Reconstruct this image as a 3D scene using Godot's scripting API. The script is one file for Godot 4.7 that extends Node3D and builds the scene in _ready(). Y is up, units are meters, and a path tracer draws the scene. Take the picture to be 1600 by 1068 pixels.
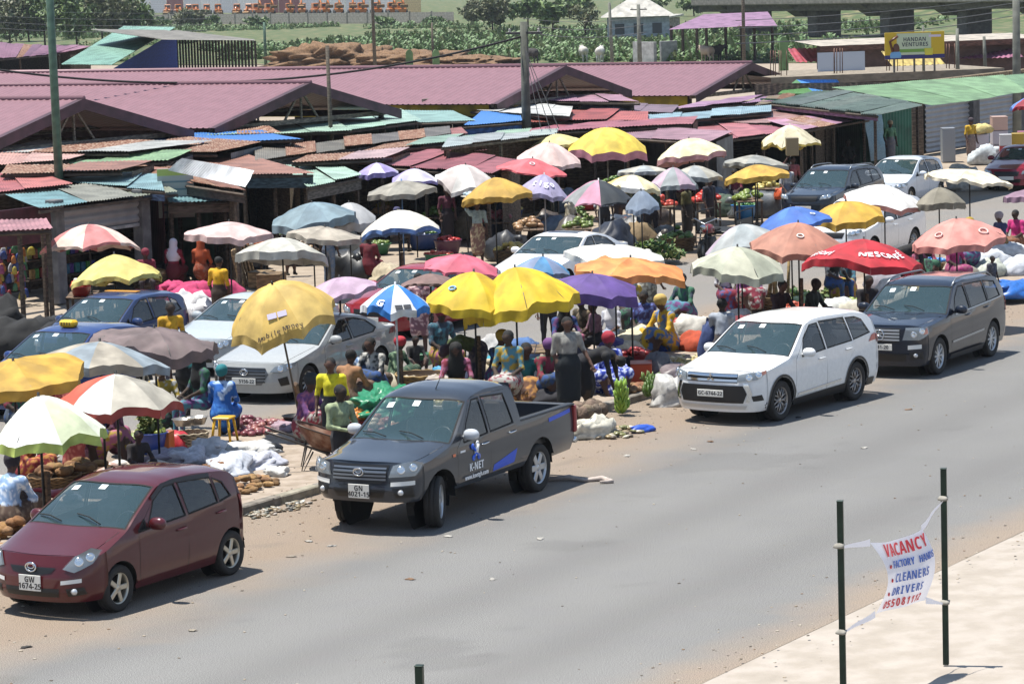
extends Node3D
# A roadside market seen from above: street along x, kerb of the market strip at z = 0, the camera side at +z. Metres.

func _ready():
	# ---- camera, sky, sun, exposure
	var cam := Camera3D.new(); cam.name = "camera"; add_child(cam)
	cam.position = Vector3(-45, 7.84, 26.05)
	cam.rotation_degrees = Vector3(-6.99, -59.0, -1.76)
	cam.fov = 12.965; cam.near = 0.5; cam.far = 3000.0; cam.current = true
	var we := WorldEnvironment.new(); we.name = "environment"
	var env := Environment.new()
	env.background_mode = Environment.BG_SKY
	var sm := ProceduralSkyMaterial.new()
	sm.sky_top_color = Color(0.50, 0.60, 0.74); sm.sky_horizon_color = Color(0.84, 0.86, 0.87)
	sm.ground_horizon_color = Color(0.72, 0.74, 0.74); sm.ground_bottom_color = Color(0.35, 0.33, 0.30)
	sm.sky_curve = 0.12; sm.sun_angle_max = 0.0
	var sky := Sky.new(); sky.sky_material = sm
	env.sky = sky; env.background_energy_multiplier = 0.85
	env.tonemap_mode = Environment.TONE_MAPPER_LINEAR
	env.tonemap_exposure = 1.68
	env.fog_enabled = true; env.fog_density = 0.0001; env.fog_light_color = Color(0.80, 0.84, 0.88)
	env.sdfgi_enabled = true; env.ssao_enabled = true; env.ssil_enabled = true
	we.environment = env; add_child(we)
	var sun := DirectionalLight3D.new(); sun.name = "sun"; add_child(sun)
	sun.light_energy = 1.6; sun.light_color = Color(1.0, 0.98, 0.945); sun.light_angular_distance = 0.5; sun.shadow_enabled = true
	# shadows fall to the right of the picture and a little towards the viewer; sun about 73 degrees high
	var sdir = Vector3(0.0673, -0.9658, 0.2503)
	sun.look_at_from_position(Vector3.ZERO, sdir, Vector3(0, 0, 1))
	nz.seed = 77; nz.frequency = 0.01; nz.noise_type = FastNoiseLite.TYPE_SIMPLEX_SMOOTH
	var t0 = Time.get_ticks_msec()
	build_ground()
	print("build_ground ", Time.get_ticks_msec() - t0)
	build_market()
	print("build_market ", Time.get_ticks_msec() - t0)
	build_far()
	print("build_far ", Time.get_ticks_msec() - t0)
	build_cars()
	print("build_cars ", Time.get_ticks_msec() - t0)
	build_more_cars()
	print("build_more_cars ", Time.get_ticks_msec() - t0)
	build_umbrellas()
	print("build_umbrellas ", Time.get_ticks_msec() - t0)
	build_people()
	print("build_people ", Time.get_ticks_msec() - t0)
	build_goods()
	print("build_goods ", Time.get_ticks_msec() - t0)

# ------------------------------------------------------------------ helpers
var mats := {}
var texs := {}
var names := {}

func V(x, y, z): return Vector3(x, y, z)

func noise_tex(key, freq, lo, hi, oct := 4, seed := 1, size := 512, normal := false, strength := 4.0):
	if texs.has(key): return texs[key]
	var n := FastNoiseLite.new()
	n.seed = seed; n.frequency = freq; n.fractal_octaves = oct
	n.noise_type = FastNoiseLite.TYPE_SIMPLEX_SMOOTH
	var t := NoiseTexture2D.new()
	t.width = size; t.height = size; t.seamless = true; t.noise = n
	if normal:
		t.as_normal_map = true; t.bump_strength = strength
	else:
		var gr := Gradient.new()
		gr.set_color(0, Color(lo, lo, lo)); gr.set_color(1, Color(hi, hi, hi))
		gr.set_offset(0, 0.25); gr.set_offset(1, 0.75)
		t.color_ramp = gr
	texs[key] = t
	return t

# families: cloth, tarp, paint, metal, zinc, wood, skin, plastic, rubber, glass, leaf, earth, chrome
func mat(fam, col := Color.WHITE):
	var key = fam + str(col)
	if mats.has(key): return mats[key]
	var m := StandardMaterial3D.new()
	m.albedo_color = col
	m.roughness = 0.8
	match fam:
		"cloth":
			m.roughness = 0.9; m.albedo_texture = noise_tex("mott", 0.012, 0.80, 1.0, 5, 3); tri(m, 0.9)
			m.backlight_enabled = true; m.backlight = Color(0.10, 0.10, 0.10)
		"canopy":
			m.roughness = 0.75; m.albedo_texture = noise_tex("canst", 0.010, 0.76, 1.0, 6, 19); tri(m, 0.35)
			m.backlight_enabled = true; m.backlight = Color(0.22, 0.22, 0.22)
		"thin":
			m.roughness = 0.8; m.backlight_enabled = true; m.backlight = Color(0.6, 0.6, 0.62)
		"tarp":
			m.roughness = 0.42; m.albedo_texture = noise_tex("mott", 0.012, 0.80, 1.0, 5, 3); tri(m, 1.5)
		"hallroof":
			m.roughness = 0.5; m.metallic = 0.1; m.albedo_texture = noise_tex("hall", 0.02, 0.93, 1.0, 4, 31); tri(m, 0.15)
		"paint":
			m.roughness = 0.35; m.metallic = 0.0; m.metallic_specular = 0.25; m.clearcoat_enabled = true; m.clearcoat = 1.0; m.clearcoat_roughness = 0.03
			m.albedo_texture = noise_tex("dustfine", 0.02, 0.965, 1.0, 5, 21); tri(m, 0.7)
		"metal":
			m.roughness = 0.5; m.metallic = 0.4; m.albedo_texture = noise_tex("stain", 0.008, 0.80, 1.0, 6, 9); tri(m, 0.8)
		"zinc":
			m.roughness = 0.55; m.metallic = 0.15; m.albedo_texture = noise_tex("rust", 0.006, 0.76, 1.0, 6, 5); tri(m, 0.35)
		"rustzinc":
			m.roughness = 0.8; m.albedo_texture = ramp_tex("rusty", 0.010, [[0.0, Color(0.30, 0.17, 0.11)], [0.45, Color(0.46, 0.30, 0.22)], [0.6, Color(0.62, 0.52, 0.45)], [1.0, Color(0.72, 0.70, 0.66)]], 33); tri(m, 0.4)
		"chrome":
			m.roughness = 0.12; m.metallic = 1.0
		"alloy":
			m.roughness = 0.3; m.metallic = 0.7
		"wood":
			m.roughness = 0.85; m.albedo_texture = noise_tex("wood", 0.03, 0.6, 1.0, 4, 7); tri(m, 0.8, Vector3(0.25, 1, 0.25))
		"skin":
			m.roughness = 0.55
		"person":
			m.roughness = 0.85; m.vertex_color_use_as_albedo = true
		"vc":
			m.roughness = 0.85; m.vertex_color_use_as_albedo = true; m.albedo_texture = noise_tex("mott", 0.012, 0.80, 1.0, 5, 3); tri(m, 1.2)
		"plastic":
			m.roughness = 0.4
		"film":
			m.roughness = 0.45; m.albedo_texture = noise_tex("mott", 0.012, 0.80, 1.0, 5, 3); tri(m, 1.5)
		"rubber":
			m.roughness = 0.85; m.albedo_texture = noise_tex("dust", 0.02, 0.90, 1.0, 5, 21); tri(m, 2.0)
		"glass":
			m.roughness = 0.04; m.metallic = 0.0; m.transparency = BaseMaterial3D.TRANSPARENCY_ALPHA
			m.metallic_specular = 0.9
		"lens":
			m.roughness = 0.08; m.metallic = 0.35; m.clearcoat_enabled = true; m.clearcoat = 1.0
		"leaf":
			m.roughness = 0.6; m.vertex_color_use_as_albedo = true
			m.backlight_enabled = true; m.backlight = Color(0.12, 0.16, 0.05)
		"earth":
			m.roughness = 0.95; m.albedo_texture = noise_tex("earthn", 0.02, 0.68, 1.0, 6, 12); tri(m, 0.5)
			m.normal_enabled = true; m.normal_texture = noise_tex("earthb", 0.05, 0, 1, 5, 13, 512, true, 6.0); m.normal_scale = 0.8
		"concrete":
			m.roughness = 0.92; m.albedo_texture = noise_tex("stain", 0.008, 0.80, 1.0, 6, 9); tri(m, 0.5)
			m.normal_enabled = true; m.normal_texture = noise_tex("earthb", 0.05, 0, 1, 5, 13, 512, true, 6.0); m.normal_scale = 0.4
	mats[key] = m
	return m

func tri(m, s, sc := Vector3.ONE):
	m.uv1_triplanar = true; m.uv1_world_triplanar = true; m.uv1_scale = sc * s

func ramp_tex(key, freq, stops, seed := 1, oct := 5, size := 1024):
	if texs.has(key): return texs[key]
	var n := FastNoiseLite.new()
	n.seed = seed; n.frequency = freq; n.fractal_octaves = oct
	var t := NoiseTexture2D.new()
	t.width = size; t.height = size; t.seamless = true; t.noise = n
	var gr := Gradient.new()
	var offs := PackedFloat32Array(); var cols := PackedColorArray()
	for s in stops: offs.append(s[0]); cols.append(s[1])
	gr.offsets = offs; gr.colors = cols
	t.color_ramp = gr
	texs[key] = t
	return t

func C(hex): return Color(hex)

func numbered(n):
	if not names.has(n):
		names[n] = 0; return n
	names[n] += 1
	return "%s_%03d" % [n, names[n]]

func thing(called, label, category, at := Vector3.ZERO, turn := 0.0, group := ""):
	var o := Node3D.new(); o.name = numbered(called); add_child(o)
	o.position = at; o.rotation.y = turn
	o.set_meta("label", label); o.set_meta("category", category)
	if group != "": o.set_meta("group", group)
	return o

func struct(called, mesh, m, kind := "structure"):
	var o := MeshInstance3D.new(); o.name = numbered(called); o.mesh = mesh; o.material_override = m
	add_child(o, true); o.set_meta("kind", kind); return o

func part(parent, called, mesh, m, at := Vector3.ZERO, basis := Basis.IDENTITY, label := ""):
	var o := MeshInstance3D.new(); o.name = called; o.mesh = mesh
	if m != null: o.material_override = m
	parent.add_child(o, true); o.transform = Transform3D(basis, at)
	if label != "": o.set_meta("label", label)
	return o

func S(smooth := true):
	var st := SurfaceTool.new(); st.begin(Mesh.PRIMITIVE_TRIANGLES)
	st.set_smooth_group(0 if smooth else -1)
	return st

func done(st):
	st.generate_normals(); return st.commit()

func triv(st, a, b, c): st.add_vertex(a); st.add_vertex(b); st.add_vertex(c)
func quad(st, a, b, c, d): triv(st, a, b, c); triv(st, a, c, d)

func box(st, c, s, b := Basis.IDENTITY, bev := 0.0):
	# chamfered box
	var h = s * 0.5
	var e = min(bev, min(h.x, min(h.y, h.z)) * 0.9)
	st.set_smooth_group(-1)
	var P = func(sx, sy, sz, ax):
		var p = Vector3(sx * (h.x - (0.0 if ax == 0 else e)), sy * (h.y - (0.0 if ax == 1 else e)), sz * (h.z - (0.0 if ax == 2 else e)))
		return c + b * p
	for s1 in [-1, 1]:
		quad(st, P.call(s1, -1, -1, 0), P.call(s1, -1, 1, 0), P.call(s1, 1, 1, 0), P.call(s1, 1, -1, 0)) if s1 < 0 else quad(st, P.call(1, -1, 1, 0), P.call(1, -1, -1, 0), P.call(1, 1, -1, 0), P.call(1, 1, 1, 0))
		quad(st, P.call(-1, 1, -1, 1), P.call(-1, 1, 1, 1), P.call(1, 1, 1, 1), P.call(1, 1, -1, 1)) if s1 > 0 else quad(st, P.call(-1, -1, 1, 1), P.call(-1, -1, -1, 1), P.call(1, -1, -1, 1), P.call(1, -1, 1, 1))
		quad(st, P.call(-1, -1, 1, 2), P.call(1, -1, 1, 2), P.call(1, 1, 1, 2), P.call(-1, 1, 1, 2)) if s1 > 0 else quad(st, P.call(1, -1, -1, 2), P.call(-1, -1, -1, 2), P.call(-1, 1, -1, 2), P.call(1, 1, -1, 2))
	if e > 0.0:
		for a in [-1, 1]:
			for d in [-1, 1]:
				quad(st, P.call(a, d, -1, 0), P.call(a, d, 1, 0), P.call(a, d, 1, 1), P.call(a, d, -1, 1))
				quad(st, P.call(a, -1, d, 0), P.call(a, 1, d, 0), P.call(a, 1, d, 2), P.call(a, -1, d, 2))
				quad(st, P.call(-1, a, d, 1), P.call(1, a, d, 1), P.call(1, a, d, 2), P.call(-1, a, d, 2))
				for g in [-1, 1]: triv(st, P.call(a, d, g, 0), P.call(a, d, g, 1), P.call(a, d, g, 2))
	st.set_smooth_group(0)

func boxm(s, bev := 0.0):
	var st = S(false); box(st, Vector3.ZERO, s, Basis.IDENTITY, bev); return done(st)

func frame(d):
	var z = d.normalized()
	var x = z.cross(Vector3.UP if abs(z.y) < 0.95 else Vector3.RIGHT).normalized()
	return Basis(x, z.cross(x).normalized(), z)

func tube(st, pts, rad, n := 8, caps := true):
	var rings = []
	var bs = frame(pts[1] - pts[0])
	for i in pts.size():
		var d = (pts[min(i + 1, pts.size() - 1)] - pts[max(i - 1, 0)]).normalized()
		var x = (bs.x - d * d.dot(bs.x)).normalized()
		bs = Basis(x, d.cross(x), d)
		var r = rad[i] if rad is Array or rad is PackedFloat32Array else rad
		var ring = []
		for k in n:
			var a = TAU * k / n
			ring.append(pts[i] + (bs.x * cos(a) + bs.y * sin(a)) * r)
		rings.append(ring)
	for i in pts.size() - 1:
		for k in n:
			var k2 = (k + 1) % n
			quad(st, rings[i][k], rings[i + 1][k], rings[i + 1][k2], rings[i][k2])
	if caps:
		for k in n:
			var k2 = (k + 1) % n
			triv(st, pts[0], rings[0][k], rings[0][k2])
			triv(st, pts[-1], rings[-1][k2], rings[-1][k])

func tubem(pts, rad, n := 8):
	var st = S(); tube(st, pts, rad, n); return done(st)

func lathe(st, prof, n := 20, xf := Transform3D.IDENTITY):
	for i in prof.size() - 1:
		for k in n:
			var a = TAU * k / n; var b = TAU * (k + 1) / n
			var p = prof[i]; var q = prof[i + 1]
			var A = xf * Vector3(p.x * cos(a), p.y, p.x * sin(a)); var B = xf * Vector3(p.x * cos(b), p.y, p.x * sin(b))
			var Cc = xf * Vector3(q.x * cos(b), q.y, q.x * sin(b)); var Dd = xf * Vector3(q.x * cos(a), q.y, q.x * sin(a))
			if p.x > 0.0001: triv(st, A, B, Cc)
			if q.x > 0.0001: triv(st, A, Cc, Dd)

func lathem(prof, n := 20):
	var st = S(); lathe(st, prof, n); return done(st)

func grid(st, nu, nv, f):
	var p = []
	for i in nu + 1:
		var row = []
		for j in nv + 1: row.append(f.call(float(i) / nu, float(j) / nv))
		p.append(row)
	for i in nu:
		for j in nv: quad(st, p[i][j], p[i + 1][j], p[i + 1][j + 1], p[i][j + 1])

var nz := FastNoiseLite.new()
func N3(p, f := 1.0): return nz.get_noise_3d(p.x * f * 100.0, p.y * f * 100.0, p.z * f * 100.0)

# lumpy closed shape resting on y = 0 (sacks, bundles, heaps)
func blob(st, c, r, seed, amp := 0.2, f := 2.0, nu := 14, nv := 9, flat := 0.35):
	var o = Vector3(seed * 3.7, seed * 1.3, seed * 2.1)
	grid(st, nu, nv, func(u, v):
		var th = TAU * (u if u < 1.0 else 0.0); var ph = PI * v
		var d = Vector3(sin(ph) * cos(th), cos(ph), sin(ph) * sin(th))
		var k = 1.0 + amp * 2.0 * N3(d * 0.5 + o, f * 0.5) + amp * N3(d * 0.5 + o * 1.7, f * 1.6)
		var q = d * k
		q.x = sign(q.x) * pow(abs(q.x), 0.85); q.z = sign(q.z) * pow(abs(q.z), 0.85)
		var y = q.y
		if y < -flat: y = -flat
		return c + Vector3(q.x * r.x, (y + flat) / (1.0 + flat) * r.y, q.z * r.z))

func blobm(r, seed, amp := 0.2, f := 2.0, nu := 14, nv := 9, flat := 0.35):
	var st = S(); blob(st, Vector3.ZERO, r, seed, amp, f, nu, nv, flat); return done(st)

func prism(st, poly, depth, xf := Transform3D.IDENTITY):
	# polygon in xy, extruded along -z by depth
	st.set_smooth_group(-1)
	var t = Geometry2D.triangulate_polygon(poly)
	for i in range(0, t.size(), 3):
		var a = poly[t[i]]; var b = poly[t[i + 1]]; var c = poly[t[i + 2]]
		triv(st, xf * V(a.x, a.y, 0), xf * V(b.x, b.y, 0), xf * V(c.x, c.y, 0))
		triv(st, xf * V(a.x, a.y, -depth), xf * V(c.x, c.y, -depth), xf * V(b.x, b.y, -depth))
	for i in poly.size():
		var a = poly[i]; var b = poly[(i + 1) % poly.size()]
		quad(st, xf * V(a.x, a.y, 0), xf * V(b.x, b.y, 0), xf * V(b.x, b.y, -depth), xf * V(a.x, a.y, -depth))
	st.set_smooth_group(0)

func text_mesh(s, size, depth := 0.004):
	var t := TextMesh.new()
	var f := SystemFont.new(); f.font_names = PackedStringArray(["Droid Sans"])
	f.font_weight = 700
	t.font = f; t.text = s; t.font_size = 64; t.pixel_size = size / 64.0; t.depth = depth
	return t

# ------------------------------------------------------------------ cars
# local frame: front bumper at x = 0, rear at x = L, +z is the car's left side
var cc := {}

func tab(t, x):
	if x <= t[0][0]: return t[0][1]
	for i in range(1, t.size()):
		if x <= t[i][0]:
			var k = (x - t[i - 1][0]) / max(0.0001, t[i][0] - t[i - 1][0])
			return lerp(float(t[i - 1][1]), float(t[i][1]), k)
	return t[-1][1]

func stab(t, w := 0.09, L := 5.5):
	var a := PackedFloat32Array()
	for i in int(L / 0.02) + 2:
		var s = 0.0
		for k in [-1.0, -0.5, 0.0, 0.5, 1.0]: s += tab(t, i * 0.02 + k * w)
		a.append(s / 5.0)
	return a

func look(a, x):
	var f = clamp(x / 0.02, 0.0, a.size() - 1.001)
	var i = int(f)
	return lerp(a[i], a[i + 1], f - i)

func zf(x, y):
	var w = look(cc.plan, x); var b = look(cc.beltA, x)
	if y > b:
		var d = y - b
		return w * 0.975 - d * cc.tum - d * d * 0.12
	var t = clamp((b - y) / (b - cc.bot), 0.0, 1.2)
	var z = w * (0.975 + 0.025 * sin(PI * min(1.0, t * 1.15)))
	if t > 0.72: z -= (t - 0.72) * (t - 0.72) * 0.7
	return z

func yedge(x): return look(cc.topA, x) - look(cc.crA, x)
func wt(x): return zf(x, yedge(x))
func nose(s, a, k): return lerp(float(a), float(k), 1.0 - pow(max(0.0, 1.0 - pow(min(s, 1.0), 2.6)), 1.0 / 2.6))

func m_side(p): return Vector3(p.x, p.y, zf(p.x, p.y))
func m_top(p):
	var w = wt(p.x)
	return Vector3(p.x, look(cc.topA, p.x) - look(cc.crA, p.x) * pow(min(1.2, abs(p.y) / w), 4.0), p.y)
func m_front(p):   # p = (a in -1..1, v in 0..1)
	var s = sin(abs(p.x) * PI / 2)
	var wk = wt(cc.kf)
	var xe = nose(s, tab(cc.fx, 9.0), cc.kf)
	var ye = m_top(Vector2(xe, s * wk)).y
	var y = lerp(float(cc.bot), ye, p.y)
	return Vector3(nose(s, tab(cc.fx, y), cc.kf), y, sign(p.x) * s * zf(cc.kf, min(y, yedge(cc.kf))))
func m_rear(p):
	var s = sin(abs(p.x) * PI / 2); var xk = cc.L - cc.kr
	var xe = cc.L - nose(s, cc.L - tab(cc.rx, 9.0), cc.kr)
	var ye = m_top(Vector2(xe, s * wt(xk))).y
	var y = lerp(float(cc.bot), ye, p.y)
	return Vector3(cc.L - nose(s, cc.L - tab(cc.rx, y), cc.kr), y, sign(p.x) * s * zf(xk, min(y, yedge(xk))))
func fz(z, y):     # front-view point (z, y) to the front's own coordinates
	var a = asin(clamp(z / zf(cc.kf, min(y, yedge(cc.kf))), -1.0, 1.0)) * 2 / PI
	var s = abs(z) / zf(cc.kf, min(y, yedge(cc.kf)))
	var ye = m_top(Vector2(nose(s, tab(cc.fx, 9.0), cc.kf), s * wt(cc.kf))).y
	return Vector2(a, (y - cc.bot) / (ye - cc.bot))
func rz(z, y):
	var xk = cc.L - cc.kr
	var s = clamp(abs(z) / zf(xk, min(y, yedge(xk))), 0.0, 1.0)
	var ye = m_top(Vector2(cc.L - nose(s, cc.L - tab(cc.rx, 9.0), cc.kr), s * wt(xk))).y
	return Vector2(sign(z) * asin(s) * 2 / PI, (y - cc.bot) / (ye - cc.bot))

func nrm(f, p, hint):
	var e = 0.006
	var n = (f.call(p + Vector2(e, 0)) - f.call(p - Vector2(e, 0))).cross(f.call(p + Vector2(0, e)) - f.call(p - Vector2(0, e)))
	if n.length() < 1e-9: return hint
	n = n.normalized()
	return n if n.dot(hint) >= 0.0 else -n

# lay a flat polygon (with holes) on the surface f, raised by off; mir also adds the copy at -z
func patch(st, polys, holes, f, hint, sx, sy, off := 0.0, mir := false):
	for poly in polys:
		if poly.size() < 3: continue
		var r = Rect2(poly[0], Vector2.ZERO)
		for p in poly: r = r.expand(p)
		var nx = int(ceil(r.size.x / sx)); var ny = int(ceil(r.size.y / sy))
		nx = max(nx, 1); ny = max(ny, 1)
		var cache := {}
		for i in nx:
			var x0 = r.position.x + r.size.x * i / nx; var x1 = r.position.x + r.size.x * (i + 1) / nx
			for j in ny:
				var y0 = r.position.y + r.size.y * j / ny; var y1 = r.position.y + r.size.y * (j + 1) / ny
				var cell = PackedVector2Array([Vector2(x0, y0), Vector2(x1, y0), Vector2(x1, y1), Vector2(x0, y1)])
				var got = Geometry2D.intersect_polygons(cell, poly)
				for h in holes:
					var nxt = []
					for q in got: nxt.append_array(Geometry2D.clip_polygons(q, h))
					got = nxt
				for q in got:
					if Geometry2D.is_polygon_clockwise(q): continue
					var idx = Geometry2D.triangulate_polygon(q)
					for k in range(0, idx.size(), 3):
						var P = []; var NN = []
						for m in 3:
							var pp = q[idx[k + m]]
							var key = Vector2i(int(round(pp.x * 4000)), int(round(pp.y * 4000)))
							if not cache.has(key):
								var nn = nrm(f, pp, hint)
								cache[key] = [f.call(pp) + nn * off, nn]
							P.append(cache[key][0]); NN.append(cache[key][1])
						var fn = (P[1] - P[0]).cross(P[2] - P[0])
						if fn.length() < 1e-8: continue
						if fn.dot(NN[0] + NN[1] + NN[2]) > 0.0:
							P = [P[0], P[2], P[1]]; NN = [NN[0], NN[2], NN[1]]
						for m in 3: st.set_normal(NN[m]); st.add_vertex(P[m])
						if mir:
							for m in [0, 2, 1]:
								st.set_normal(NN[m] * Vector3(1, 1, -1)); st.add_vertex(P[m] * Vector3(1, 1, -1))

func poly(a):
	var p := PackedVector2Array()
	for q in a: p.append(Vector2(q[0], q[1]))
	if Geometry2D.is_polygon_clockwise(p): p.reverse()
	return p
func circ(c, r, n := 24):
	var p := PackedVector2Array()
	for i in n: p.append(c + Vector2(cos(TAU * i / n), sin(TAU * i / n)) * r)
	return p
func inset(p, d):
	var o = Geometry2D.offset_polygon(p, d, Geometry2D.JOIN_MITER)
	return o if o.size() > 0 else [p]
func pst():
	var st := SurfaceTool.new(); st.begin(Mesh.PRIMITIVE_TRIANGLES); return st
func side_poly_m(polyA): return polyA

func flip_part(root, called, polyA, m, off, sides, label := "", f = null, sx := 0.14, sy := 0.1):
	# the same side piece on left (+z) and right (-z), each a part of its own
	var out = []
	for s in sides:
		var st = pst()
		patch(st, polyA, [], m_side if f == null else f, Vector3(0, 0, 1), sx, sy, off)
		var o = part(root, called, st.commit(), m)
		if s < 0: o.scale = Vector3(1, 1, -1)
		if label != "": o.set_meta("label", label)
		out.append(o)
	return out

func make_wheel(root, at, r, w, style, rimcol, steer := 0.0, side := 1):
	var wh := Node3D.new(); wh.name = "wheel"; root.add_child(wh, true)
	wh.position = at; wh.rotation.y = steer
	if side < 0: wh.rotation.y += PI
	var tkey = "tyre%.3f%.3f" % [r, w]
	if not mats.has(tkey):
		var st = S()
		var h = w / 2; var ri = r * 0.66
		lathe(st, [Vector2(ri, -h * 0.85), Vector2(r * 0.8, -h), Vector2(r * 0.93, -h * 0.97), Vector2(r * 0.985, -h * 0.8), Vector2(r, -h * 0.45), Vector2(r, -h * 0.40), Vector2(r - 0.009, -h * 0.38), Vector2(r - 0.009, -h * 0.3), Vector2(r, -h * 0.28), Vector2(r, h * 0.28), Vector2(r - 0.009, h * 0.3), Vector2(r - 0.009, h * 0.38), Vector2(r, h * 0.40), Vector2(r, h * 0.45), Vector2(r * 0.985, h * 0.8), Vector2(r * 0.93, h * 0.97), Vector2(r * 0.8, h), Vector2(ri, h * 0.85)], 36, Transform3D(Basis(Vector3.RIGHT, PI / 2), Vector3.ZERO))
		mats[tkey] = done(st)
	part(wh, "tyre", mats[tkey], mat("rubber", C("2a2826")))
	var rkey = "rim%s%.3f" % [style, r]
	if not mats.has(rkey):
		var st = S()
		var ri = r * 0.67; var h = w / 2
		var xf = Transform3D(Basis(Vector3.RIGHT, PI / 2), Vector3.ZERO)
		lathe(st, [Vector2(ri * 0.97, -h * 0.8), Vector2(ri * 0.9, h * 0.2), Vector2(ri * 0.93, h * 0.72), Vector2(ri, h * 0.84), Vector2(ri * 1.03, h * 0.82)], 32, xf)
		lathe(st, [Vector2(0.0, h * 0.72), Vector2(ri * 0.16, h * 0.70), Vector2(ri * 0.24, h * 0.60), Vector2(ri * 0.26, h * 0.3)], 16, xf)
		var ns = {"five": 5, "steel": 6, "ten": 10, "split": 8, "seven": 7}[style]
		for k in ns:
			var a = TAU * k / ns
			if style == "split":
				for s in [-1, 1]:
					var p0 = V(cos(a) * ri * 0.2, sin(a) * ri * 0.2, h * 0.62); var b = a + s * 0.26
					tube(st, [p0, V(cos(a + s * 0.1) * ri * 0.55, sin(a + s * 0.1) * ri * 0.55, h * 0.66), V(cos(b) * ri * 0.95, sin(b) * ri * 0.95, h * 0.62)], [ri * 0.06, ri * 0.05, ri * 0.06], 6)
			else:
				var wd = {"five": 0.17, "steel": 0.20, "ten": 0.075, "seven": 0.11}[style] * ri
				var b2 = Basis(V(0, 0, 1), a)
				box(st, b2 * V(ri * 0.57, 0, h * 0.58), V(ri * 0.8, wd * 2, h * 0.22), b2, wd * 0.4)
		mats[rkey] = done(st)
	part(wh, "rim", mats[rkey], mat("alloy", rimcol))
	var dk = "disc%.3f" % r
	if not mats.has(dk):
		var st = S(); lathe(st, [Vector2(0, 0.0), Vector2(r * 0.62, 0.0), Vector2(r * 0.62, -0.02), Vector2(0, -0.02)], 20, Transform3D(Basis(Vector3.RIGHT, PI / 2), Vector3.ZERO)); mats[dk] = done(st)
	part(wh, "brake_disc", mats[dk], mat("metal", C("1c1a19")), V(0, 0, -w * 0.1))
	return wh

func plate(parent, at, basis, lines, w, h):
	var p = part(parent, "licence_plate", boxm(V(w, h, 0.012), 0.003), mat("plastic", C("d9d8d0")), at, basis)
	var n = lines.size()
	for i in n:
		if lines[i] == "": continue
		var t = text_mesh(lines[i], h * (0.62 if n == 1 else 0.40) * 1.25, 0.003)
		part(p, "lettering", t, mat("plastic", C("17171a")), V(0, (0.0 if n == 1 else h * (0.21 - 0.42 * i)), 0.0065))
	return p

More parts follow.
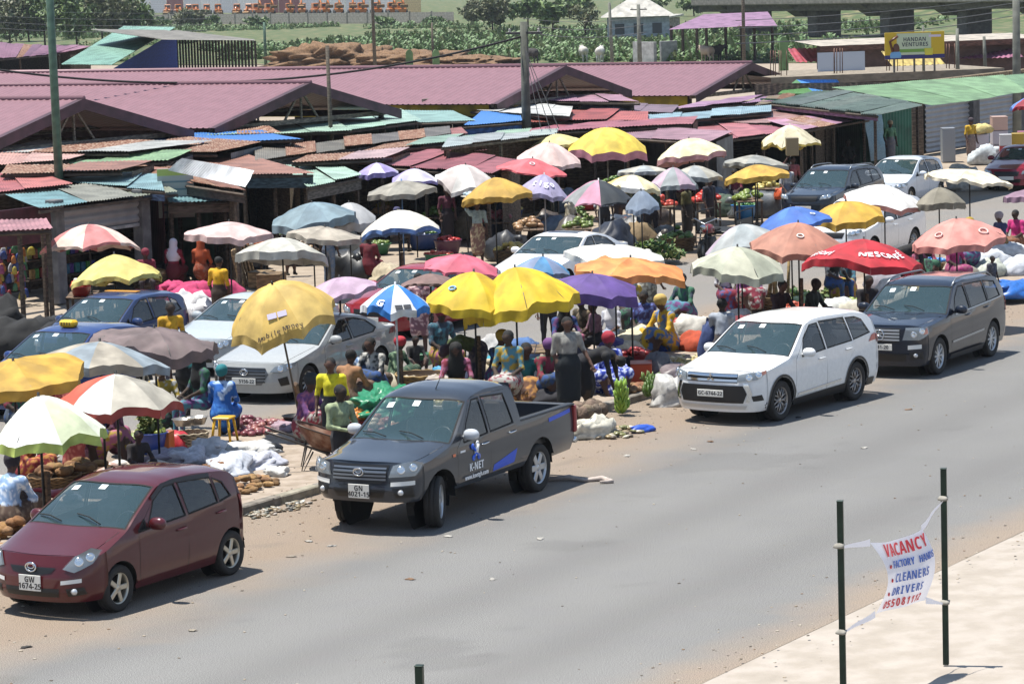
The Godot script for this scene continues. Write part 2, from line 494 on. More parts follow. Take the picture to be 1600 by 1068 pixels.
func car(d):
	cc = d
	if not d.has("sect"): pass
	var L = d.L
	cc.topA = stab(d.top, 0.07, L + 0.2); cc.crA = stab(d.crown, 0.12, L + 0.2); cc.beltA = stab(d.belt, 0.15, L + 0.2)
	var hw = d.W / 2
	cc.plan = stab([[0, hw * 0.93], [0.45, hw * 0.975], [1.0, hw], [L - 1.0, hw], [L - 0.45, hw * 0.975], [L, hw * 0.93]], 0.2, L + 0.2)
	var root = thing(d.called, d.label, "car" if not d.has("cat") else d.cat, d.at, d.turn)
	var pm = mat("paint", d.col)
	var blk = mat("plastic", C("1a1a1b")); var seal = mat("rubber", C("131314"))
	var kf = d.kf; var kr = d.kr; var xe = L - kr
	var bedx = d.get("bed", 0.0)
	# ---- side outline
	var side := PackedVector2Array()
	side.append(Vector2(kf, d.bot))
	var x = kf
	while x < xe + 0.001:
		var y = yedge(x)
		if bedx > 0.0 and x > bedx: y = d.rail
		side.append(Vector2(x, y)); x += 0.05
	side.append(Vector2(xe, yedge(xe) if bedx == 0.0 else d.rail)); side.append(Vector2(xe, d.bot))
	if Geometry2D.is_polygon_clockwise(side): side.reverse()
	var body = [side]
	var arches = []
	for wx in [d.ax[0], d.ax[1]]:
		arches.append(circ(Vector2(wx, d.r * 1.02), d.r * d.get("arch", 1.16)))
	for a in arches:
		var nxt = []
		for p in body: nxt.append_array(Geometry2D.clip_polygons(p, a))
		body = nxt
	# ---- doors and windows
	var wins = []
	for w in d.wins: wins.append(poly(w))
	var doors = []
	for dp in d.doors:
		var q = [poly(dp)]
		var keep = []
		for p in q:
			for b2 in body:
				for g in Geometry2D.intersect_polygons(p, b2): keep.append(g)
		doors.append(keep)
	var cuts = []
	for dd in doors: cuts.append_array(dd)
	cuts.append_array(wins)
	var st = pst()
	patch(st, body, cuts, m_side, V(0, 0, 1), 0.11, 0.09, 0.0, true)
	# ---- top outline
	var tp := PackedVector2Array(); var fxt = tab(d.fx, 9.0); var rxt = L - tab(d.rx, 9.0)
	var nn = 12
	var xend = xe if bedx == 0.0 else bedx
	for i in range(-nn, nn + 1):
		var s = sin(float(i) / nn * PI / 2)
		tp.append(Vector2(nose(abs(s), fxt, kf), s * wt(kf)))
	x = kf + 0.05
	while x < xend: tp.append(Vector2(x, wt(x))); x += 0.05
	if bedx == 0.0:
		for i in range(nn, -nn - 1, -1):
			var s = sin(float(i) / nn * PI / 2)
			tp.append(Vector2(L - nose(abs(s), rxt, kr), s * wt(xe)))
	else:
		tp.append(Vector2(bedx, wt(bedx))); tp.append(Vector2(bedx, -wt(bedx)))
	x = xend - 0.05
	while x > kf: tp.append(Vector2(x, -wt(x))); x -= 0.05
	if Geometry2D.is_polygon_clockwise(tp): tp.reverse()
	var ws = PackedVector2Array(); var rw = PackedVector2Array()
	var band = func(x0, x1, in0, in1, bow):
		var a := PackedVector2Array()
		for i in range(-6, 7): a.append(Vector2(x0 - bow * (1.0 - pow(i / 6.0, 2)), i / 6.0 * (wt(x0) - in0)))
		for i in range(6, -7, -1): a.append(Vector2(x1 - bow * 0.6 * (1.0 - pow(i / 6.0, 2)), i / 6.0 * (wt(x1) - in1)))
		if Geometry2D.is_polygon_clockwise(a): a.reverse()
		return a
	ws = band.call(d.ws[0], d.ws[1], 0.05, 0.05, 0.10)
	var hood = band.call(max(kf * 0.45, fxt + 0.06), d.ws[0] - 0.09, 0.12, 0.07, 0.10)
	var topholes = [ws, hood]
	if d.has("rw"):
		rw = band.call(d.rw[0], d.rw[1], 0.10, 0.12, -0.05); topholes.append(rw)
	if d.has("sunroof"): topholes.append(poly(d.sunroof))
	patch(st, [tp], topholes, m_top, V(0, 1, 0), 0.09, 0.16, 0.0)
	# ---- front and rear faces
	var fr = poly([[-1, 0], [1, 0], [1, 1], [-1, 1]])
	patch(st, [fr], [], m_front, V(-1, 0, 0), 0.06, 0.09)
	if bedx == 0.0: patch(st, [fr], [], m_rear, V(1, 0, 0), 0.06, 0.09)
	part(root, "body", st.commit(), pm)
	var st2 = pst(); patch(st2, inset(hood, -0.005), [], m_top, V(0, 1, 0), 0.1, 0.16, d.get("hoodup", 0.004)); part(root, "hood", st2.commit(), pm)
	# ---- doors
	for s in [1, -1]:
		for i in doors.size():
			var dn = pst()
			var ps = []
			for p in doors[i]: ps.append_array(inset(p, -0.004))
			patch(dn, ps, wins, m_side, V(0, 0, 1), 0.12, 0.09, 0.002)
			var o = part(root, "door", dn.commit(), pm)
			if s < 0: o.scale = Vector3(1, 1, -1)
			if d.handles.size() > i:
				var hp = d.handles[i]
				var hm = S(); var z0 = zf(hp[0], hp[1]) + 0.03
				tube(hm, [V(hp[0] - 0.11, hp[1], z0 - 0.03), V(hp[0] - 0.08, hp[1], z0), V(hp[0] + 0.08, hp[1] + 0.006, z0), V(hp[0] + 0.11, hp[1] + 0.006, z0 - 0.03)], 0.014, 8)
				part(o, "handle", done(hm), mat("chrome" if d.get("chromehandle", false) else "paint", C("c9cccf") if d.get("chromehandle", false) else d.col))
	# ---- inner dark shell so that gaps read as gaps
	var inn = pst(); var low = []
	for p in body:
		var cut := PackedVector2Array(); 
		for k in range(0, int((L - kf - kr) / 0.1) + 2):
			var xx = min(kf + k * 0.1, xe); cut.append(Vector2(xx, look(cc.beltA, xx) - 0.05))
		cut.append(Vector2(xe, d.bot)); cut.append(Vector2(kf, d.bot))
		if Geometry2D.is_polygon_clockwise(cut): cut.reverse()
		low.append_array(Geometry2D.intersect_polygons(p, cut))
	patch(inn, low, [], m_side, V(0, 0, 1), 0.3, 0.25, -0.03)
	var im = inn.commit()
	part(root, "inner_shell", im, seal); part(root, "inner_shell", im, seal).scale = Vector3(1, 1, -1)
	# ---- glass
	var gl = mat("glass", d.get("glass", Color(0.30, 0.40, 0.42, 0.34)))
	var gs = mat("glass", d.get("sideglass", Color(0.16, 0.19, 0.19, 0.55)))
	st = pst(); patch(st, [ws], [], m_top, V(0, 1, 0), 0.1, 0.14, -0.006); part(root, "windshield", st.commit(), gl)
	st = pst(); patch(st, inset(ws, 0.022), [ws], m_top, V(0, 1, 0), 0.1, 0.14, 0.002)
	part(root, "window_seal", st.commit(), seal)
	if d.has("rw"):
		var s3 = pst(); patch(s3, [rw], [], m_top, V(0, 1, 0), 0.1, 0.14, -0.006); part(root, "rear_window", s3.commit(), gs)
		st = pst(); patch(st, inset(rw, 0.02), [rw], m_top, V(0, 1, 0), 0.1, 0.14, 0.002)
		part(root, "window_seal", st.commit(), seal)
	if d.has("sunroof"):
		st = pst(); patch(st, [poly(d.sunroof)], [], m_top, V(0, 1, 0), 0.15, 0.15, 0.002); part(root, "sunroof", st.commit(), mat("glass", Color(0.03, 0.03, 0.035, 0.9)))
	for s in [1, -1]:
		for w in wins:
			st = pst(); patch(st, [w], [], m_side, V(0, 0, 1), 0.16, 0.12, -0.007)
			var o = part(root, "window", st.commit(), gs)
			if s < 0: o.scale = Vector3(1, 1, -1)
			st = pst(); patch(st, inset(w, d.get("trimw", 0.022)), [w], m_side, V(0, 0, 1), 0.2, 0.12, 0.004)
			o = part(root, "window_trim", st.commit(), seal)
			if s < 0: o.scale = Vector3(1, 1, -1)
	# ---- underbody, wheel wells, cabin
	st = S(false)
	box(st, V(L / 2, d.bot + 0.07, 0), V(L - 0.5, 0.1, d.W * 0.8))
	for wx in d.ax:
		for s in [-1, 1]:
			var rr = d.r * d.get("arch", 1.16) + 0.01
			var prev = null
			for k in 13:
				var a = PI * (k - 1) / 10.0
				var p = Vector2(wx + cos(a) * rr, d.r * 1.02 + sin(a) * rr)
				if prev != null:
					var z0 = s * (zf(clamp(p.x, 0.0, L), min(p.y, look(cc.beltA, wx))) - 0.012); var z1 = s * (hw - 0.34)
					quad(st, V(prev.x, prev.y, z0), V(p.x, p.y, z0), V(p.x, p.y, z1), V(prev.x, prev.y, z1))
				prev = p
			var cp = circ(Vector2(wx, d.r * 1.02), rr, 16)
			for k in 16: triv(st, V(wx, d.r, s * (hw - 0.34)), V(cp[k].x, cp[k].y, s * (hw - 0.34)), V(cp[(k + 1) % 16].x, cp[(k + 1) % 16].y, s * (hw - 0.34)))
	part(root, "underbody", done(st), mat("rubber", C("121212")))
	if d.has("wsx") or true:
		var x0 = d.ws[0]; var yb = look(cc.beltA, x0)
		var rearx = d.get("cabend", L - 0.6)
		var dash = S(false)
		box(dash, V(x0 + 0.22, yb - 0.16, 0), V(0.55, 0.26, d.W * 0.80), Basis.IDENTITY, 0.06)
		part(root, "dashboard", done(dash), mat("plastic", C("3a3a3a")))
		var fl = S(false); box(fl, V((x0 + rearx) / 2, d.bot + 0.2, 0), V(rearx - x0, 0.1, d.W * 0.84)); part(root, "cabin_floor", done(fl), mat("cloth", C("25231f")))
		var seatc = mat("cloth", d.get("seat", C("57534c")))
		var rows = [x0 + 1.0, x0 + 1.85] if not d.get("one_row", false) else [x0 + 1.0]
		for rx2 in rows:
			if rx2 > rearx - 0.1: continue
			for zz in [-0.36, 0.36]:
				var se = S(false)
				box(se, V(rx2 - 0.1, yb - 0.42, zz), V(0.5, 0.18, 0.50), Basis.IDENTITY, 0.06)
				box(se, V(rx2 + 0.20, yb - 0.1, zz), V(0.16, 0.62, 0.48), Basis(V(0, 0, 1), -0.2), 0.06)
				box(se, V(rx2 + 0.29, yb + 0.28, zz), V(0.1, 0.17, 0.26), Basis(V(0, 0, 1), -0.2), 0.04)
				part(root, "seat", done(se), seatc)
		var sw = S()
		var ring = []
		for k in 17: ring.append(V(x0 + 0.58 + 0.18 * 0.35 * sin(TAU * k / 16), yb + 0.02 + 0.17 * sin(TAU * k / 16), 0.36 + 0.18 * cos(TAU * k / 16)))
		tube(sw, ring, 0.016, 6, false); part(root, "steering_wheel", done(sw), blk)
	# ---- wheels
	var tw = d.get("tw", 0.2)
	for i in 2:
		for s in [1, -1]:
			make_wheel(root, V(d.ax[i], d.r, s * (hw - tw / 2 - 0.03)), d.r, tw, d.rim, d.get("rimcol", C("b9bbbd")), d.get("steer", 0.0) if i == 0 else 0.0, s)
	# ---- panels on the faces: [name, material, [[z, y]...], offset, both sides]
	for pn in d.get("face", []):
		for s in ([1, -1] if pn[4] else [1]):
			var q = []
			for p in pn[2]: q.append(p)
			var pp := PackedVector2Array()
			for k in q.size():
				var a = q[k]; var b = q[(k + 1) % q.size()]
				var nseg = max(1, int(abs(a[0] - b[0]) / 0.12))
				for m in nseg:
					var t = float(m) / nseg
					pp.append(fz(s * lerp(float(a[0]), float(b[0]), t), lerp(float(a[1]), float(b[1]), t)))
			if Geometry2D.is_polygon_clockwise(pp): pp.reverse()
			st = pst(); patch(st, [pp], [], m_front, V(-1, 0, 0), 0.05, 0.08, pn[3])
			var hl = part(root, pn[0], st.commit(), pn[1])
			if pn[0] == "headlight":
				# round reflectors on the backing, under a clear cover
				var cen = Vector2.ZERO
				for p in pp: cen += p / pp.size()
				for kk in [-0.25, 0.3]:
					var far2 = pp[0]
					for p in pp: far2 = p if (p - cen).length() > (far2 - cen).length() else far2
					var q2 = cen + (far2 - cen) * kk
					var bp = m_front(q2); var nn2 = nrm(m_front, q2, V(-1, 0, 0))
					var bu = S(); lathe(bu, [Vector2(0, 0.012), Vector2(0.03, 0.02), Vector2(0.055, 0.026), Vector2(0.06, 0.0)], 16, Transform3D(Basis(Quaternion(Vector3.UP, nn2)), bp + nn2 * pn[3]))
					part(hl, "reflector", done(bu), mat("chrome", C("e2e4e6")))
				st = pst(); patch(st, [pp], [], m_front, V(-1, 0, 0), 0.05, 0.08, pn[3] + 0.028); part(hl, "cover", st.commit(), mat("glass", Color(0.75, 0.8, 0.82, 0.16)))
	for pn in d.get("back", []):
		for s in ([1, -1] if pn[4] else [1]):
			var pp := PackedVector2Array()
			for p in pn[2]: pp.append(rz(s * p[0], p[1]))
			if Geometry2D.is_polygon_clockwise(pp): pp.reverse()
			st = pst(); patch(st, [pp], [], m_rear, V(1, 0, 0), 0.05, 0.08, pn[3]); part(root, pn[0], st.commit(), pn[1])
	for pn in d.get("flank", []):
		var ps = [poly(pn[2])]
		for a in arches:
			var nxt = []
			for p in ps: nxt.append_array(Geometry2D.clip_polygons(p, a))
			ps = nxt
		for p in ps: flip_part(root, pn[0], [p], pn[1], pn[3], [1, -1])
	for pn in d.get("deck", []):
		st = pst(); patch(st, [poly(pn[2])], [], m_top, V(0, 1, 0), 0.12, 0.15, pn[3]); part(root, pn[0], st.commit(), pn[1])
	# ---- paper stickers behind the windscreen
	for q in [[d.ws[1] - 0.20, -0.52], [d.ws[1] - 0.17, -0.10]]:
		st = pst(); patch(st, [poly([[q[0], q[1]], [q[0] + 0.09, q[1]], [q[0] + 0.09, q[1] + 0.11], [q[0], q[1] + 0.11]])], [], m_top, V(0, 1, 0), 0.1, 0.15, 0.001); part(root, "sticker", st.commit(), mat("plastic", C("c4ccce")))
	# ---- mirrors
	var mx = d.mirror
	for s in [1, -1]:
		var me = S(); var z0 = zf(mx[0], mx[1])
		blob(me, V(mx[0], mx[1] - 0.02, s * (z0 + 0.14)), V(0.075, 0.155, 0.125), 3, 0.04, 1.0, 14, 9, 0.8)
		tube(me, [V(mx[0] + 0.02, mx[1], s * (z0 - 0.03)), V(mx[0] + 0.01, mx[1] + 0.03, s * (z0 + 0.08))], 0.03, 6)
		part(root, "wing_mirror", done(me), mat("paint", d.get("mirrorcol", d.col)))
	# ---- wipers
	for k in 2:
		var wi = S()
		var za = 0.42 - 0.62 * k; var a = m_top(Vector2(d.ws[0] - 0.07, za)); var b = m_top(Vector2(d.ws[0] + 0.09, za - 0.48))
		tube(wi, [a + V(0, 0.025, 0), (a + b) / 2 + V(0, 0.05, 0), b + V(0, 0.02, 0)], 0.009, 5)
		part(root, "wiper", done(wi), seal)
	# ---- front plate
	if d.has("plate"):
		var py = d.get("platey", 0.5); var pf = m_front(fz(0.0, py)); 
		var nb = nrm(m_front, fz(0.0, py), V(-1, 0, 0))
		var bz = Basis(V(0, 0, 1), Vector3.UP, V(-1, 0, 0))
		plate(root, pf + V(-0.02, 0, d.get("platez", 0.0)), bz, d.plate, d.get("plw", 0.52 if d.plate.size() == 1 else 0.34), d.get("plh", 0.12 if d.plate.size() == 1 else 0.2))
	if d.has("rails"):
		for s in [1, -1]:
			var ra = S(); var pts = []; var a = d.rails[0]; var b = d.rails[1]
			for k in 9:
				var xx = lerp(float(a), float(b), k / 8.0); var up = 0.06 if k > 0 and k < 8 else 0.0
				pts.append(V(xx, yedge(xx) + 0.02 + up, s * (wt(xx) - 0.05)))
			tube(ra, pts, 0.018, 8); part(root, "roof_rail", done(ra), mat("alloy", d.get("railcol", C("8a8d90"))))
	return root

func axle_at(d, ax, turn_deg):
	d.turn = deg_to_rad(turn_deg)
	d.at = ax - Basis(Vector3.UP, d.turn) * V(d.ax[0], 0, 0)
	return d

func lamp_mat(): return mat("alloy", C("7d8082"))

func hatch(col):
	return {"L": 3.75, "W": 1.695, "bot": 0.22, "col": col, "kf": 0.52, "kr": 0.32, "tum": 0.30,
	"ax": [0.765, 3.225], "r": 0.30, "rim": "five", "rimcol": C("bdb6a6"), "tw": 0.185, "arch": 1.15,
	"top": [[0, 0.76], [0.1, 0.78], [0.45, 0.88], [0.98, 1.06], [1.2, 1.19], [1.78, 1.475], [2.1, 1.525], [2.6, 1.53], [3.2, 1.475], [3.4, 1.42], [3.56, 1.22], [3.68, 0.98], [3.76, 0.93]],
	"crown": [[0, 0.05], [0.5, 0.09], [1.0, 0.07], [1.6, 0.06], [3.2, 0.07], [3.5, 0.05]],
	"belt": [[0, 0.74], [0.6, 0.84], [1.1, 0.93], [2.2, 0.985], [3.3, 1.07], [3.75, 1.05]],
	"fx": [[0.2, 0.06], [0.35, 0.0], [0.55, 0.02], [0.65, 0.05], [0.8, 0.13]], "rx": [[0.2, 3.70], [0.45, 3.75], [0.7, 3.73], [0.95, 3.69], [1.3, 3.6]],
	"ws": [1.0, 1.76], "rw": [3.40, 3.62], "cabend": 3.3,
	"wins": [[[1.40, 0.965], [2.19, 1.00], [2.15, 1.395], [1.93, 1.385], [1.66, 1.26]], [[2.28, 1.005], [2.93, 1.045], [2.90, 1.355], [2.25, 1.40]], [[2.99, 1.05], [3.24, 1.085], [3.14, 1.26], [2.97, 1.33]], [[1.20, 0.955], [1.35, 0.962], [1.35, 1.06]]],
	"doors": [[[1.18, 0.93], [1.16, 0.42], [1.22, 0.28], [2.22, 0.28], [2.235, 0.9], [2.22, 1.43], [1.86, 1.42], [1.36, 1.08]], [[2.225, 0.28], [2.75, 0.28], [2.95, 0.62], [3.12, 0.85], [3.0, 1.39], [2.225, 1.43]]],
	"handles": [[2.08, 0.83], [2.98, 0.90]], "mirror": [1.42, 0.97],
	"face": [], "platey": 0.46}

func suv(col):
	return {"L": 4.695, "W": 1.81, "bot": 0.24, "col": col, "kf": 0.46, "kr": 0.34, "tum": 0.30,
	"ax": [0.93, 3.60], "r": 0.353, "rim": "split", "tw": 0.225, "arch": 1.15,
	"top": [[0, 0.93], [0.12, 0.95], [0.6, 1.03], [1.22, 1.12], [1.4, 1.22], [2.02, 1.60], [2.3, 1.665], [2.7, 1.68], [3.7, 1.65], [4.2, 1.58], [4.38, 1.42], [4.56, 1.10], [4.70, 1.02]],
	"crown": [[0, 0.06], [0.6, 0.09], [1.2, 0.07], [1.9, 0.06], [4.1, 0.07], [4.5, 0.05]],
	"belt": [[0, 0.90], [0.8, 0.96], [1.3, 1.02], [3.0, 1.08], [4.2, 1.15], [4.7, 1.1]],
	"fx": [[0.2, 0.05], [0.42, 0.0], [0.7, 0.01], [0.85, 0.04], [0.97, 0.12]], "rx": [[0.2, 4.64], [0.5, 4.695], [0.75, 4.68], [1.1, 4.62], [1.5, 4.5]],
	"ws": [1.26, 2.0], "rw": [4.24, 4.5], "cabend": 4.2,
	"wins": [[[1.66, 1.045], [2.46, 1.085], [2.44, 1.52], [2.18, 1.51], [1.85, 1.32]], [[2.55, 1.09], [3.42, 1.125], [3.36, 1.515], [2.53, 1.535]], [[3.50, 1.135], [4.12, 1.19], [3.96, 1.42], [3.76, 1.485], [3.45, 1.50]]],
	"doors": [[[1.42, 1.0], [1.38, 0.5], [1.46, 0.36], [2.48, 0.36], [2.50, 1.0], [2.48, 1.565], [2.12, 1.55], [1.62, 1.15]], [[2.49, 0.36], [3.05, 0.36], [3.22, 0.72], [3.52, 0.95], [3.42, 1.55], [2.49, 1.57]]],
	"handles": [[2.30, 0.93], [3.28, 0.98]], "mirror": [1.66, 1.06], "face": [], "platey": 0.56}

func sedan(col):
	return {"L": 4.57, "W": 1.80, "bot": 0.20, "col": col, "kf": 0.52, "kr": 0.40, "tum": 0.36,
	"ax": [0.89, 3.59], "r": 0.322, "rim": "ten", "tw": 0.205, "arch": 1.13,
	"top": [[0, 0.74], [0.12, 0.76], [0.6, 0.88], [1.30, 1.00], [1.5, 1.09], [2.12, 1.375], [2.4, 1.43], [2.75, 1.435], [3.2, 1.37], [3.5, 1.25], [3.85, 1.09], [4.2, 1.055], [4.5, 1.035], [4.58, 1.0]],
	"crown": [[0, 0.05], [0.6, 0.09], [1.3, 0.07], [2.0, 0.06], [3.1, 0.06], [3.9, 0.05]],
	"belt": [[0, 0.72], [0.8, 0.84], [1.4, 0.92], [2.6, 0.95], [3.8, 1.01], [4.6, 1.0]],
	"fx": [[0.2, 0.05], [0.4, 0.0], [0.6, 0.02], [0.78, 0.1]], "rx": [[0.2, 4.50], [0.5, 4.57], [0.8, 4.55], [1.0, 4.50]],
	"ws": [1.36, 2.10], "rw": [3.10, 3.72], "cabend": 3.7,
	"wins": [[[1.78, 0.945], [2.52, 0.965], [2.50, 1.31], [2.28, 1.305], [1.98, 1.15]], [[2.60, 0.97], [3.35, 1.0], [3.46, 1.06], [3.2, 1.22], [2.85, 1.30], [2.57, 1.315]]],
	"doors": [[[1.48, 0.9], [1.46, 0.40], [1.54, 0.27], [2.54, 0.27], [2.56, 0.9], [2.54, 1.345], [2.22, 1.34], [1.74, 1.04]], [[2.55, 0.27], [3.1, 0.27], [3.26, 0.66], [3.52, 0.9], [3.44, 1.12], [2.9, 1.33], [2.55, 1.345]]],
	"handles": [[2.38, 0.84], [3.32, 0.88]], "mirror": [1.72, 0.98], "face": [], "platey": 0.45}

func build_cars():
	var dark = mat("plastic", C("141415")); var lamp = lamp_mat(); var chrome = mat("chrome", C("d5d8da"))
	var white = mat("plastic", C("d8d8d4")); var red = mat("lens", C("8c1219")); var amber = mat("lens", C("c05a20"))
	# maroon hatchback
	var d = hatch(C("4c1519"))
	axle_at(d, V(-15.67, 0, 1.73), 1.2)
	d.called = "parked_hatchback"; d.label = "small maroon hatchback with round headlights parked at the kerb"
	d.face = [["headlight", lamp, [[0.46, 0.64], [0.60, 0.60], [0.76, 0.70], [0.80, 0.86], [0.74, 0.90], [0.58, 0.80]], 0.012, true],
		["grille", dark, [[-0.36, 0.655], [0.36, 0.655], [0.30, 0.59], [0.0, 0.545], [-0.30, 0.59]], 0.006, false],
		["air_intake", dark, [[-0.42, 0.40], [0.42, 0.40], [0.40, 0.29], [-0.40, 0.29]], 0.004, false],
		["fog_light_recess", dark, [[0.50, 0.40], [0.70, 0.42], [0.72, 0.33], [0.52, 0.30]], 0.004, true],
		["reflector_strip", white, [[0.44, 0.50], [0.68, 0.53], [0.68, 0.48], [0.44, 0.45]], 0.012, true]]
	d.back = [["tail_light", red, [[0.60, 0.78], [0.80, 0.78], [0.80, 1.06], [0.68, 1.06]], 0.01, true]]
	d.plate = ["GW", "1674-25"]; d.platey = 0.46
	var c = car(d)
	emblem(c, 0.655, "oval"); fog(c, 0.60, 0.365)
	visors(c)
	# charcoal pickup
	d = {"L": 5.26, "W": 1.76, "bot": 0.47, "col": C("2b3038"), "kf": 0.42, "kr": 0.10, "tum": 0.22,
	"ax": [0.885, 3.97], "r": 0.37, "rim": "steel", "rimcol": C("b4b7ba"), "tw": 0.225, "arch": 1.26, "steer": 0.36,
	"top": [[0, 1.02], [0.15, 1.05], [0.6, 1.10], [1.20, 1.20], [1.36, 1.28], [1.98, 1.74], [2.2, 1.81], [2.6, 1.845], [3.1, 1.825], [3.28, 1.78], [5.3, 1.7]],
	"crown": [[0, 0.07], [0.6, 0.10], [1.2, 0.07], [2.0, 0.08], [5.3, 0.08]],
	"belt": [[0, 1.0], [0.8, 1.04], [1.3, 1.10], [3.3, 1.15], [5.3, 1.17]],
	"fx": [[0.4, 0.08], [0.62, 0.0], [0.75, 0.03], [0.9, 0.05], [1.05, 0.12]], "rx": [[0.4, 5.2], [1.2, 5.22]],
	"ws": [1.24, 1.95], "cabend": 3.2, "bed": 3.32, "rail": 1.17,
	"wins": [[[1.60, 1.13], [2.32, 1.165], [2.30, 1.655], [2.12, 1.655], [1.78, 1.36]], [[2.42, 1.17], [3.12, 1.20], [3.04, 1.62], [2.40, 1.66]]],
	"doors": [[[1.36, 1.05], [1.36, 0.62], [1.42, 0.53], [2.35, 0.53], [2.37, 1.1], [2.35, 1.71], [2.06, 1.70], [1.56, 1.20]], [[2.36, 0.53], [3.05, 0.53], [3.20, 0.8], [3.22, 1.2], [3.13, 1.69], [2.36, 1.71]]],
	"handles": [[2.20, 1.02], [3.05, 1.06]], "chromehandle": true, "mirror": [1.60, 1.19], "mirrorcol": C("b9bdc2")}
	axle_at(d, V(-9.24, 0, 2.43), 2.9)
	d.called = "parked_pickup_truck"; d.cat = "pickup truck"; d.label = "charcoal grey double cab pickup with blue door stripe beside the wheelbarrow"
	d.face = [["headlight", lamp, [[0.47, 0.83], [0.80, 0.85], [0.84, 1.02], [0.78, 1.06], [0.52, 0.99]], 0.01, true],
		["grille", dark, [[-0.46, 1.0], [0.46, 1.0], [0.42, 0.78], [0.34, 0.74], [-0.34, 0.74], [-0.42, 0.78]], 0.008, false],
		["air_intake", dark, [[-0.42, 0.66], [0.42, 0.66], [0.38, 0.54], [-0.38, 0.54]], 0.004, false],
		["fog_light_recess", dark, [[0.52, 0.68], [0.78, 0.70], [0.78, 0.55], [0.56, 0.54]], 0.004, true],
		["reflector_strip", white, [[0.50, 0.765], [0.80, 0.785], [0.80, 0.725], [0.50, 0.705]], 0.012, true]]
	for k in 4:
		var y = 0.80 + 0.05 * k
		d.face.append(["grille_bar", mat("alloy", C("7d8288")), [[-0.43, y + 0.014], [0.43, y + 0.014], [0.43, y - 0.014], [-0.43, y - 0.014]], 0.02, false])
	d.flank = [["blue_stripe", mat("plastic", C("1c4fc6")), [[2.45, 0.56], [3.10, 0.60], [3.18, 0.80], [2.45, 0.66]], 0.006],
		["blue_stripe", mat("plastic", C("1c4fc6")), [[4.25, 1.03], [5.05, 1.07], [5.05, 1.13], [4.25, 1.09]], 0.005],
		["side_marker", amber, [[1.22, 0.96], [1.30, 0.96], [1.30, 1.0], [1.22, 1.0]], 0.008]]
	d.plate = ["GN", "4021-15"]; d.platey = 0.63; d.platez = 0.02
	c = car(d)
	emblem(c, 0.90, "oval"); fog(c, 0.64, 0.62); pickup_bed(c); door_print(c)
	# white SUV
	d = suv(C("dcdddc"))
	axle_at(d, V(1.65, 0, 2.61), -4.5)
	d.called = "parked_suv"; d.label = "white family SUV with black grille and chrome trim parked at the kerb"
	d.rimcol = C("9d9894")
	d.face = [["lower_grille", dark, [[-0.60, 0.70], [0.60, 0.70], [0.66, 0.56], [0.60, 0.40], [-0.60, 0.40], [-0.66, 0.56]], 0.006, false],
		["grille", dark, [[-0.5, 0.90], [0.5, 0.90], [0.5, 0.75], [-0.5, 0.75]], 0.004, false],
		["headlight", lamp, [[0.50, 0.76], [0.80, 0.80], [0.885, 0.92], [0.87, 0.95], [0.52, 0.88]], 0.012, true],
		["turn_signal", amber, [[0.82, 0.86], [0.885, 0.89], [0.885, 0.95], [0.83, 0.93]], 0.018, true],
		["chrome_bracket", chrome, [[0.60, 0.74], [0.68, 0.74], [0.74, 0.56], [0.70, 0.42], [0.64, 0.42], [0.67, 0.56]], 0.02, true],
		["fog_light_recess", dark, [[0.73, 0.52], [0.85, 0.54], [0.86, 0.44], [0.75, 0.43]], 0.006, true],
		["skid_plate", mat("alloy", C("b6b9bb")), [[-0.66, 0.36], [0.66, 0.36], [0.62, 0.30], [-0.62, 0.30]], 0.015, false]]
	for y in [0.785, 0.865]: d.face.append(["grille_bar", chrome, [[-0.50, y + 0.02], [0.50, y + 0.02], [0.50, y - 0.02], [-0.50, y - 0.02]], 0.02, false])
	d.back = [["tail_light", red, [[0.50, 0.98], [0.86, 0.98], [0.86, 1.14], [0.60, 1.12]], 0.012, true]]
	d.flank = [["lower_cladding", dark, [[0.5, 0.22], [4.3, 0.22], [4.3, 0.36], [3.1, 0.38], [1.4, 0.34], [0.5, 0.34]], 0.012], ["chrome_sill_strip", chrome, [[1.46, 0.39], [3.0, 0.45], [3.0, 0.48], [1.46, 0.42]], 0.014],
		["tail_light", red, [[4.05, 1.02], [4.34, 1.03], [4.34, 1.15], [4.2, 1.13]], 0.008]]
	d.plate = ["GC-6744-22"]; d.platey = 0.56
	c = car(d)
	emblem(c, 0.825, "tri")
	arch_lip(c, d, dark)
	# dark SUV
	d = suv(C("141a28"))
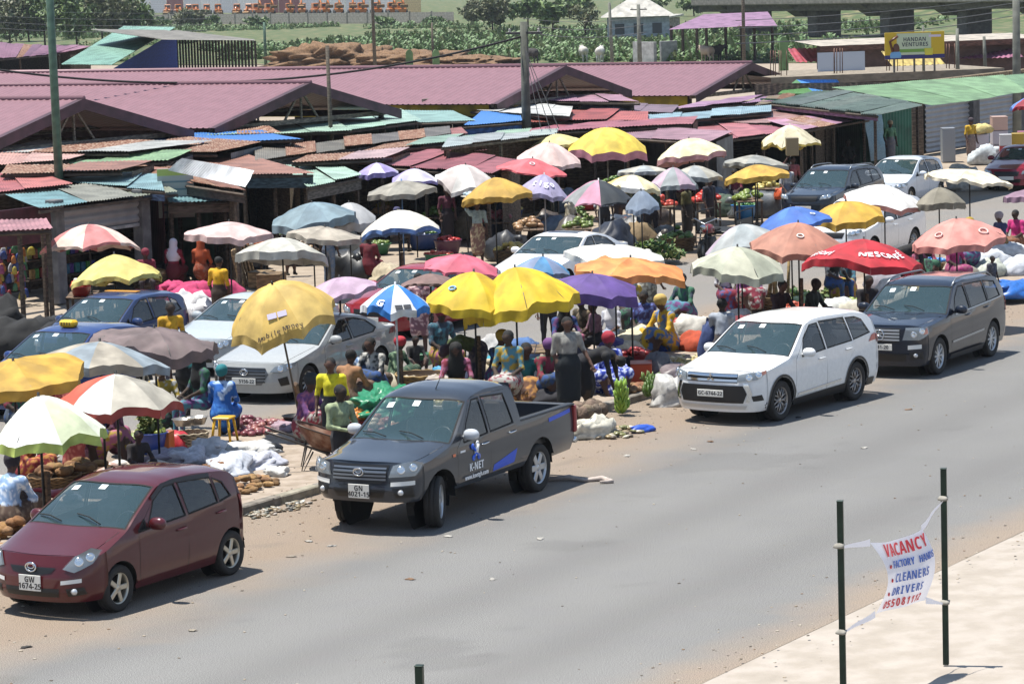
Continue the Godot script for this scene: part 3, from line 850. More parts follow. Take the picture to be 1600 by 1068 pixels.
	d.merge({"L": 4.53, "W": 1.84, "ax": [0.83, 3.585], "r": 0.358, "rim": "ten", "kf": 0.30, "kr": 0.25, "tum": 0.27,
	"top": [[0, 1.0], [0.12, 1.03], [0.6, 1.08], [1.25, 1.14], [1.40, 1.24], [1.92, 1.60], [2.15, 1.665], [2.6, 1.69], [3.8, 1.66], [4.12, 1.60], [4.28, 1.42], [4.42, 1.08], [4.53, 1.02]],
	"fx": [[0.2, 0.05], [0.45, 0.0], [0.7, 0.01], [0.95, 0.02], [1.02, 0.06]], "rx": [[0.2, 4.48], [0.5, 4.53], [0.8, 4.5], [1.1, 4.46], [1.5, 4.34]],
	"ws": [1.28, 1.92], "rw": [4.14, 4.36], "cabend": 4.1,
	"wins": [[[1.62, 1.08], [2.36, 1.11], [2.36, 1.535], [2.12, 1.535], [1.80, 1.34]], [[2.45, 1.115], [3.30, 1.15], [3.28, 1.53], [2.45, 1.545]], [[3.38, 1.155], [4.02, 1.19], [3.92, 1.46], [3.37, 1.525]]],
	"doors": [[[1.36, 1.02], [1.34, 0.5], [1.42, 0.38], [2.40, 0.38], [2.405, 1.58], [2.06, 1.57], [1.56, 1.16]], [[2.41, 0.38], [2.98, 0.38], [3.12, 0.72], [3.36, 0.95], [3.34, 1.575], [2.41, 1.58]]],
	"handles": [[2.24, 1.0], [3.20, 1.04]], "mirror": [1.62, 1.11], "rails": [1.95, 4.0]}, true)
	axle_at(d, V(7.86, 0, 2.90), 0.6)
	d.called = "parked_suv"; d.label = "boxy dark blue grey SUV with roof rails and star grille badge"
	d.face = [["grille", dark, [[-0.42, 0.96], [0.42, 0.96], [0.36, 0.68], [-0.36, 0.68]], 0.006, false],
		["headlight", lamp, [[0.46, 0.74], [0.76, 0.74], [0.89, 0.86], [0.88, 0.98], [0.52, 0.96]], 0.014, true],
		["turn_signal", amber, [[0.82, 0.84], [0.89, 0.86], [0.89, 0.95], [0.84, 0.95]], 0.02, true],
		["air_intake", dark, [[-0.55, 0.48], [0.55, 0.48], [0.50, 0.34], [-0.50, 0.34]], 0.006, false],
		["fog_light_recess", dark, [[0.58, 0.50], [0.82, 0.52], [0.82, 0.38], [0.60, 0.37]], 0.006, true],
		["reflector_strip", white, [[0.56, 0.64], [0.80, 0.66], [0.80, 0.58], [0.56, 0.56]], 0.012, true]]
	for y in [0.74, 0.80, 0.86, 0.92]: d.face.append(["grille_bar", mat("alloy", C("c4c7c9")), [[-0.40, y + 0.017], [0.40, y + 0.017], [0.40, y - 0.017], [-0.40, y - 0.017]], 0.02, false])
	d.back = [["tail_light", red, [[0.62, 0.86], [0.88, 0.86], [0.88, 1.14], [0.72, 1.14]], 0.012, true]]
	d.flank = [["chrome_strip", mat("alloy", C("a9adb1")), [[1.4, 0.545], [3.02, 0.60], [3.02, 0.64], [1.4, 0.585]], 0.012], ["chrome_strip", mat("alloy", C("a9adb1")), [[1.62, 1.055], [4.06, 1.15], [4.06, 1.17], [1.62, 1.075]], 0.008], ["sill_step", mat("plastic", C("26272a")), [[1.35, 0.24], [3.05, 0.24], [3.05, 0.34], [1.35, 0.34]], 0.03]]
	d.plate = ["      41-20"]; d.platey = 0.60
	c = car(d); emblem(c, 0.83, "star"); fog(c, 0.70, 0.45)
	# silver sedan on the back lane
	d = sedan(C("a4a6a4"))
	axle_at(d, V(1.03, 0, -6.99), 3.5)
	d.called = "parked_sedan"; d.label = "silver beige sedan with sunroof on the lane behind the market strip"
	d.sunroof = [[2.32, -0.42], [2.72, -0.42], [2.72, 0.42], [2.32, 0.42]]
	d.face = [["grille", mat("alloy", C("6c6e70")), [[-0.42, 0.68], [0.42, 0.68], [0.50, 0.56], [0.36, 0.36], [-0.36, 0.36], [-0.50, 0.56]], 0.006, false],
		["headlight", lamp, [[0.52, 0.60], [0.70, 0.58], [0.86, 0.70], [0.87, 0.77], [0.60, 0.70]], 0.012, true],
		["fog_light_recess", dark, [[0.66, 0.48], [0.80, 0.52], [0.82, 0.36], [0.70, 0.34]], 0.006, true]]
	for y in [0.42, 0.48, 0.54, 0.60, 0.65]: d.face.append(["grille_bar", dark, [[-0.44, y + 0.012], [0.44, y + 0.012], [0.44, y - 0.012], [-0.44, y - 0.012]], 0.016, false])
	d.back = [["tail_light", red, [[0.40, 0.86], [0.86, 0.86], [0.86, 1.0], [0.5, 0.98]], 0.012, true]]
	d.flank = [["tail_light", red, [[3.95, 0.88], [4.17, 0.88], [4.17, 1.0], [4.05, 0.98]], 0.01]]
	d.plate = ["     5156-22"]; d.platey = 0.43
	c = car(d); emblem(c, 0.60, "oval")

func emblem(c, y, kind):
	var p = m_front(fz(0.0, y)) + V(-0.03, 0, 0)
	var st = S()
	var ch = mat("chrome", C("d8dadc"))
	if kind == "oval":
		var ring = []; var ring2 = []
		for k in 17: ring.append(p + V(0, 0.055 * sin(TAU * k / 16), 0.08 * cos(TAU * k / 16))); ring2.append(p + V(0, 0.012 + 0.03 * sin(TAU * k / 16), 0.05 * cos(TAU * k / 16)))
		tube(st, ring, 0.012, 6, false); tube(st, ring2, 0.008, 6, false)
	elif kind == "star":
		var ring = []
		for k in 19: ring.append(p + V(0, 0.095 * sin(TAU * k / 18), 0.095 * cos(TAU * k / 18)))
		tube(st, ring, 0.012, 6, false)
		for k in 3:
			var a = PI / 2 + TAU * k / 3
			tube(st, [p, p + V(0, 0.09 * sin(a), 0.09 * cos(a))], [0.018, 0.005], 6)
	else:
		for k in 3:
			var a = PI / 2 + TAU * k / 3
			var u = V(0, sin(a), cos(a)); var w = V(0, cos(a), -sin(a))
			st.set_smooth_group(-1)
			var q = [p, p + u * 0.045 + w * 0.026, p + u * 0.09, p + u * 0.045 - w * 0.026]
			quad(st, q[0], q[1], q[2], q[3]); quad(st, q[0], q[3], q[2], q[1])
	part(c, "emblem", done(st), ch)

func fog(c, z, y):
	for s in [1, -1]:
		var p = m_front(fz(s * z, y)); var st = S()
		lathe(st, [Vector2(0, 0.02), Vector2(0.035, 0.012), Vector2(0.042, -0.02)], 14, Transform3D(Basis(V(0, 0, 1), PI / 2), p + V(-0.012, 0, 0)))
		part(c, "fog_light", done(st), mat("lens", C("c9ccce")))

func visors(c):
	for s in [1, -1]:
		var st = pst()
		patch(st, [poly([[1.62, 1.27], [1.92, 1.40], [2.16, 1.41], [2.9, 1.37], [2.9, 1.42], [2.2, 1.46], [1.88, 1.44], [1.6, 1.31]])], [], m_side, V(0, 0, 1), 0.12, 0.1, 0.02)
		var o = part(c, "rain_visor", st.commit(), mat("plastic", C("1b1718")))
		if s < 0: o.scale = V(1, 1, -1)

func arch_lip(c, d, m):
	for s in [1, -1]:
		for wx in d.ax:
			var a = circ(Vector2(wx, d.r * 1.02), d.r * 1.16 + 0.045, 28); var b = circ(Vector2(wx, d.r * 1.02), d.r * 1.16, 28)
			var st = pst(); patch(st, [a], [b, poly([[wx - 1, -1], [wx + 1, -1], [wx + 1, 0.22], [wx - 1, 0.22]])], m_side, V(0, 0, 1), 0.1, 0.1, 0.012)
			var o = part(c, "wheel_arch_trim", st.commit(), m)
			if s < 0: o.scale = V(1, 1, -1)

func pickup_bed(c):
	var pm = mat("paint", C("2b3038")); var liner = mat("plastic", C("17181a"))
	var x0 = 3.36; var x1 = 5.16; var hw = 0.84; var yr = 1.17
	var st = S(false)
	box(st, V((x0 + x1) / 2, 0.72, 0), V(x1 - x0, 0.05, 1.5)); part(c, "bed_floor", done(st), liner)
	for s in [1, -1]:
		st = S(false); box(st, V((x0 + x1) / 2, 0.93, s * 0.76), V(x1 - x0 - 0.02, 0.44, 0.05)); part(c, "bed_liner_wall", done(st), liner)
		st = S(false); box(st, V((x0 + x1) / 2, yr + 0.012, s * (hw - 0.045)), V(x1 - x0, 0.035, 0.13), Basis.IDENTITY, 0.014); part(c, "bed_rail", done(st), liner)
		for k in 7:
			st = S(false); box(st, V(x0 + 0.2 + k * 0.24, 0.95, s * 0.728), V(0.05, 0.36, 0.02)); part(c, "bed_rib", done(st), liner)
	st = S(false); box(st, V(x0 - 0.02, 0.95, 0), V(0.05, 0.46, 1.5)); part(c, "bed_front_wall", done(st), liner)
	st = S(false); box(st, V(x1 + 0.03, 0.90, 0), V(0.07, 0.56, 1.62), Basis.IDENTITY, 0.02); part(c, "tailgate", done(st), pm)
	# cab back: panel and window
	var back = S(false)
	var zt = wt(3.32); var yt = yedge(3.32) + 0.06
	quad(back, V(3.30, 0.9, -0.82), V(3.30, 0.9, 0.82), V(3.30, 1.2, 0.80), V(3.30, 1.2, -0.80))
	quad(back, V(3.30, 1.2, -0.80), V(3.30, 1.2, -0.62), V(3.30, 1.62, -0.58), V(3.30, yt, -zt))
	quad(back, V(3.30, 1.2, 0.62), V(3.30, 1.2, 0.80), V(3.30, yt, zt), V(3.30, 1.62, 0.58))
	quad(back, V(3.30, 1.62, -0.58), V(3.30, 1.62, 0.58), V(3.30, yt, zt), V(3.30, yt, -zt))
	part(c, "cab_back_panel", done(back), pm)
	st = S(false); quad(st, V(3.295, 1.2, -0.62), V(3.295, 1.2, 0.62), V(3.295, 1.62, 0.58), V(3.295, 1.62, -0.58)); part(c, "rear_window", done(st), mat("glass", Color(0.08, 0.1, 0.1, 0.45)))
	for s in [1, -1]:
		st = S(false); box(st, V(5.18, 0.95, s * 0.80), V(0.08, 0.42, 0.14), Basis.IDENTITY, 0.02); part(c, "tail_light", done(st), mat("lens", C("8c1219")))
	st = S(); tube(st, [V(5.28, 0.60, -0.8), V(5.34, 0.60, -0.5), V(5.34, 0.60, 0.5), V(5.28, 0.60, 0.8)], 0.05, 8); part(c, "rear_bumper", done(st), mat("chrome", C("c8cacc")))
	st = S(); tube(st, [V(2.15, 1.80, 0.1), V(2.45, 2.1, 0.1)], [0.008, 0.003], 5); part(c, "antenna", done(st), liner)

func door_print(c):
	# blue and white molecule mark, company name and web address on the front doors
	var bl = mat("paint", C("2a63dd")); var wh = mat("plastic", C("e2e4e6"))
	for s in [1, -1]:
		var z = zf(1.9, 0.85) + 0.006
		var bz = Basis(V(1, 0, 0), V(0, 1, 0), V(0, 0, 1)) if s > 0 else Basis(V(-1, 0, 0), V(0, 1, 0), V(0, 0, -1))
		var mk = func(pts, m):
			for q in pts:
				var st = S(); lathe(st, [Vector2(0, 0.004), Vector2(q[2], 0.003), Vector2(q[2], 0.0)], 16, Transform3D(Basis(Vector3.RIGHT, PI / 2), V(q[0], q[1], s * z) if s > 0 else V(q[0], q[1], -z)))
				part(c, "door_logo", done(st), m)
		mk.call([[1.80, 1.03, 0.045], [1.82, 0.86, 0.045], [1.98, 0.86, 0.045]], bl)
		mk.call([[1.94, 1.05, 0.05], [1.90, 0.93, 0.05]], wh)
		var st = S(); tube(st, [V(1.80, 1.03, s * z), V(1.9, 0.94, s * z), V(1.98, 0.86, s * z)], 0.02, 6); tube(st, [V(1.90, 0.94, s * z), V(1.82, 0.86, s * z)], 0.02, 6); part(c, "door_logo", done(st), bl)
		st = S(); tube(st, [V(1.94, 1.05, s * z), V(1.90, 0.93, s * z)], 0.035, 6); part(c, "door_logo", done(st), wh)
		part(c, "lettering", text_mesh("K-NET", 0.155), wh, V(1.90, 0.735, s * z), bz)
		part(c, "lettering", text_mesh("www.knetgh.com", 0.085), wh, V(1.90, 0.60, s * z), bz)
		part(c, "door_print", boxm(V(0.15, 0.03, 0.004), 0.001), wh, V(1.52, 1.0, s * (zf(1.5, 1.0) + 0.005)), bz)

func plain_face(d, y0):
	var dark = mat("plastic", C("141415")); var lamp = lamp_mat()
	d.face = [["grille", dark, [[-0.44, y0 + 0.05], [0.44, y0 + 0.05], [0.38, y0 - 0.10], [-0.38, y0 - 0.10]], 0.006, false],
		["headlight", lamp, [[0.50, y0 - 0.04], [0.74, y0 - 0.02], [0.83, y0 + 0.08], [0.80, y0 + 0.13], [0.54, y0 + 0.06]], 0.012, true],
		["air_intake", dark, [[-0.5, 0.42], [0.5, 0.42], [0.46, 0.30], [-0.46, 0.30]], 0.005, false]]
	d.back = [["tail_light", mat("lens", C("8c1219")), [[0.55, y0 + 0.1], [0.80, y0 + 0.1], [0.80, y0 + 0.3], [0.62, y0 + 0.3]], 0.012, true]]
	return d

func build_more_cars():
	var L = [
		["sedan", "a9b0b4", V(3.80, 0.00, -10.29), 2.0, "parked_sedan", "pale silver saloon with green number plate behind mauve brown umbrella", 0.62, [""]],
		["hatch", "22386c", V(-2.48, 0.00, -9.84), 4.0, "taxi", "blue taxi with yellow roof sign behind the grey blue panelled umbrella", 0.66, [""]],
		["hatch", "26375f", V(2.59, 0.00, -12.79), 3.0, "taxi", "darker blue taxi with orange roof sticker beside white sacks", 0.66, [""]],
		["sedan", "8a1f28", V(10.01, 0.00, -10.09), 0.0, "parked_sedan", "red car half hidden behind blue and white umbrella", 0.62, [""]],
		["sedan", "dfe1e3", V(17.93, 0.00, -11.03), 2.0, "parked_sedan", "white sedan with black sunroof on the back lane", 0.62, [""]],
		["suv", "1c2430", V(37.76, 0.00, -12.80), 2.0, "parked_suv", "black SUV with silver rails parked before the stalls", 0.85, [""]],
		["hatch", "c3cad2", V(44.33, 0.00, -13.31), 0.0, "parked_hatchback", "pale silver hatchback behind the black SUV", 0.66, [""]],
		["sedan", "7c1a30", V(51.51, 0.00, -11.83), 6.0, "parked_sedan", "crimson car parked in front of the roller shutters", 0.62, [""]],
		["suv", "dfe2e4", V(26.87, 0.00, -6.91), 0.0, "parked_suv", "white SUV half hidden under golden and white umbrellas", 0.85, [""]]]
	for a in L:
		var d = hatch(C(a[1])) if a[0] == "hatch" else (sedan(C(a[1])) if a[0] == "sedan" else suv(C(a[1])))
		axle_at(d, a[2], a[3]); d.called = a[4]; d.label = a[5]
		if a[4] == "taxi": d.cat = "taxi"
		plain_face(d, a[6]); d.plate = a[7]
		if a[1] == "dfe1e3": d.sunroof = [[2.32, -0.42], [2.78, -0.42], [2.78, 0.42], [2.32, 0.42]]
		if a[1] == "1c2430": d.rails = [2.1, 4.0]
		var c = car(d)
		if a[1] == "22386c":
			var sg = part(c, "roof_sign", boxm(V(0.2, 0.13, 0.34), 0.04), mat("plastic", C("d0a818")), V(2.0, look(cc.topA, 2.0) + 0.07, 0))
			for k in 4: part(sg, "print_mark", boxm(V(0.004, 0.06, 0.035), 0.001), mat("plastic", C("6a5a10")), V(-0.102, 0, -0.09 + 0.06 * k))
		if a[1] == "26375f": part(c, "roof_sticker", boxm(V(0.16, 0.02, 0.8), 0.004), mat("plastic", C("c48a3a")), V(2.3, look(cc.topA, 2.3) + 0.005, 0))

# ------------------------------------------------------------------ ground
func slab(called, x0, x1, z0, z1, y, m, nx := 1, nz2 := 1, rough := 0.0, colf = null):
	var st = S()
	var pts = []
	for i in nx + 1:
		var row = []
		for j in nz2 + 1:
			var p = V(lerp(float(x0), float(x1), float(i) / nx), y, lerp(float(z0), float(z1), float(j) / nz2))
			if rough > 0.0: p.y += rough * N3(p, 0.02) + rough * 0.5 * N3(p, 0.09)
			row.append([p, Color.WHITE if colf == null else colf.call(p)])
		pts.append(row)
	for i in nx:
		for j in nz2:
			for q in [pts[i][j], pts[i + 1][j], pts[i + 1][j + 1], pts[i][j], pts[i + 1][j + 1], pts[i][j + 1]]:
				if colf != null: st.set_color(q[1])
				st.add_vertex(q[0])
	return struct(called, done(st), m)

func dirt_mat(key, stops, sc, bump := 0.6):
	var m := StandardMaterial3D.new()
	m.roughness = 0.95; m.albedo_texture = ramp_tex(key, 0.012, stops, 4, 6); tri(m, sc)
	m.normal_enabled = true; m.normal_texture = noise_tex("earthb", 0.05, 0, 1, 5, 13, 512, true, 6.0); m.normal_scale = bump
	return m

func build_ground():
	var earth = dirt_mat("dirt", [[0.0, C("7f7365")], [0.4, C("897c6d")], [0.6, C("908373")], [1.0, C("998d7d")]], 0.1, 0.25)
	slab("ground", -200, 1500, -1300, 200, -0.03, earth)
	# road surface: worn asphalt with dust and sand spread over it along the kerb
	var rm := StandardMaterial3D.new()
	rm.roughness = 0.92; rm.vertex_color_use_as_albedo = true
	rm.albedo_texture = noise_tex("aspn", 0.10, 0.66, 1.0, 6, 18, 1024); tri(rm, 0.5)
	rm.normal_enabled = true; rm.normal_texture = noise_tex("aspb", 0.25, 0, 1, 3, 5, 512, true, 8.0); rm.normal_scale = 0.35
	var a0 = C("7e7d7b").srgb_to_linear(); var a1 = C("8f8e8b").srgb_to_linear(); var sand = C("9a8671").srgb_to_linear(); var sand2 = C("a39280").srgb_to_linear()
	var stain = C("5c5a58").srgb_to_linear()
	var tyre = C("6f6d6b").srgb_to_linear()
	var roadcol = func(p):
		var k = 0.5 + 0.5 * N3(p, 0.05)
		var c = a0.lerp(a1, clamp(k * 1.3 - 0.15 + 0.25 * N3(p, 0.4), 0, 1))
		var lane = 0.5 + 0.5 * sin((p.z - 5.6 + 0.3 * N3(p * V(1, 1, 1), 0.02)) * 2.5)
		c = c.lerp(tyre, 0.35 * lane * lane)
		var ed = p.z - (3.0 + 0.9 * N3(V(p.x, 0, 0), 0.10) + 0.6 * N3(p, 0.35) + 0.5 * N3(p, 1.1))
		var s = clamp(0.5 - ed * 0.55, 0, 1)
		c = c.lerp(sand.lerp(sand2, 0.5 + 0.5 * N3(p, 0.6)), s * 0.9)
		var en = p.z - (10.3 + 0.4 * N3(V(p.x, 3, 0), 0.2) + 0.4 * N3(p, 0.8))
		# oil and water stains with outlines of their own
		if N3(p + V(31, 0, 7), 0.16) > 0.42 and p.z > 2.0: c = c.lerp(stain, 0.22)
		if N3(p + V(3, 0, 77), 0.7) > 0.5: c = c.lerp(stain, 0.18)
		return c.lerp(sand2, clamp(0.35 + en * 1.1, 0, 1) * 0.9)
	slab("road", -30, 45, -0.02, 11.02, 0.0, rm, 330, 56, 0.0, roadcol)
	slab("road_end", 45, 260, -0.02, 11.02, 0.0, rm, 40, 12, 0.0, roadcol)
	var lanecol = func(p):
		var c = a0.lerp(a1, clamp(0.6 + 0.5 * N3(p, 0.08), 0, 1)).lerp(sand2, 0.22 + 0.2 * N3(p, 0.3))
		var e1 = -p.z - (11.5 + 0.9 * N3(V(p.x, 7, 0), 0.1) + 0.6 * N3(p, 0.5))
		var e0 = (5.7 + 0.6 * N3(V(p.x, 9, 0), 0.15) + 0.4 * N3(p, 0.6)) + p.z
		return c.lerp(sand.lerp(sand2, 0.5 + 0.5 * N3(p, 0.5)), clamp(max(0.4 + e1 * 0.8, 0.3 + e0 * 0.9), 0, 1))
	slab("back_lane", -30, 110, -15.0, -5.0, -0.004, rm, 260, 36, 0.0, lanecol)
	# raised strip between the road and the back lane, with kerb stones
	var strip = dirt_mat("strip", [[0.0, C("7f7263")], [0.4, C("8c7f70")], [0.6, C("94877a")], [1.0, C("9f9282")]], 0.22, 0.35)
	var st = S()
	grid(st, 190, 12, func(u, v):
		var p = V(lerp(-30.0, 65.0, u), 0.125, lerp(-4.95, -0.19, v))
		p.y += 0.02 * N3(p, 0.4)
		if v == 0.0: p.y = -0.02
		return p)
	var pv = struct("market_pavement", done(st), strip)
	var km = [mat("concrete", C("8b857c")), mat("concrete", C("7d766c")), mat("concrete", C("96907f"))]
	var ks = boxm(V(0.985, 0.26, 0.19), 0.02)
	for i in 92:
		var x = -28.0 + i
		part(pv, "kerb_stone", ks, km[(i * 7) % 3], V(x, 0.005 + 0.012 * N3(V(x, 0, 0), 0.7), -0.095 + 0.02 * N3(V(x, 5, 0), 0.5)), Basis(Vector3.UP, 0.03 * N3(V(x, 9, 0), 0.9)))
	# pavement on the camera's side
	var np = dirt_mat("npave", [[0.0, C("8b8277")], [0.45, C("958c81")], [0.6, C("9a9187")], [1.0, C("a29a90")]], 0.12, 0.2)
	var st2 = S()
	grid(st2, 120, 8, func(u, v):
		var p = V(lerp(-40.0, 40.0, u), 0.07, lerp(10.75, 40.0, v))
		if v == 0.0: p.y = -0.01
		p.z += 0.14 * N3(V(p.x, 0, 0), 0.25) + 0.05 * N3(V(p.x, 0, 0), 1.5) if v < 0.2 else 0.0
		return p)
	struct("near_pavement", done(st2), np)
	# grit and crumbs of rubbish lying along the verges: nobody could count them
	var r := RandomNumberGenerator.new(); r.seed = 8
	var mm := MultiMesh.new(); mm.transform_format = MultiMesh.TRANSFORM_3D; mm.use_colors = true
	mm.mesh = blobm(V(0.016, 0.014, 0.012), 3.0, 0.3, 2.0, 6, 4)
	mm.instance_count = 5200
	var pal = [C("857968"), C("6a6054"), C("978b7a"), C("5c554c"), C("a39a8c"), C("75604c")]
	for i in 5200:
		var k = r.randf(); var z = -0.3 + absf(r.randfn()) * 1.5 if k < 0.55 else (10.9 + r.randfn() * 0.5 if k < 0.7 else (-r.randf() * 5.0 if k < 0.9 else r.randf_range(0, 11)))
		var h = 0.0 if z > 0.0 else 0.125
		if z > 10.9: h = 0.05
		mm.set_instance_transform(i, Transform3D(Basis(Vector3.UP, r.randf() * TAU).scaled(V(1, 0.6, 1) * r.randf_range(0.3, 1.5)), V(r.randf_range(-22, 40), h, z)))
		mm.set_instance_color(i, pal[r.randi() % 6].srgb_to_linear())
	var mi := MultiMeshInstance3D.new(); mi.name = "gravel"; mi.multimesh = mm; mi.material_override = mat("person"); add_child(mi)
	mi.set_meta("kind", "stuff"); mi.set_meta("label", "grit and crumbs scattered along the road edges"); mi.set_meta("category", "gravel")
	build_banner()

func build_banner():
	var gm = mat("metal", C("1d3327"))
	var posts = [[V(-16.73, 0.06, 13.0), 2.2, "dark green post holding the left ties of the vacancy banner"], [V(-14.48, 0.06, 13.22), 2.2, "dark green post holding the right ties of the vacancy banner"], [V(-24.75, 0.06, 12.9), 2.17, "dark green post standing alone without a banner"]]
	for p in posts:
		var t = thing("fence_post", p[2], "post", p[0], 0.3, "green posts on the near pavement")
		part(t, "shaft", boxm(V(0.065, p[1], 0.065), 0.006), gm, V(0, p[1] / 2, 0))
		part(t, "cap", boxm(V(0.07, 0.012, 0.07), 0.003), gm, V(0, p[1] + 0.006, 0))
	for a in [[posts[0][0], [1.72, 0.86]], [posts[1][0], [1.86, 0.72]], [posts[0][0] + V(0, 0, 0), [0.10]]]: pass
	var b = thing("vacancy_banner", "white cloth banner with red and blue hand lettering tied between two posts", "banner", V(-15.5, 0, 13.1))
	# cloth corners, relative to the banner's origin
	var TL = V(-0.613, 1.70, -0.043); var TR = V(0.499, 1.673, 0.069); var BR = V(0.577, 0.87, 0.076); var BL = V(-0.528, 0.93, -0.034)
	TL.y = 1.72; TR.y = 1.68
	var surf = func(u, v):
		var p = TL.lerp(TR, u).lerp(BL.lerp(BR, u), v)
		var side = 0.13 * sin(PI * v)
		p.x += side
		p.y -= 0.05 * sin(PI * u) * (1.0 - v)
		p.z += 0.10 * sin(PI * v) + 0.02 * sin(u * 9.0 + v * 3.0)
		return p
	var st = S(); grid(st, 24, 24, surf)
	var cm = mat("thin", C("dcdce2"))
	part(b, "cloth", done(st), cm)
	var ties = [[TL, V(-1.28, 1.78, -0.1)], [TR, V(0.99, 1.92, 0.12)], [BL, V(-1.26, 0.86, -0.1)], [BR, V(1.0, 0.75, 0.12)]]
	for t in ties:
		st = S(false)
		var d = (t[1] - t[0]); var w = V(0, 0.035, 0)
		grid(st, 6, 1, func(u, v): return t[0] + d * u + w * (v - 0.5) * (2.2 - 1.8 * u) + V(0, 0, 0.01 * sin(u * 8.0)))
		part(b, "tie", done(st), cm)
		st = S(); blob(st, t[1], V(0.06, 0.05, 0.06), 4, 0.3, 3.0, 8, 6); part(b, "knot", done(st), mat("cloth", C("9a968c")))
	var red = mat("plastic", C("c4202e")); var blue = mat("plastic", C("2d5cb0"))
	var write = func(s, u0, u1, v, h, m, slant):
		var n = s.length()
		for i in n:
			if s[i] == " ": continue
			var u = lerp(float(u0), float(u1), (i + 0.5) / n)
			var p = surf.call(u, v)
			var rt = (surf.call(u + 0.03, v) - p).normalized(); var up = (p - surf.call(u, v + 0.03)).normalized()
			up = (up + rt * slant).normalized()
			var nn = rt.cross(up).normalized()
			part(b, "letter", text_mesh(s[i], h, 0.004), m, p + nn * 0.012, Basis(rt, nn.cross(rt).normalized(), nn) * Basis(V(0, 0, 1), 0.06 * sin(i * 2.3)))
	write.call("VACANCY", 0.10, 0.95, 0.13, 0.19, red, 0.05)
	write.call("FACTORY HANDS", 0.14, 0.98, 0.34, 0.108, blue, 0.1)
	write.call("CLEANERS", 0.16, 0.82, 0.54, 0.13, blue, 0.1)
	write.call("DRIVERS", 0.16, 0.74, 0.73, 0.125, blue, 0.2)
	write.call("055081112", 0.08, 0.82, 0.90, 0.125, red, 0.2)
	for v in [0.36, 0.56, 0.75]:
		var p = surf.call(0.085, v); part(b, "bullet_mark", lathem([Vector2(0, 0.006), Vector2(0.022, 0.004), Vector2(0.022, 0)], 12), red, p + V(0, 0, 0.008), Basis(Vector3.RIGHT, PI / 2))

# ------------------------------------------------------------------ market umbrellas
const CAMA = 2.60   # bearing from the market to the viewer's side of the street
var umb_n := 0

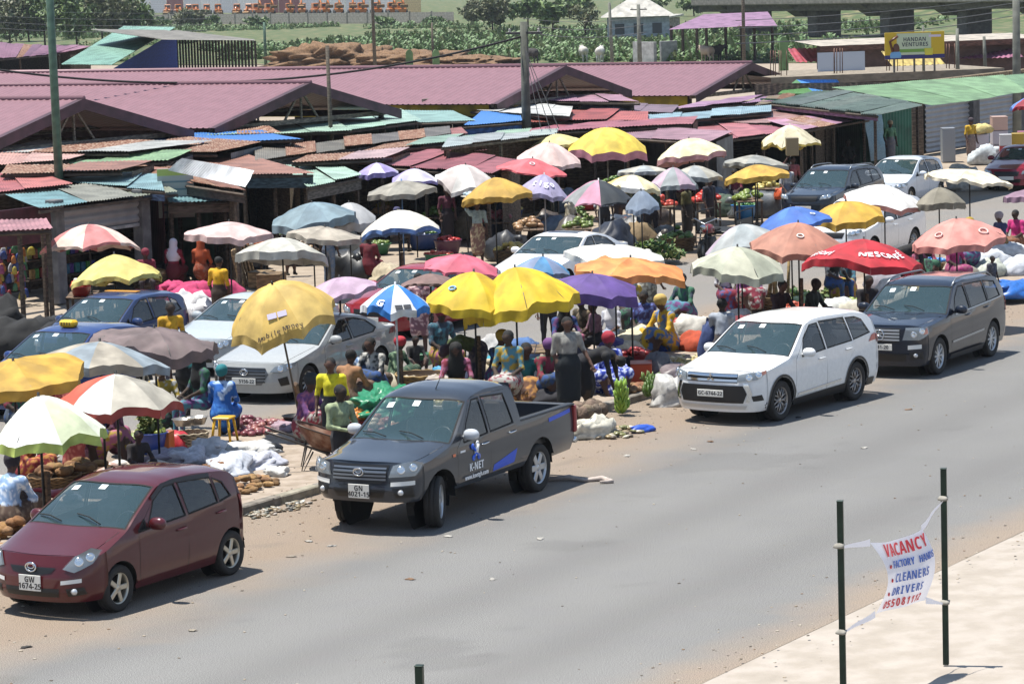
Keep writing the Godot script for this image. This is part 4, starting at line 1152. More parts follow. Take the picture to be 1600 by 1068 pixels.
func umb(apex, R, drop, cols, label, o := {}):
	umb_n += 1
	var sd = umb_n * 1.37
	var root = thing("market_umbrella", label, "umbrella", V(apex.x, 0, apex.z), 0.0, "umbrellas of the market")
	var n = o.get("n", 8)
	var hub = V(0, apex.y, 0)
	var rot = CAMA + o.get("rot", 0.0)
	var rr0 := RandomNumberGenerator.new(); rr0.seed = umb_n * 13
	var droop = []
	for k in n: droop.append(rr0.randf_range(-0.5, 1.0) * 0.08 * R)
	var tl = o.get("tilt", [rr0.randf_range(0.03, 0.17), rr0.randf() * TAU])   # [angle, bearing of the low side relative to the viewer]
	var ta = rot + tl[1]
	var tb = Basis(V(sin(ta), 0, -cos(ta)).normalized(), tl[0])
	var val = o.get("val", 0.13); var sag = o.get("sag", 0.10); var crumple = o.get("crumple", 0.032)
	var pw = o.get("pow", 1.55)
	var surf = func(a, r, da):
		# da = -1..1 across the panel
		var edge = cos(PI / n) / cos(da * PI / n)
		var rr = R * r * lerp(1.0, edge, 1.0) * (1.0 - 0.012 * r * (1.0 - da * da))
		var y = -drop * pow(r * edge, pw) - sag * R * sin(PI * min(1.0, r * 1.05)) * (1.0 - da * da) * 0.22
		var kf = fposmod((a - rot) / TAU * n - 0.5, n); var k0 = int(kf) % n
		y -= lerpf(droop[k0], droop[(k0 + 1) % n], kf - int(kf)) * r * r
		var p = V(cos(a) * rr, y, sin(a) * rr)
		var q = p + V(sd, sd * 0.7, 0)
		p.y += crumple * r * (N3(q, 0.9) + 0.6 * N3(q, 2.3)) * 2.0
		p.y -= o.get("limp", 0.0) * r * r * (0.5 + 0.9 * N3(V(cos(a), sin(a), sd), 0.5))
		return hub + tb * p
	for k in n:
		var ac = rot + TAU * k / n
		var col = cols[k % cols.size()]
		var m = mat("canopy", col)
		var st = S()
		grid(st, 8, 7, func(u, v):
			var da = u * 2.0 - 1.0
			return surf.call(ac + da * PI / n, 0.02 + 0.98 * v, da))
		var pan = part(root, "canopy_panel", done(st), m)
		if val > 0.0:
			st = S()
			grid(st, 8, 2, func(u, v):
				var da = u * 2.0 - 1.0
				var p = surf.call(ac + da * PI / n, 1.0, da)
				var w = val * (1.0 + 0.18 * N3(p + V(sd, 0, 0), 2.0)) * (0.97 + 0.03 * (1.0 - da * da))
				var out = V(cos(ac + da * PI / n), 0, sin(ac + da * PI / n))
				return p + V(0, -w * v, 0) + out * (0.03 * v * sin(da * 6.0 + sd)))
			var vc = o.get("valcol", null)
			part(pan, "valance", done(st), m if vc == null else mat("canopy", vc))
	# ribs
	for k in n:
		var a = rot + TAU * (k + 0.5) / n
		var pts = []
		for i in 5: pts.append(surf.call(a, 0.03 + 0.96 * i / 4.0, 1.0) - V(0, 0.015, 0))
		part(root, "rib", tubem(pts, 0.007, 5), mat("metal", C("6a6a68")))
	# pole, in two lengths; many are lashed to a timber post
	var foot = o.get("foot", V(0, 0, 0))
	var pc = o.get("pole", C("2a2b2c"))
	part(root, "pole", tubem([foot, hub + tb * V(0, 0.05, 0)], 0.019, 8), mat("metal", pc))
	if o.get("post", 0.0) > 0.0:
		var st = S(false); var h = o.post
		var d = (hub - foot).normalized()
		box(st, foot + d * h * 0.5 + V(0.05, 0, 0.02), V(0.085, h, 0.075), Basis(Quaternion(Vector3.UP, d)), 0.008)
		part(root, "timber_post", done(st), mat("wood", C("6b5440")))
	if o.has("text"):
		for t in o.text:   # [string, size, panel, radius, colour]
			var ac = rot + TAU * t[2] / n
			var p = surf.call(ac, t[3], 0.0); var p2 = surf.call(ac, t[3] + 0.1, 0.0); var p3 = surf.call(ac + 0.1, t[3], 0.2)
			var up = (p - p2).normalized(); var right = (p - p3).normalized()
			var nn = right.cross(up).normalized(); right = up.cross(nn)
			if t[0] is String and t[0] == "#":   # printed patch whose wording cannot be read
				for sd2 in [-1, 1]: part(root, "printed_patch", boxm(V(t[1] * 0.46, t[1] * 0.3, 0.004), 0.001), mat("plastic", t[4]), p + nn * 0.02 + right * sd2 * t[1] * 0.26, Basis(right, up, nn))
			elif t[0] is String:
				var nc = t[0].length()
				for i in nc:
					if t[0][i] == " ": continue
					var da = -(i + 0.5 - nc / 2.0) * t[1] * 0.62 / (R * t[3])
					var pda = func(an):
						var xx = (an - rot) / TAU * n
						return 2.0 * (xx - round(xx))
					var q = surf.call(ac + da, t[3], pda.call(ac + da)); var q2 = surf.call(ac + da, t[3] + 0.06, pda.call(ac + da)); var q3 = surf.call(ac + da + 0.05, t[3], pda.call(ac + da + 0.05))
					var u2 = (q - q2).normalized(); var r2 = (q - q3).normalized(); var n2 = r2.cross(u2).normalized(); r2 = u2.cross(n2)
					part(root, "lettering", text_mesh(t[0][i], t[1], 0.004), mat("plastic", t[4]), q + n2 * 0.024, Basis(r2, u2, n2))
			else:   # ring or patch mark
				var st = S()
				var ring = []
				for i in 17: ring.append(V(cos(TAU * i / 16) * t[1], sin(TAU * i / 16) * t[1] * t[0], 0))
				tube(st, ring, t[1] * 0.22, 5, false)
				part(root, "logo", done(st), mat("plastic", t[4]), p + nn * 0.02, Basis(right, up, nn))
	return root

func build_umbrellas():
	var W = C("d8d5cc"); var wh = C("e2e0da"); var pk = C("c98a8a"); var pkl = C("dcb9b4"); var yel = C("d9b52c"); var cream = C("ddd2a8")
	var gr = C("8f9090"); var bei = C("b3aa98"); var mus = C("bd9638")
	var dpole = {"pole": C("232425")}
	# market strip beside the kerb
	umb(V(-13.68, 2.35, -0.28), 0.82, 0.48, [C("e6e6e2"), C("e6e6e2"), C("dfe3cf"), C("cfd8b4")], "white umbrella with lime green edge next to orange and white umbrella", {"valcol": C("b9cc6a"), "tilt": [0.16, 1.0], "post": 1.3, "limp": 0.2})
	umb(V(-11.52, 2.35, -0.67), 0.94, 0.43, [C("cfcfcc"), C("c8583f"), C("c2553f"), C("bdbab2"), C("a9a397"), C("a9a397"), C("a49f92"), C("b9b3a5")], "orange, white and grey panelled umbrella with red valance", {"valcol": C("a8483e"), "rot": 0.35, "crumple": 0.05})
	umb(V(-11.09, 2.40, -2.91), 1.05, 0.25, [mus], "plain mustard umbrella with straight edge beside the panelled grey blue umbrella", {"val": 0.16})
	umb(V(-8.80, 2.40, -3.12), 1.10, 0.36, [C("8c98a0"), C("a79f90"), C("8c98a0"), C("a79f90")], "faded umbrella of alternating blue grey and beige panels", {"rot": 0.4, "val": 0.14})
	umb(V(-6.74, 2.35, -3.66), 1.08, 0.17, [C("6e5f5e")], "dull mauve brown umbrella with loose flapping cloth", {"tilt": [0.10, -1.2], "crumple": 0.09, "limp": 0.12, "val": 0.18})
	umb(V(-3.76, 2.75, -3.41), 0.95, 0.63, [C("cfae5c"), C("d1b264"), C("cba954")], "large dusty yellow umbrella tilted over a leaning timber post", {"tilt": [0.35, 0.75], "val": 0.16, "pow": 2.0, "foot": V(-0.49, 0.00, -5.28) - V(-3.76, 2.75, -3.41) * Vector3(1, 0, 1), "post": 1.1, "text": [["#", 0.34, 0, 0.72, C("b9b3cc")], ["Mobile Money", 0.11, 0, 0.95, C("4a4032")]]})
	umb(V(0.47, 2.30, -3.71), 0.64, 0.41, [C("e4e6e8"), C("2f7fd0"), C("e4e6e8"), C("2f7fd0"), C("e4e6e8"), C("2f7fd0"), C("e4e6e8"), C("2f7fd0")], "small bright blue and white umbrella with lettered valance", {"rot": -0.3, "val": 0.13, "post": 1.1, "pole": C("c9ccd0"), "text": [["G", 0.2, 1, 0.9, C("e8eaee")], ["#", 0.3, 0, 0.93, C("2b2d33")]]})
	umb(V(1.98, 2.40, -2.96), 0.92, 0.57, [C("d8b828"), C("d3b122")], "bright yellow umbrella with small blue oval mark beside the purple one", {"post": 1.2, "crumple": 0.05, "val": 0.15, "text": [[0.5, 0.09, 1, 0.6, C("7fa7c4")]]})
	umb(V(2.46, 2.45, -2.35), 1.12, 0.61, [C("dcbb22"), C("d6b41e")], "big bright yellow umbrella with ragged scalloped edge and oval badge", {"crumple": 0.06, "val": 0.2, "rot": 0.3, "limp": 0.12, "text": [[0.5, 0.10, 1, 0.7, C("2a6fa5")]]})
	umb(V(3.95, 2.20, -1.56), 0.91, 0.24, [C("5d4488")], "violet umbrella sagging below the orange one", {"tilt": [0.06, -1.3], "limp": 0.12, "val": 0.2})
	umb(V(5.51, 2.35, -1.59), 1.13, 0.20, [C("d98a4a"), C("dc9150")], "flat orange umbrella with soft drooping edge", {"crumple": 0.05, "val": 0.14, "limp": 0.1})
	umb(V(7.21, 2.40, -2.88), 1.07, 0.19, [C("e8e6e0"), C("d9d6cb")], "white umbrella with peeling side behind the orange umbrella", {"val": 0.12})
	umb(V(5.80, 2.30, -3.71), 0.60, 0.29, [C("4a86b4"), C("7f8fae")], "faded blue umbrella squeezed between yellow and orange umbrellas", {"val": 0.1})
	umb(V(7.98, 2.35, -0.53), 0.96, 0.39, [C("b9b9a4"), C("a9ac98"), C("c2c0ae")], "grey green leaf patterned umbrella beside bundle of poles", {"crumple": 0.05, "val": 0.16, "floral": true})
	umb(V(12.79, 2.40, -1.49), 1.08, 0.55, [C("b07a66"), C("b37e6a")], "terracotta pink umbrella with white badge patch", {"val": 0.14, "post": 1.2, "text": [[0.9, 0.07, 0, 0.55, C("d8d3ca")]]})
	umb(V(12.02, 2.15, 0.37), 1.26, 0.48, [C("b3202c"), C("b82430")], "bright red umbrella with white coffee lettering on two sides", {"val": 0.16, "rot": 0.38, "post": 1.0, "text": [["NESCAFÉ", 0.26, 7, 0.72, C("e8e2e2")], ["NESCAFÉ", 0.2, 1, 0.82, C("e8e2e2")]]})
	umb(V(14.28, 2.40, 1.50), 1.03, 0.47, [C("d08a80"), C("d39085")], "salmon pink umbrella with pale round logos near boxy dark SUV", {"val": 0.14, "post": 1.2, "text": [[0.9, 0.10, 7, 0.7, C("e0b0a8")], [0.9, 0.08, 1, 0.7, C("e0b0a8")]]})
	umb(V(16.46, 2.40, -3.41), 0.92, 0.39, [C("3d68b8"), C("4672c0")], "blue umbrella with small white logo above the terracotta umbrella", {"val": 0.08, "text": [[0.8, 0.06, 7, 0.7, C("d5d8e0")]]})
	umb(V(18.75, 2.35, -3.10), 0.89, 0.32, [C("c49a34"), C("c9a03a")], "golden yellow umbrella beside white car and blue umbrella", {"val": 0.16})
	umb(V(23.08, 2.40, -4.04), 0.97, 0.40, [C("e6e3de")], "clean white umbrella with salmon pink scalloped rim", {"valcol": C("cf8e80"), "val": 0.12})
	umb(V(23.72, 2.30, -2.86), 0.66, 0.34, [C("7a7464"), C("857f70")], "dark olive grey umbrella next to cream umbrella", {"val": 0.16, "limp": 0.1})
	umb(V(27.05, 2.50, -3.42), 1.18, 0.21, [C("ded3b8"), C("e2d8c0")], "cream umbrella with upturned orange corner in the lane", {"crumple": 0.07, "limp": 0.15, "val": 0.08})
	umb(V(22.40, 2.40, 0.05), 0.67, 0.21, [C("8f7284")], "mauve umbrella at the edge of the lane", {})
	umb(V(13.18, 2.30, -3.04), 0.91, 0.34, [C("9aa2a4"), C("a5a9a8"), C("b7a7b6")], "pale grey umbrella with hanging striped cloth beside the cargo tricycle", {"limp": 0.2, "val": 0.2})
	# far side of the back lane
	umb(V(9.25, 2.40, -17.82), 1.16, 0.54, [C("dcc3b6"), C("c17a78"), C("dcc3b6"), C("c17a78"), C("dcc3b6"), C("c17a78"), C("dcc3b6"), C("c17a78")], "large pink and cream striped umbrella in front of shuttered shop", {"val": 0.07, "rot": 0.4, "pow": 1.9})
	umb(V(4.99, 2.20, -13.73), 1.00, 0.55, [C("cdbf6c"), C("d2c474")], "pale yellow patched umbrella with torn hole in front of striped umbrella", {"crumple": 0.05, "val": 0.1})
	umb(V(10.50, 2.40, -14.75), 1.07, 0.29, [C("cfb0ac"), C("d4b7b2")], "pale pink umbrella with scalloped valance near headscarf sellers", {"val": 0.15})
	umb(V(9.16, 2.20, -12.34), 1.07, 0.31, [C("c2c0b6"), C("b8b6ab")], "off white umbrella with drooping grey edge over timber offcuts", {"val": 0.18, "limp": 0.1})
	umb(V(10.77, 2.30, -12.29), 0.89, 0.20, [C("a59c8e"), C("aea596")], "beige grey umbrella beside the light timber one", {"val": 0.12})
	umb(V(15.74, 2.40, -16.06), 1.10, 0.35, [C("6f8590"), C("7a8f98")], "slate blue umbrella with sagging valance beside pale crinkled sheet", {"val": 0.2, "limp": 0.08})
	umb(V(17.01, 2.30, -15.82), 0.67, 0.32, [C("b3b3b3")], "light grey plastic covered umbrella behind slate blue umbrella", {"limp": 0.2, "val": 0.2})
	umb(V(14.07, 2.40, -12.45), 1.00, 0.51, [C("d8d3c6"), C("dcd8cc"), C("cbc2b2")], "big white umbrella with blue checked rim on a timber post", {"valcol": C("5f83bb"), "val": 0.1, "post": 1.4, "pow": 2.0})
	umb(V(7.16, 2.15, -6.42), 0.81, 0.26, [C("cc5f74"), C("d0667a")], "hot pink umbrella behind the yellow pair", {"val": 0.05})
	umb(V(4.04, 2.10, -5.22), 0.62, 0.19, [C("7c625c")], "brown umbrella tucked between hot pink and blue white umbrellas", {"val": 0.05})
	umb(V(2.96, 2.10, -6.62), 0.76, 0.19, [C("b79bb2"), C("bea3b8")], "lilac pink umbrella with ruffled edge above the silver sedan", {"limp": 0.12, "val": 0.1})
	umb(V(22.69, 2.40, -17.93), 1.00, 0.25, [C("8d8a80"), C("9b968a")], "grey beige umbrella on blue pole beneath purple and white ones", {"pole": C("5a7fae"), "val": 0.14})
	umb(V(27.83, 2.50, -22.11), 0.67, 0.31, [C("cfcbdc"), C("9f93c6"), C("d8d6de")], "small purple and white advertising umbrella, the farther of two", {"val": 0.14, "valcol": C("8f84bf")})
	umb(V(25.73, 2.50, -19.45), 0.68, 0.33, [C("d6d3de"), C("c9c4dc"), C("a79cca")], "small purple and white advertising umbrella, the nearer of two", {"val": 0.08, "valcol": C("8f84bf")})
	umb(V(27.33, 2.50, -18.77), 0.91, 0.41, [C("d9d6d0"), C("c9bfba")], "white cloth umbrella with hanging corners beside tan umbrella", {"limp": 0.2, "val": 0.12})
	umb(V(24.09, 2.40, -15.85), 1.03, 0.47, [C("b8923c"), C("bf9a44")], "tan yellow umbrella with wavy edge beside lavender umbrella", {"limp": 0.12, "val": 0.14})
	umb(V(30.03, 2.50, -18.15), 1.11, 0.40, [C("cf5f66"), C("d2666c")], "coral red umbrella with white phone company logo", {"val": 0.05, "text": [[0.9, 0.07, 0, 0.5, C("e6d6d4")]]})
	umb(V(25.36, 2.40, -15.05), 0.76, 0.57, [C("a49dbd"), C("aba4c2")], "lavender umbrella with white lettering beneath the coral umbrella", {"val": 0.12, "pole": C("b8b8bc"), "text": [["tigo", 0.26, 0, 0.62, C("e6e4ee")]]})
	umb(V(24.21, 2.35, -12.72), 0.94, 0.50, [C("c08aa0"), C("8c8f90"), C("c08aa0"), C("8c8f90"), C("2b3138"), C("d9d9d8"), C("2b3138"), C("2f363c")], "umbrella of pink, black and white panels on white pole", {"val": 0.04, "pole": C("d0d0d0"), "rot": 0.35, "tilt": [0.12, -0.6]})
	umb(V(26.07, 2.35, -12.71), 0.83, 0.40, [C("e3e1da"), C("d9cda4"), C("c7ab6c")], "white and straw coloured umbrella covered with frayed sacking", {"crumple": 0.08})
	umb(V(24.12, 2.10, -11.40), 0.47, 0.42, [C("8694a6")], "slate umbrella tipped to one side under straw coloured one", {"tilt": [0.2, 0.3], "val": 0.12})
	umb(V(28.96, 2.35, -12.99), 0.71, 0.49, [C("8f9698"), C("b7a0ae"), C("8f9698"), C("b7a0ae"), C("7e8486"), C("8f9698"), C("8f9698"), C("b7a0ae")], "grey and dusty pink panelled umbrella with frayed crown", {"rot": 0.2, "crumple": 0.05})
	umb(V(30.29, 2.30, -14.64), 0.80, 0.19, [C("9aa0a2"), C("aba89c")], "low grey umbrella beside dusty pink panelled umbrella", {"val": 0.1})
	umb(V(30.43, 2.30, -13.09), 0.83, 0.35, [C("989c9c"), C("a5a296")], "grey umbrella beside the mustard one outside the dark stalls", {"val": 0.12})
	umb(V(30.84, 2.30, -11.39), 0.97, 0.30, [C("c39a3c"), C("c8a044")], "mustard umbrella with pointed valance outside the dark stalls", {"val": 0.14})
	umb(V(33.28, 2.40, -12.54), 1.00, 0.27, [C("8e908c"), C("9a988e")], "grey umbrella behind the mustard one", {"val": 0.1})
	umb(V(38.26, 2.90, -20.24), 1.34, 0.73, [C("dcc04a"), C("e0c552")], "very large yellow umbrella with pink ruffled rim", {"valcol": C("cf8c98"), "val": 0.25, "pow": 2.0, "pole": C("9b9c9c")})
	umb(V(34.10, 2.70, -19.94), 1.05, 0.55, [C("dcbfb8"), C("e0c6c0")], "pale blush umbrella beside the very large yellow one", {"val": 0.12, "tilt": [0.1, -0.8]})
	umb(V(37.65, 2.60, -17.00), 1.15, 0.58, [C("ddd6ac"), C("e0dab4")], "cream umbrella with pink edge beside very large yellow one", {"valcol": C("cf9a98"), "val": 0.16, "pow": 1.9})
	umb(V(38.20, 2.70, -22.08), 0.98, 0.39, [C("d8c88a")], "pale yellow umbrella behind the blush one", {"val": 0.1})
	umb(V(44.72, 2.60, -16.93), 1.03, 0.56, [C("d3c9a8"), C("c9c0a4")], "cream billowing umbrella with yellow frayed edge before dark stalls", {"valcol": C("cdb457"), "crumple": 0.09, "limp": 0.15, "val": 0.08, "pole": C("c4c4c0")})
	umb(V(61.26, 2.70, -14.96), 0.76, 0.41, [C("c9ccd4"), C("8f2030"), C("5c7fc0")], "red, white and blue umbrella at the shutters' end", {})

# ------------------------------------------------------------------ market roofs and shops
var rng := RandomNumberGenerator.new()

# corrugated sheet between a (front-left), b (front-right), c (back-right), d (back-left)
func sheet(a, b, c, d, wave := 0.085, amp := 0.016, sd := 0.0, bend := 0.03):
	var st = S()
	var w = ((b - a).length() + (c - d).length()) * 0.5
	var n = clampi(int(w / wave) * 4, 4, 220)
	var up = (b - a).cross(d - a).normalized()
	if up.y < 0: up = -up
	grid(st, n, 4, func(u, v):
		var p = a.lerp(b, u).lerp(d.lerp(c, u), v)
		return p + up * (amp * sin(TAU * u * w / wave) + bend * N3(V(u * 0.8 + sd, v, sd * 3.0), 0.6)))
	return done(st)

func vary(c, k): return Color(clamp(c.r + k, 0, 1), clamp(c.g + k * 0.95, 0, 1), clamp(c.b + k * 0.9, 0, 1))

func roof_sheets(parent, A, B, Cc, Dd, col, o := {}):
	var w = ((B - A).length() + (Cc - Dd).length()) * 0.5
	var n = max(1, int(round(w / o.get("sw", 1.7))))
	var cols = o.get("cols", [])
	for i in n:
		var u0 = float(i) / n; var u1 = (i + 1.0) / n
		var ov = 0.03 / max(w, 0.5)
		var a = A.lerp(B, u0); var b = A.lerp(B, u1 + ov); var c = Dd.lerp(Cc, u1 + ov); var d = Dd.lerp(Cc, u0)
		var e = (a - d).normalized() * rng.randf_range(-0.03, 0.16)
		var lift = V(0, 0.02 * (i % 2) + rng.randf_range(0, 0.06), 0)
		var cl = col
		if cols.size() > 0: cl = cols[i % cols.size()]
		var fam = o.get("fam", "zinc")
		var r = rng.randf()
		if fam == "zinc":
			if r < o.get("rust", 0.18) + 0.06: fam = "rustzinc"; cl = Color(0.95, 0.92, 0.9)
			else: cl = vary(cl, rng.randf_range(-0.05, 0.03))
		part(parent, "roof_sheet", sheet(a + e + lift, b + e + lift, c + lift, d + lift, o.get("wave", 0.11), o.get("amp", 0.013), float(i) + A.x, o.get("bend", 0.05)), mat(fam, Color(snapped(cl.r, 0.02), snapped(cl.g, 0.02), snapped(cl.b, 0.02))))

func timber(parent, called, p, q, t, m):
	var st = S(false); var d = q - p
	box(st, (p + q) / 2, V(t, d.length(), t), Basis(Quaternion(Vector3.UP, d.normalized())), t * 0.1)
	return part(parent, called, done(st), m)

func wall_sheet(parent, called, p, q, y0, y1, m, wave := 0.2, amp := 0.012):
	var st = S(); var L = (q - p).length(); var n = clampi(int(L / wave) * 4, 2, 160)
	var nn = V(-(q - p).z, 0, (q - p).x).normalized()
	grid(st, n, 1, func(u, v): return V(lerp(p.x, q.x, u), lerp(float(y0), float(y1), v), lerp(p.z, q.z, u)) + nn * amp * sin(TAU * u * L / wave))
	return part(parent, called, done(st), m)

func stall(label, A, B, Cc, Dd, col, o := {}):
	var root = thing("market_stall", label, "stall", V(A.x, 0, A.z), 0.0, "roofed stalls of the market")
	var off = V(A.x, 0, A.z)
	var a = A - off; var b = B - off; var c = Cc - off; var d = Dd - off
	roof_sheets(root, a, b, c, d, col, o)
	var wm = mat("wood", o.get("wood", C("5a4e43")))
	var dk = [mat("wood", C("6f6152")), mat("zinc", C("4c6354")), mat("wood", C("7a6c5a")), mat("zinc", C("6e3f46")), mat("zinc", C("6a7075"))][int(abs(A.x * 7.3)) % 5]
	if o.get("posts", true):
		for p in [a.lerp(b, 0.05).lerp(d, 0.06), a.lerp(b, 0.5).lerp(d.lerp(c, 0.5), 0.06), b.lerp(a, 0.05).lerp(c, 0.06), c.lerp(d, 0.05), d.lerp(c, 0.05)]:
			timber(root, "post", V(p.x, 0, p.z), V(p.x, p.y - 0.03, p.z), 0.09, wm)
	if o.get("wall", true):
		wall_sheet(root, "back_wall", d, c, 0.0, min(c.y, d.y) - 0.08, dk)
		wall_sheet(root, "side_wall", a.lerp(d, 0.3), d, 0.0, min(a.y, d.y) - 0.06, dk)
		wall_sheet(root, "side_wall", b.lerp(c, 0.3), c, 0.0, min(b.y, c.y) - 0.06, dk)
	if o.get("beam", true):
		timber(root, "eave_beam", a + V(0, -0.07, 0), b + V(0, -0.07, 0), 0.07, wm)
	if o.has("fascia"):
		var st = S(false); var h = o.get("fh", 0.28)
		quad(st, a + V(0, -0.04, 0), b + V(0, -0.04, 0), b + V(0, -h, 0), a + V(0, -h, 0))
		part(root, "fascia_board", done(st), mat("wood", o.fascia))
	return root

func hall(label, xa, zg, hw, yr, ye, length, o := {}):
	var root = thing("market_hall", label, "market hall", V(xa, 0, zg), 0.0, "maroon roofed market halls")
	var col = C("7d5a62")
	var m = mat("hallroof", col); var dk = mat("zinc", C("4a2f3a"))
	for s in [-1, 1]:
		# trapezoid-ribbed roof slope, ribs running from ridge to eave
		var st = S(); var n = int(length / 0.25)
		var up = V(s * (yr - ye), hw, 0).normalized()
		grid(st, n * 4, 1, func(u, v):
			var ph = fposmod(u * n, 1.0)
			var h = 0.032 if ph > 0.55 and ph < 0.95 else 0.0
			return V(s * (hw + 0.35) * v, lerp(float(yr), ye - 0.35 * (yr - ye) / hw, v), 0.5 - u * length) + up * h)
		part(root, "roof_slope", done(st), m)
		# bargeboard along the gable
		st = S(false); var p0 = V(0, yr + 0.02, 0.56); var p1 = V(s * (hw + 0.4), ye - 0.40 * (yr - ye) / hw + 0.02, 0.56)
		quad(st, p0, p1, p1 + V(0, -0.34, 0), p0 + V(0, -0.34, 0)); quad(st, p0, p1, p1 + V(0, 0, -0.3), p0 + V(0, 0, -0.3))
		part(root, "bargeboard", done(st), dk)
		# eave wall and posts
		st = S(false)
		box(st, V(s * (hw - 0.1), ye - 0.16, -length / 2), V(0.1, 0.22, length)); part(root, "eave_beam", done(st), mat("metal", C("4a3a40")))
		if o.get("yellow", false) and s < 0:
			wall_sheet(root, "yellow_eave_trim", V(-hw - 0.1, 0, 0), V(-hw - 0.1, 0, -length), ye - 0.55, ye - 0.12, mat("zinc", C("a08a1c")), 0.3, 0.02)
		for k in 8: timber(root, "column", V(s * (hw - 0.1), 0, -k * length / 8.0), V(s * (hw - 0.1), ye - 0.1, -k * length / 8.0), 0.16, mat("metal", C("3d3437")))
	var tie = mat("wood", C("8d8577"))
	timber(root, "tie_beam", V(-hw, ye - 0.15, 0.1), V(hw, ye - 0.15, 0.1), 0.16, tie)
	for q in [[-0.35, 0.0], [0.0, 0.0], [0.35, 0.0]]: timber(root, "truss_strut", V(q[0] * hw * 0.55, ye - 0.1, 0.1), V(0, yr - 0.2, 0.1), 0.07, tie)
	for k in 4: timber(root, "purlin", V(-hw, ye + 0.05, -3.0 - k * 5.0), V(hw, ye + 0.05, -3.0 - k * 5.0), 0.12, tie)
	var st = S(); tube(st, [V(0, yr + 0.03, 0.55), V(0, yr + 0.03, 0.5 - length)], 0.09, 6); part(root, "ridge_cap", done(st), m)
	wall_sheet(root, "inner_wall", V(-hw, 0, -9), V(hw, 0, -9), 0, ye - 0.2, mat("wood", C("6a5e52")), 0.4, 0.02)
	return root

func shutter(root, x0, x1, y0, y1, z, col):
	var st = S(); var n = int((y1 - y0) / 0.2)
	grid(st, 1, n * 4, func(u, v): return V(lerp(float(x0), float(x1), u), lerp(float(y0), float(y1), v), z + 0.07 * abs(sin(PI * v * n))))
	part(root, "roller_shutter", done(st), mat("hallroof", col))

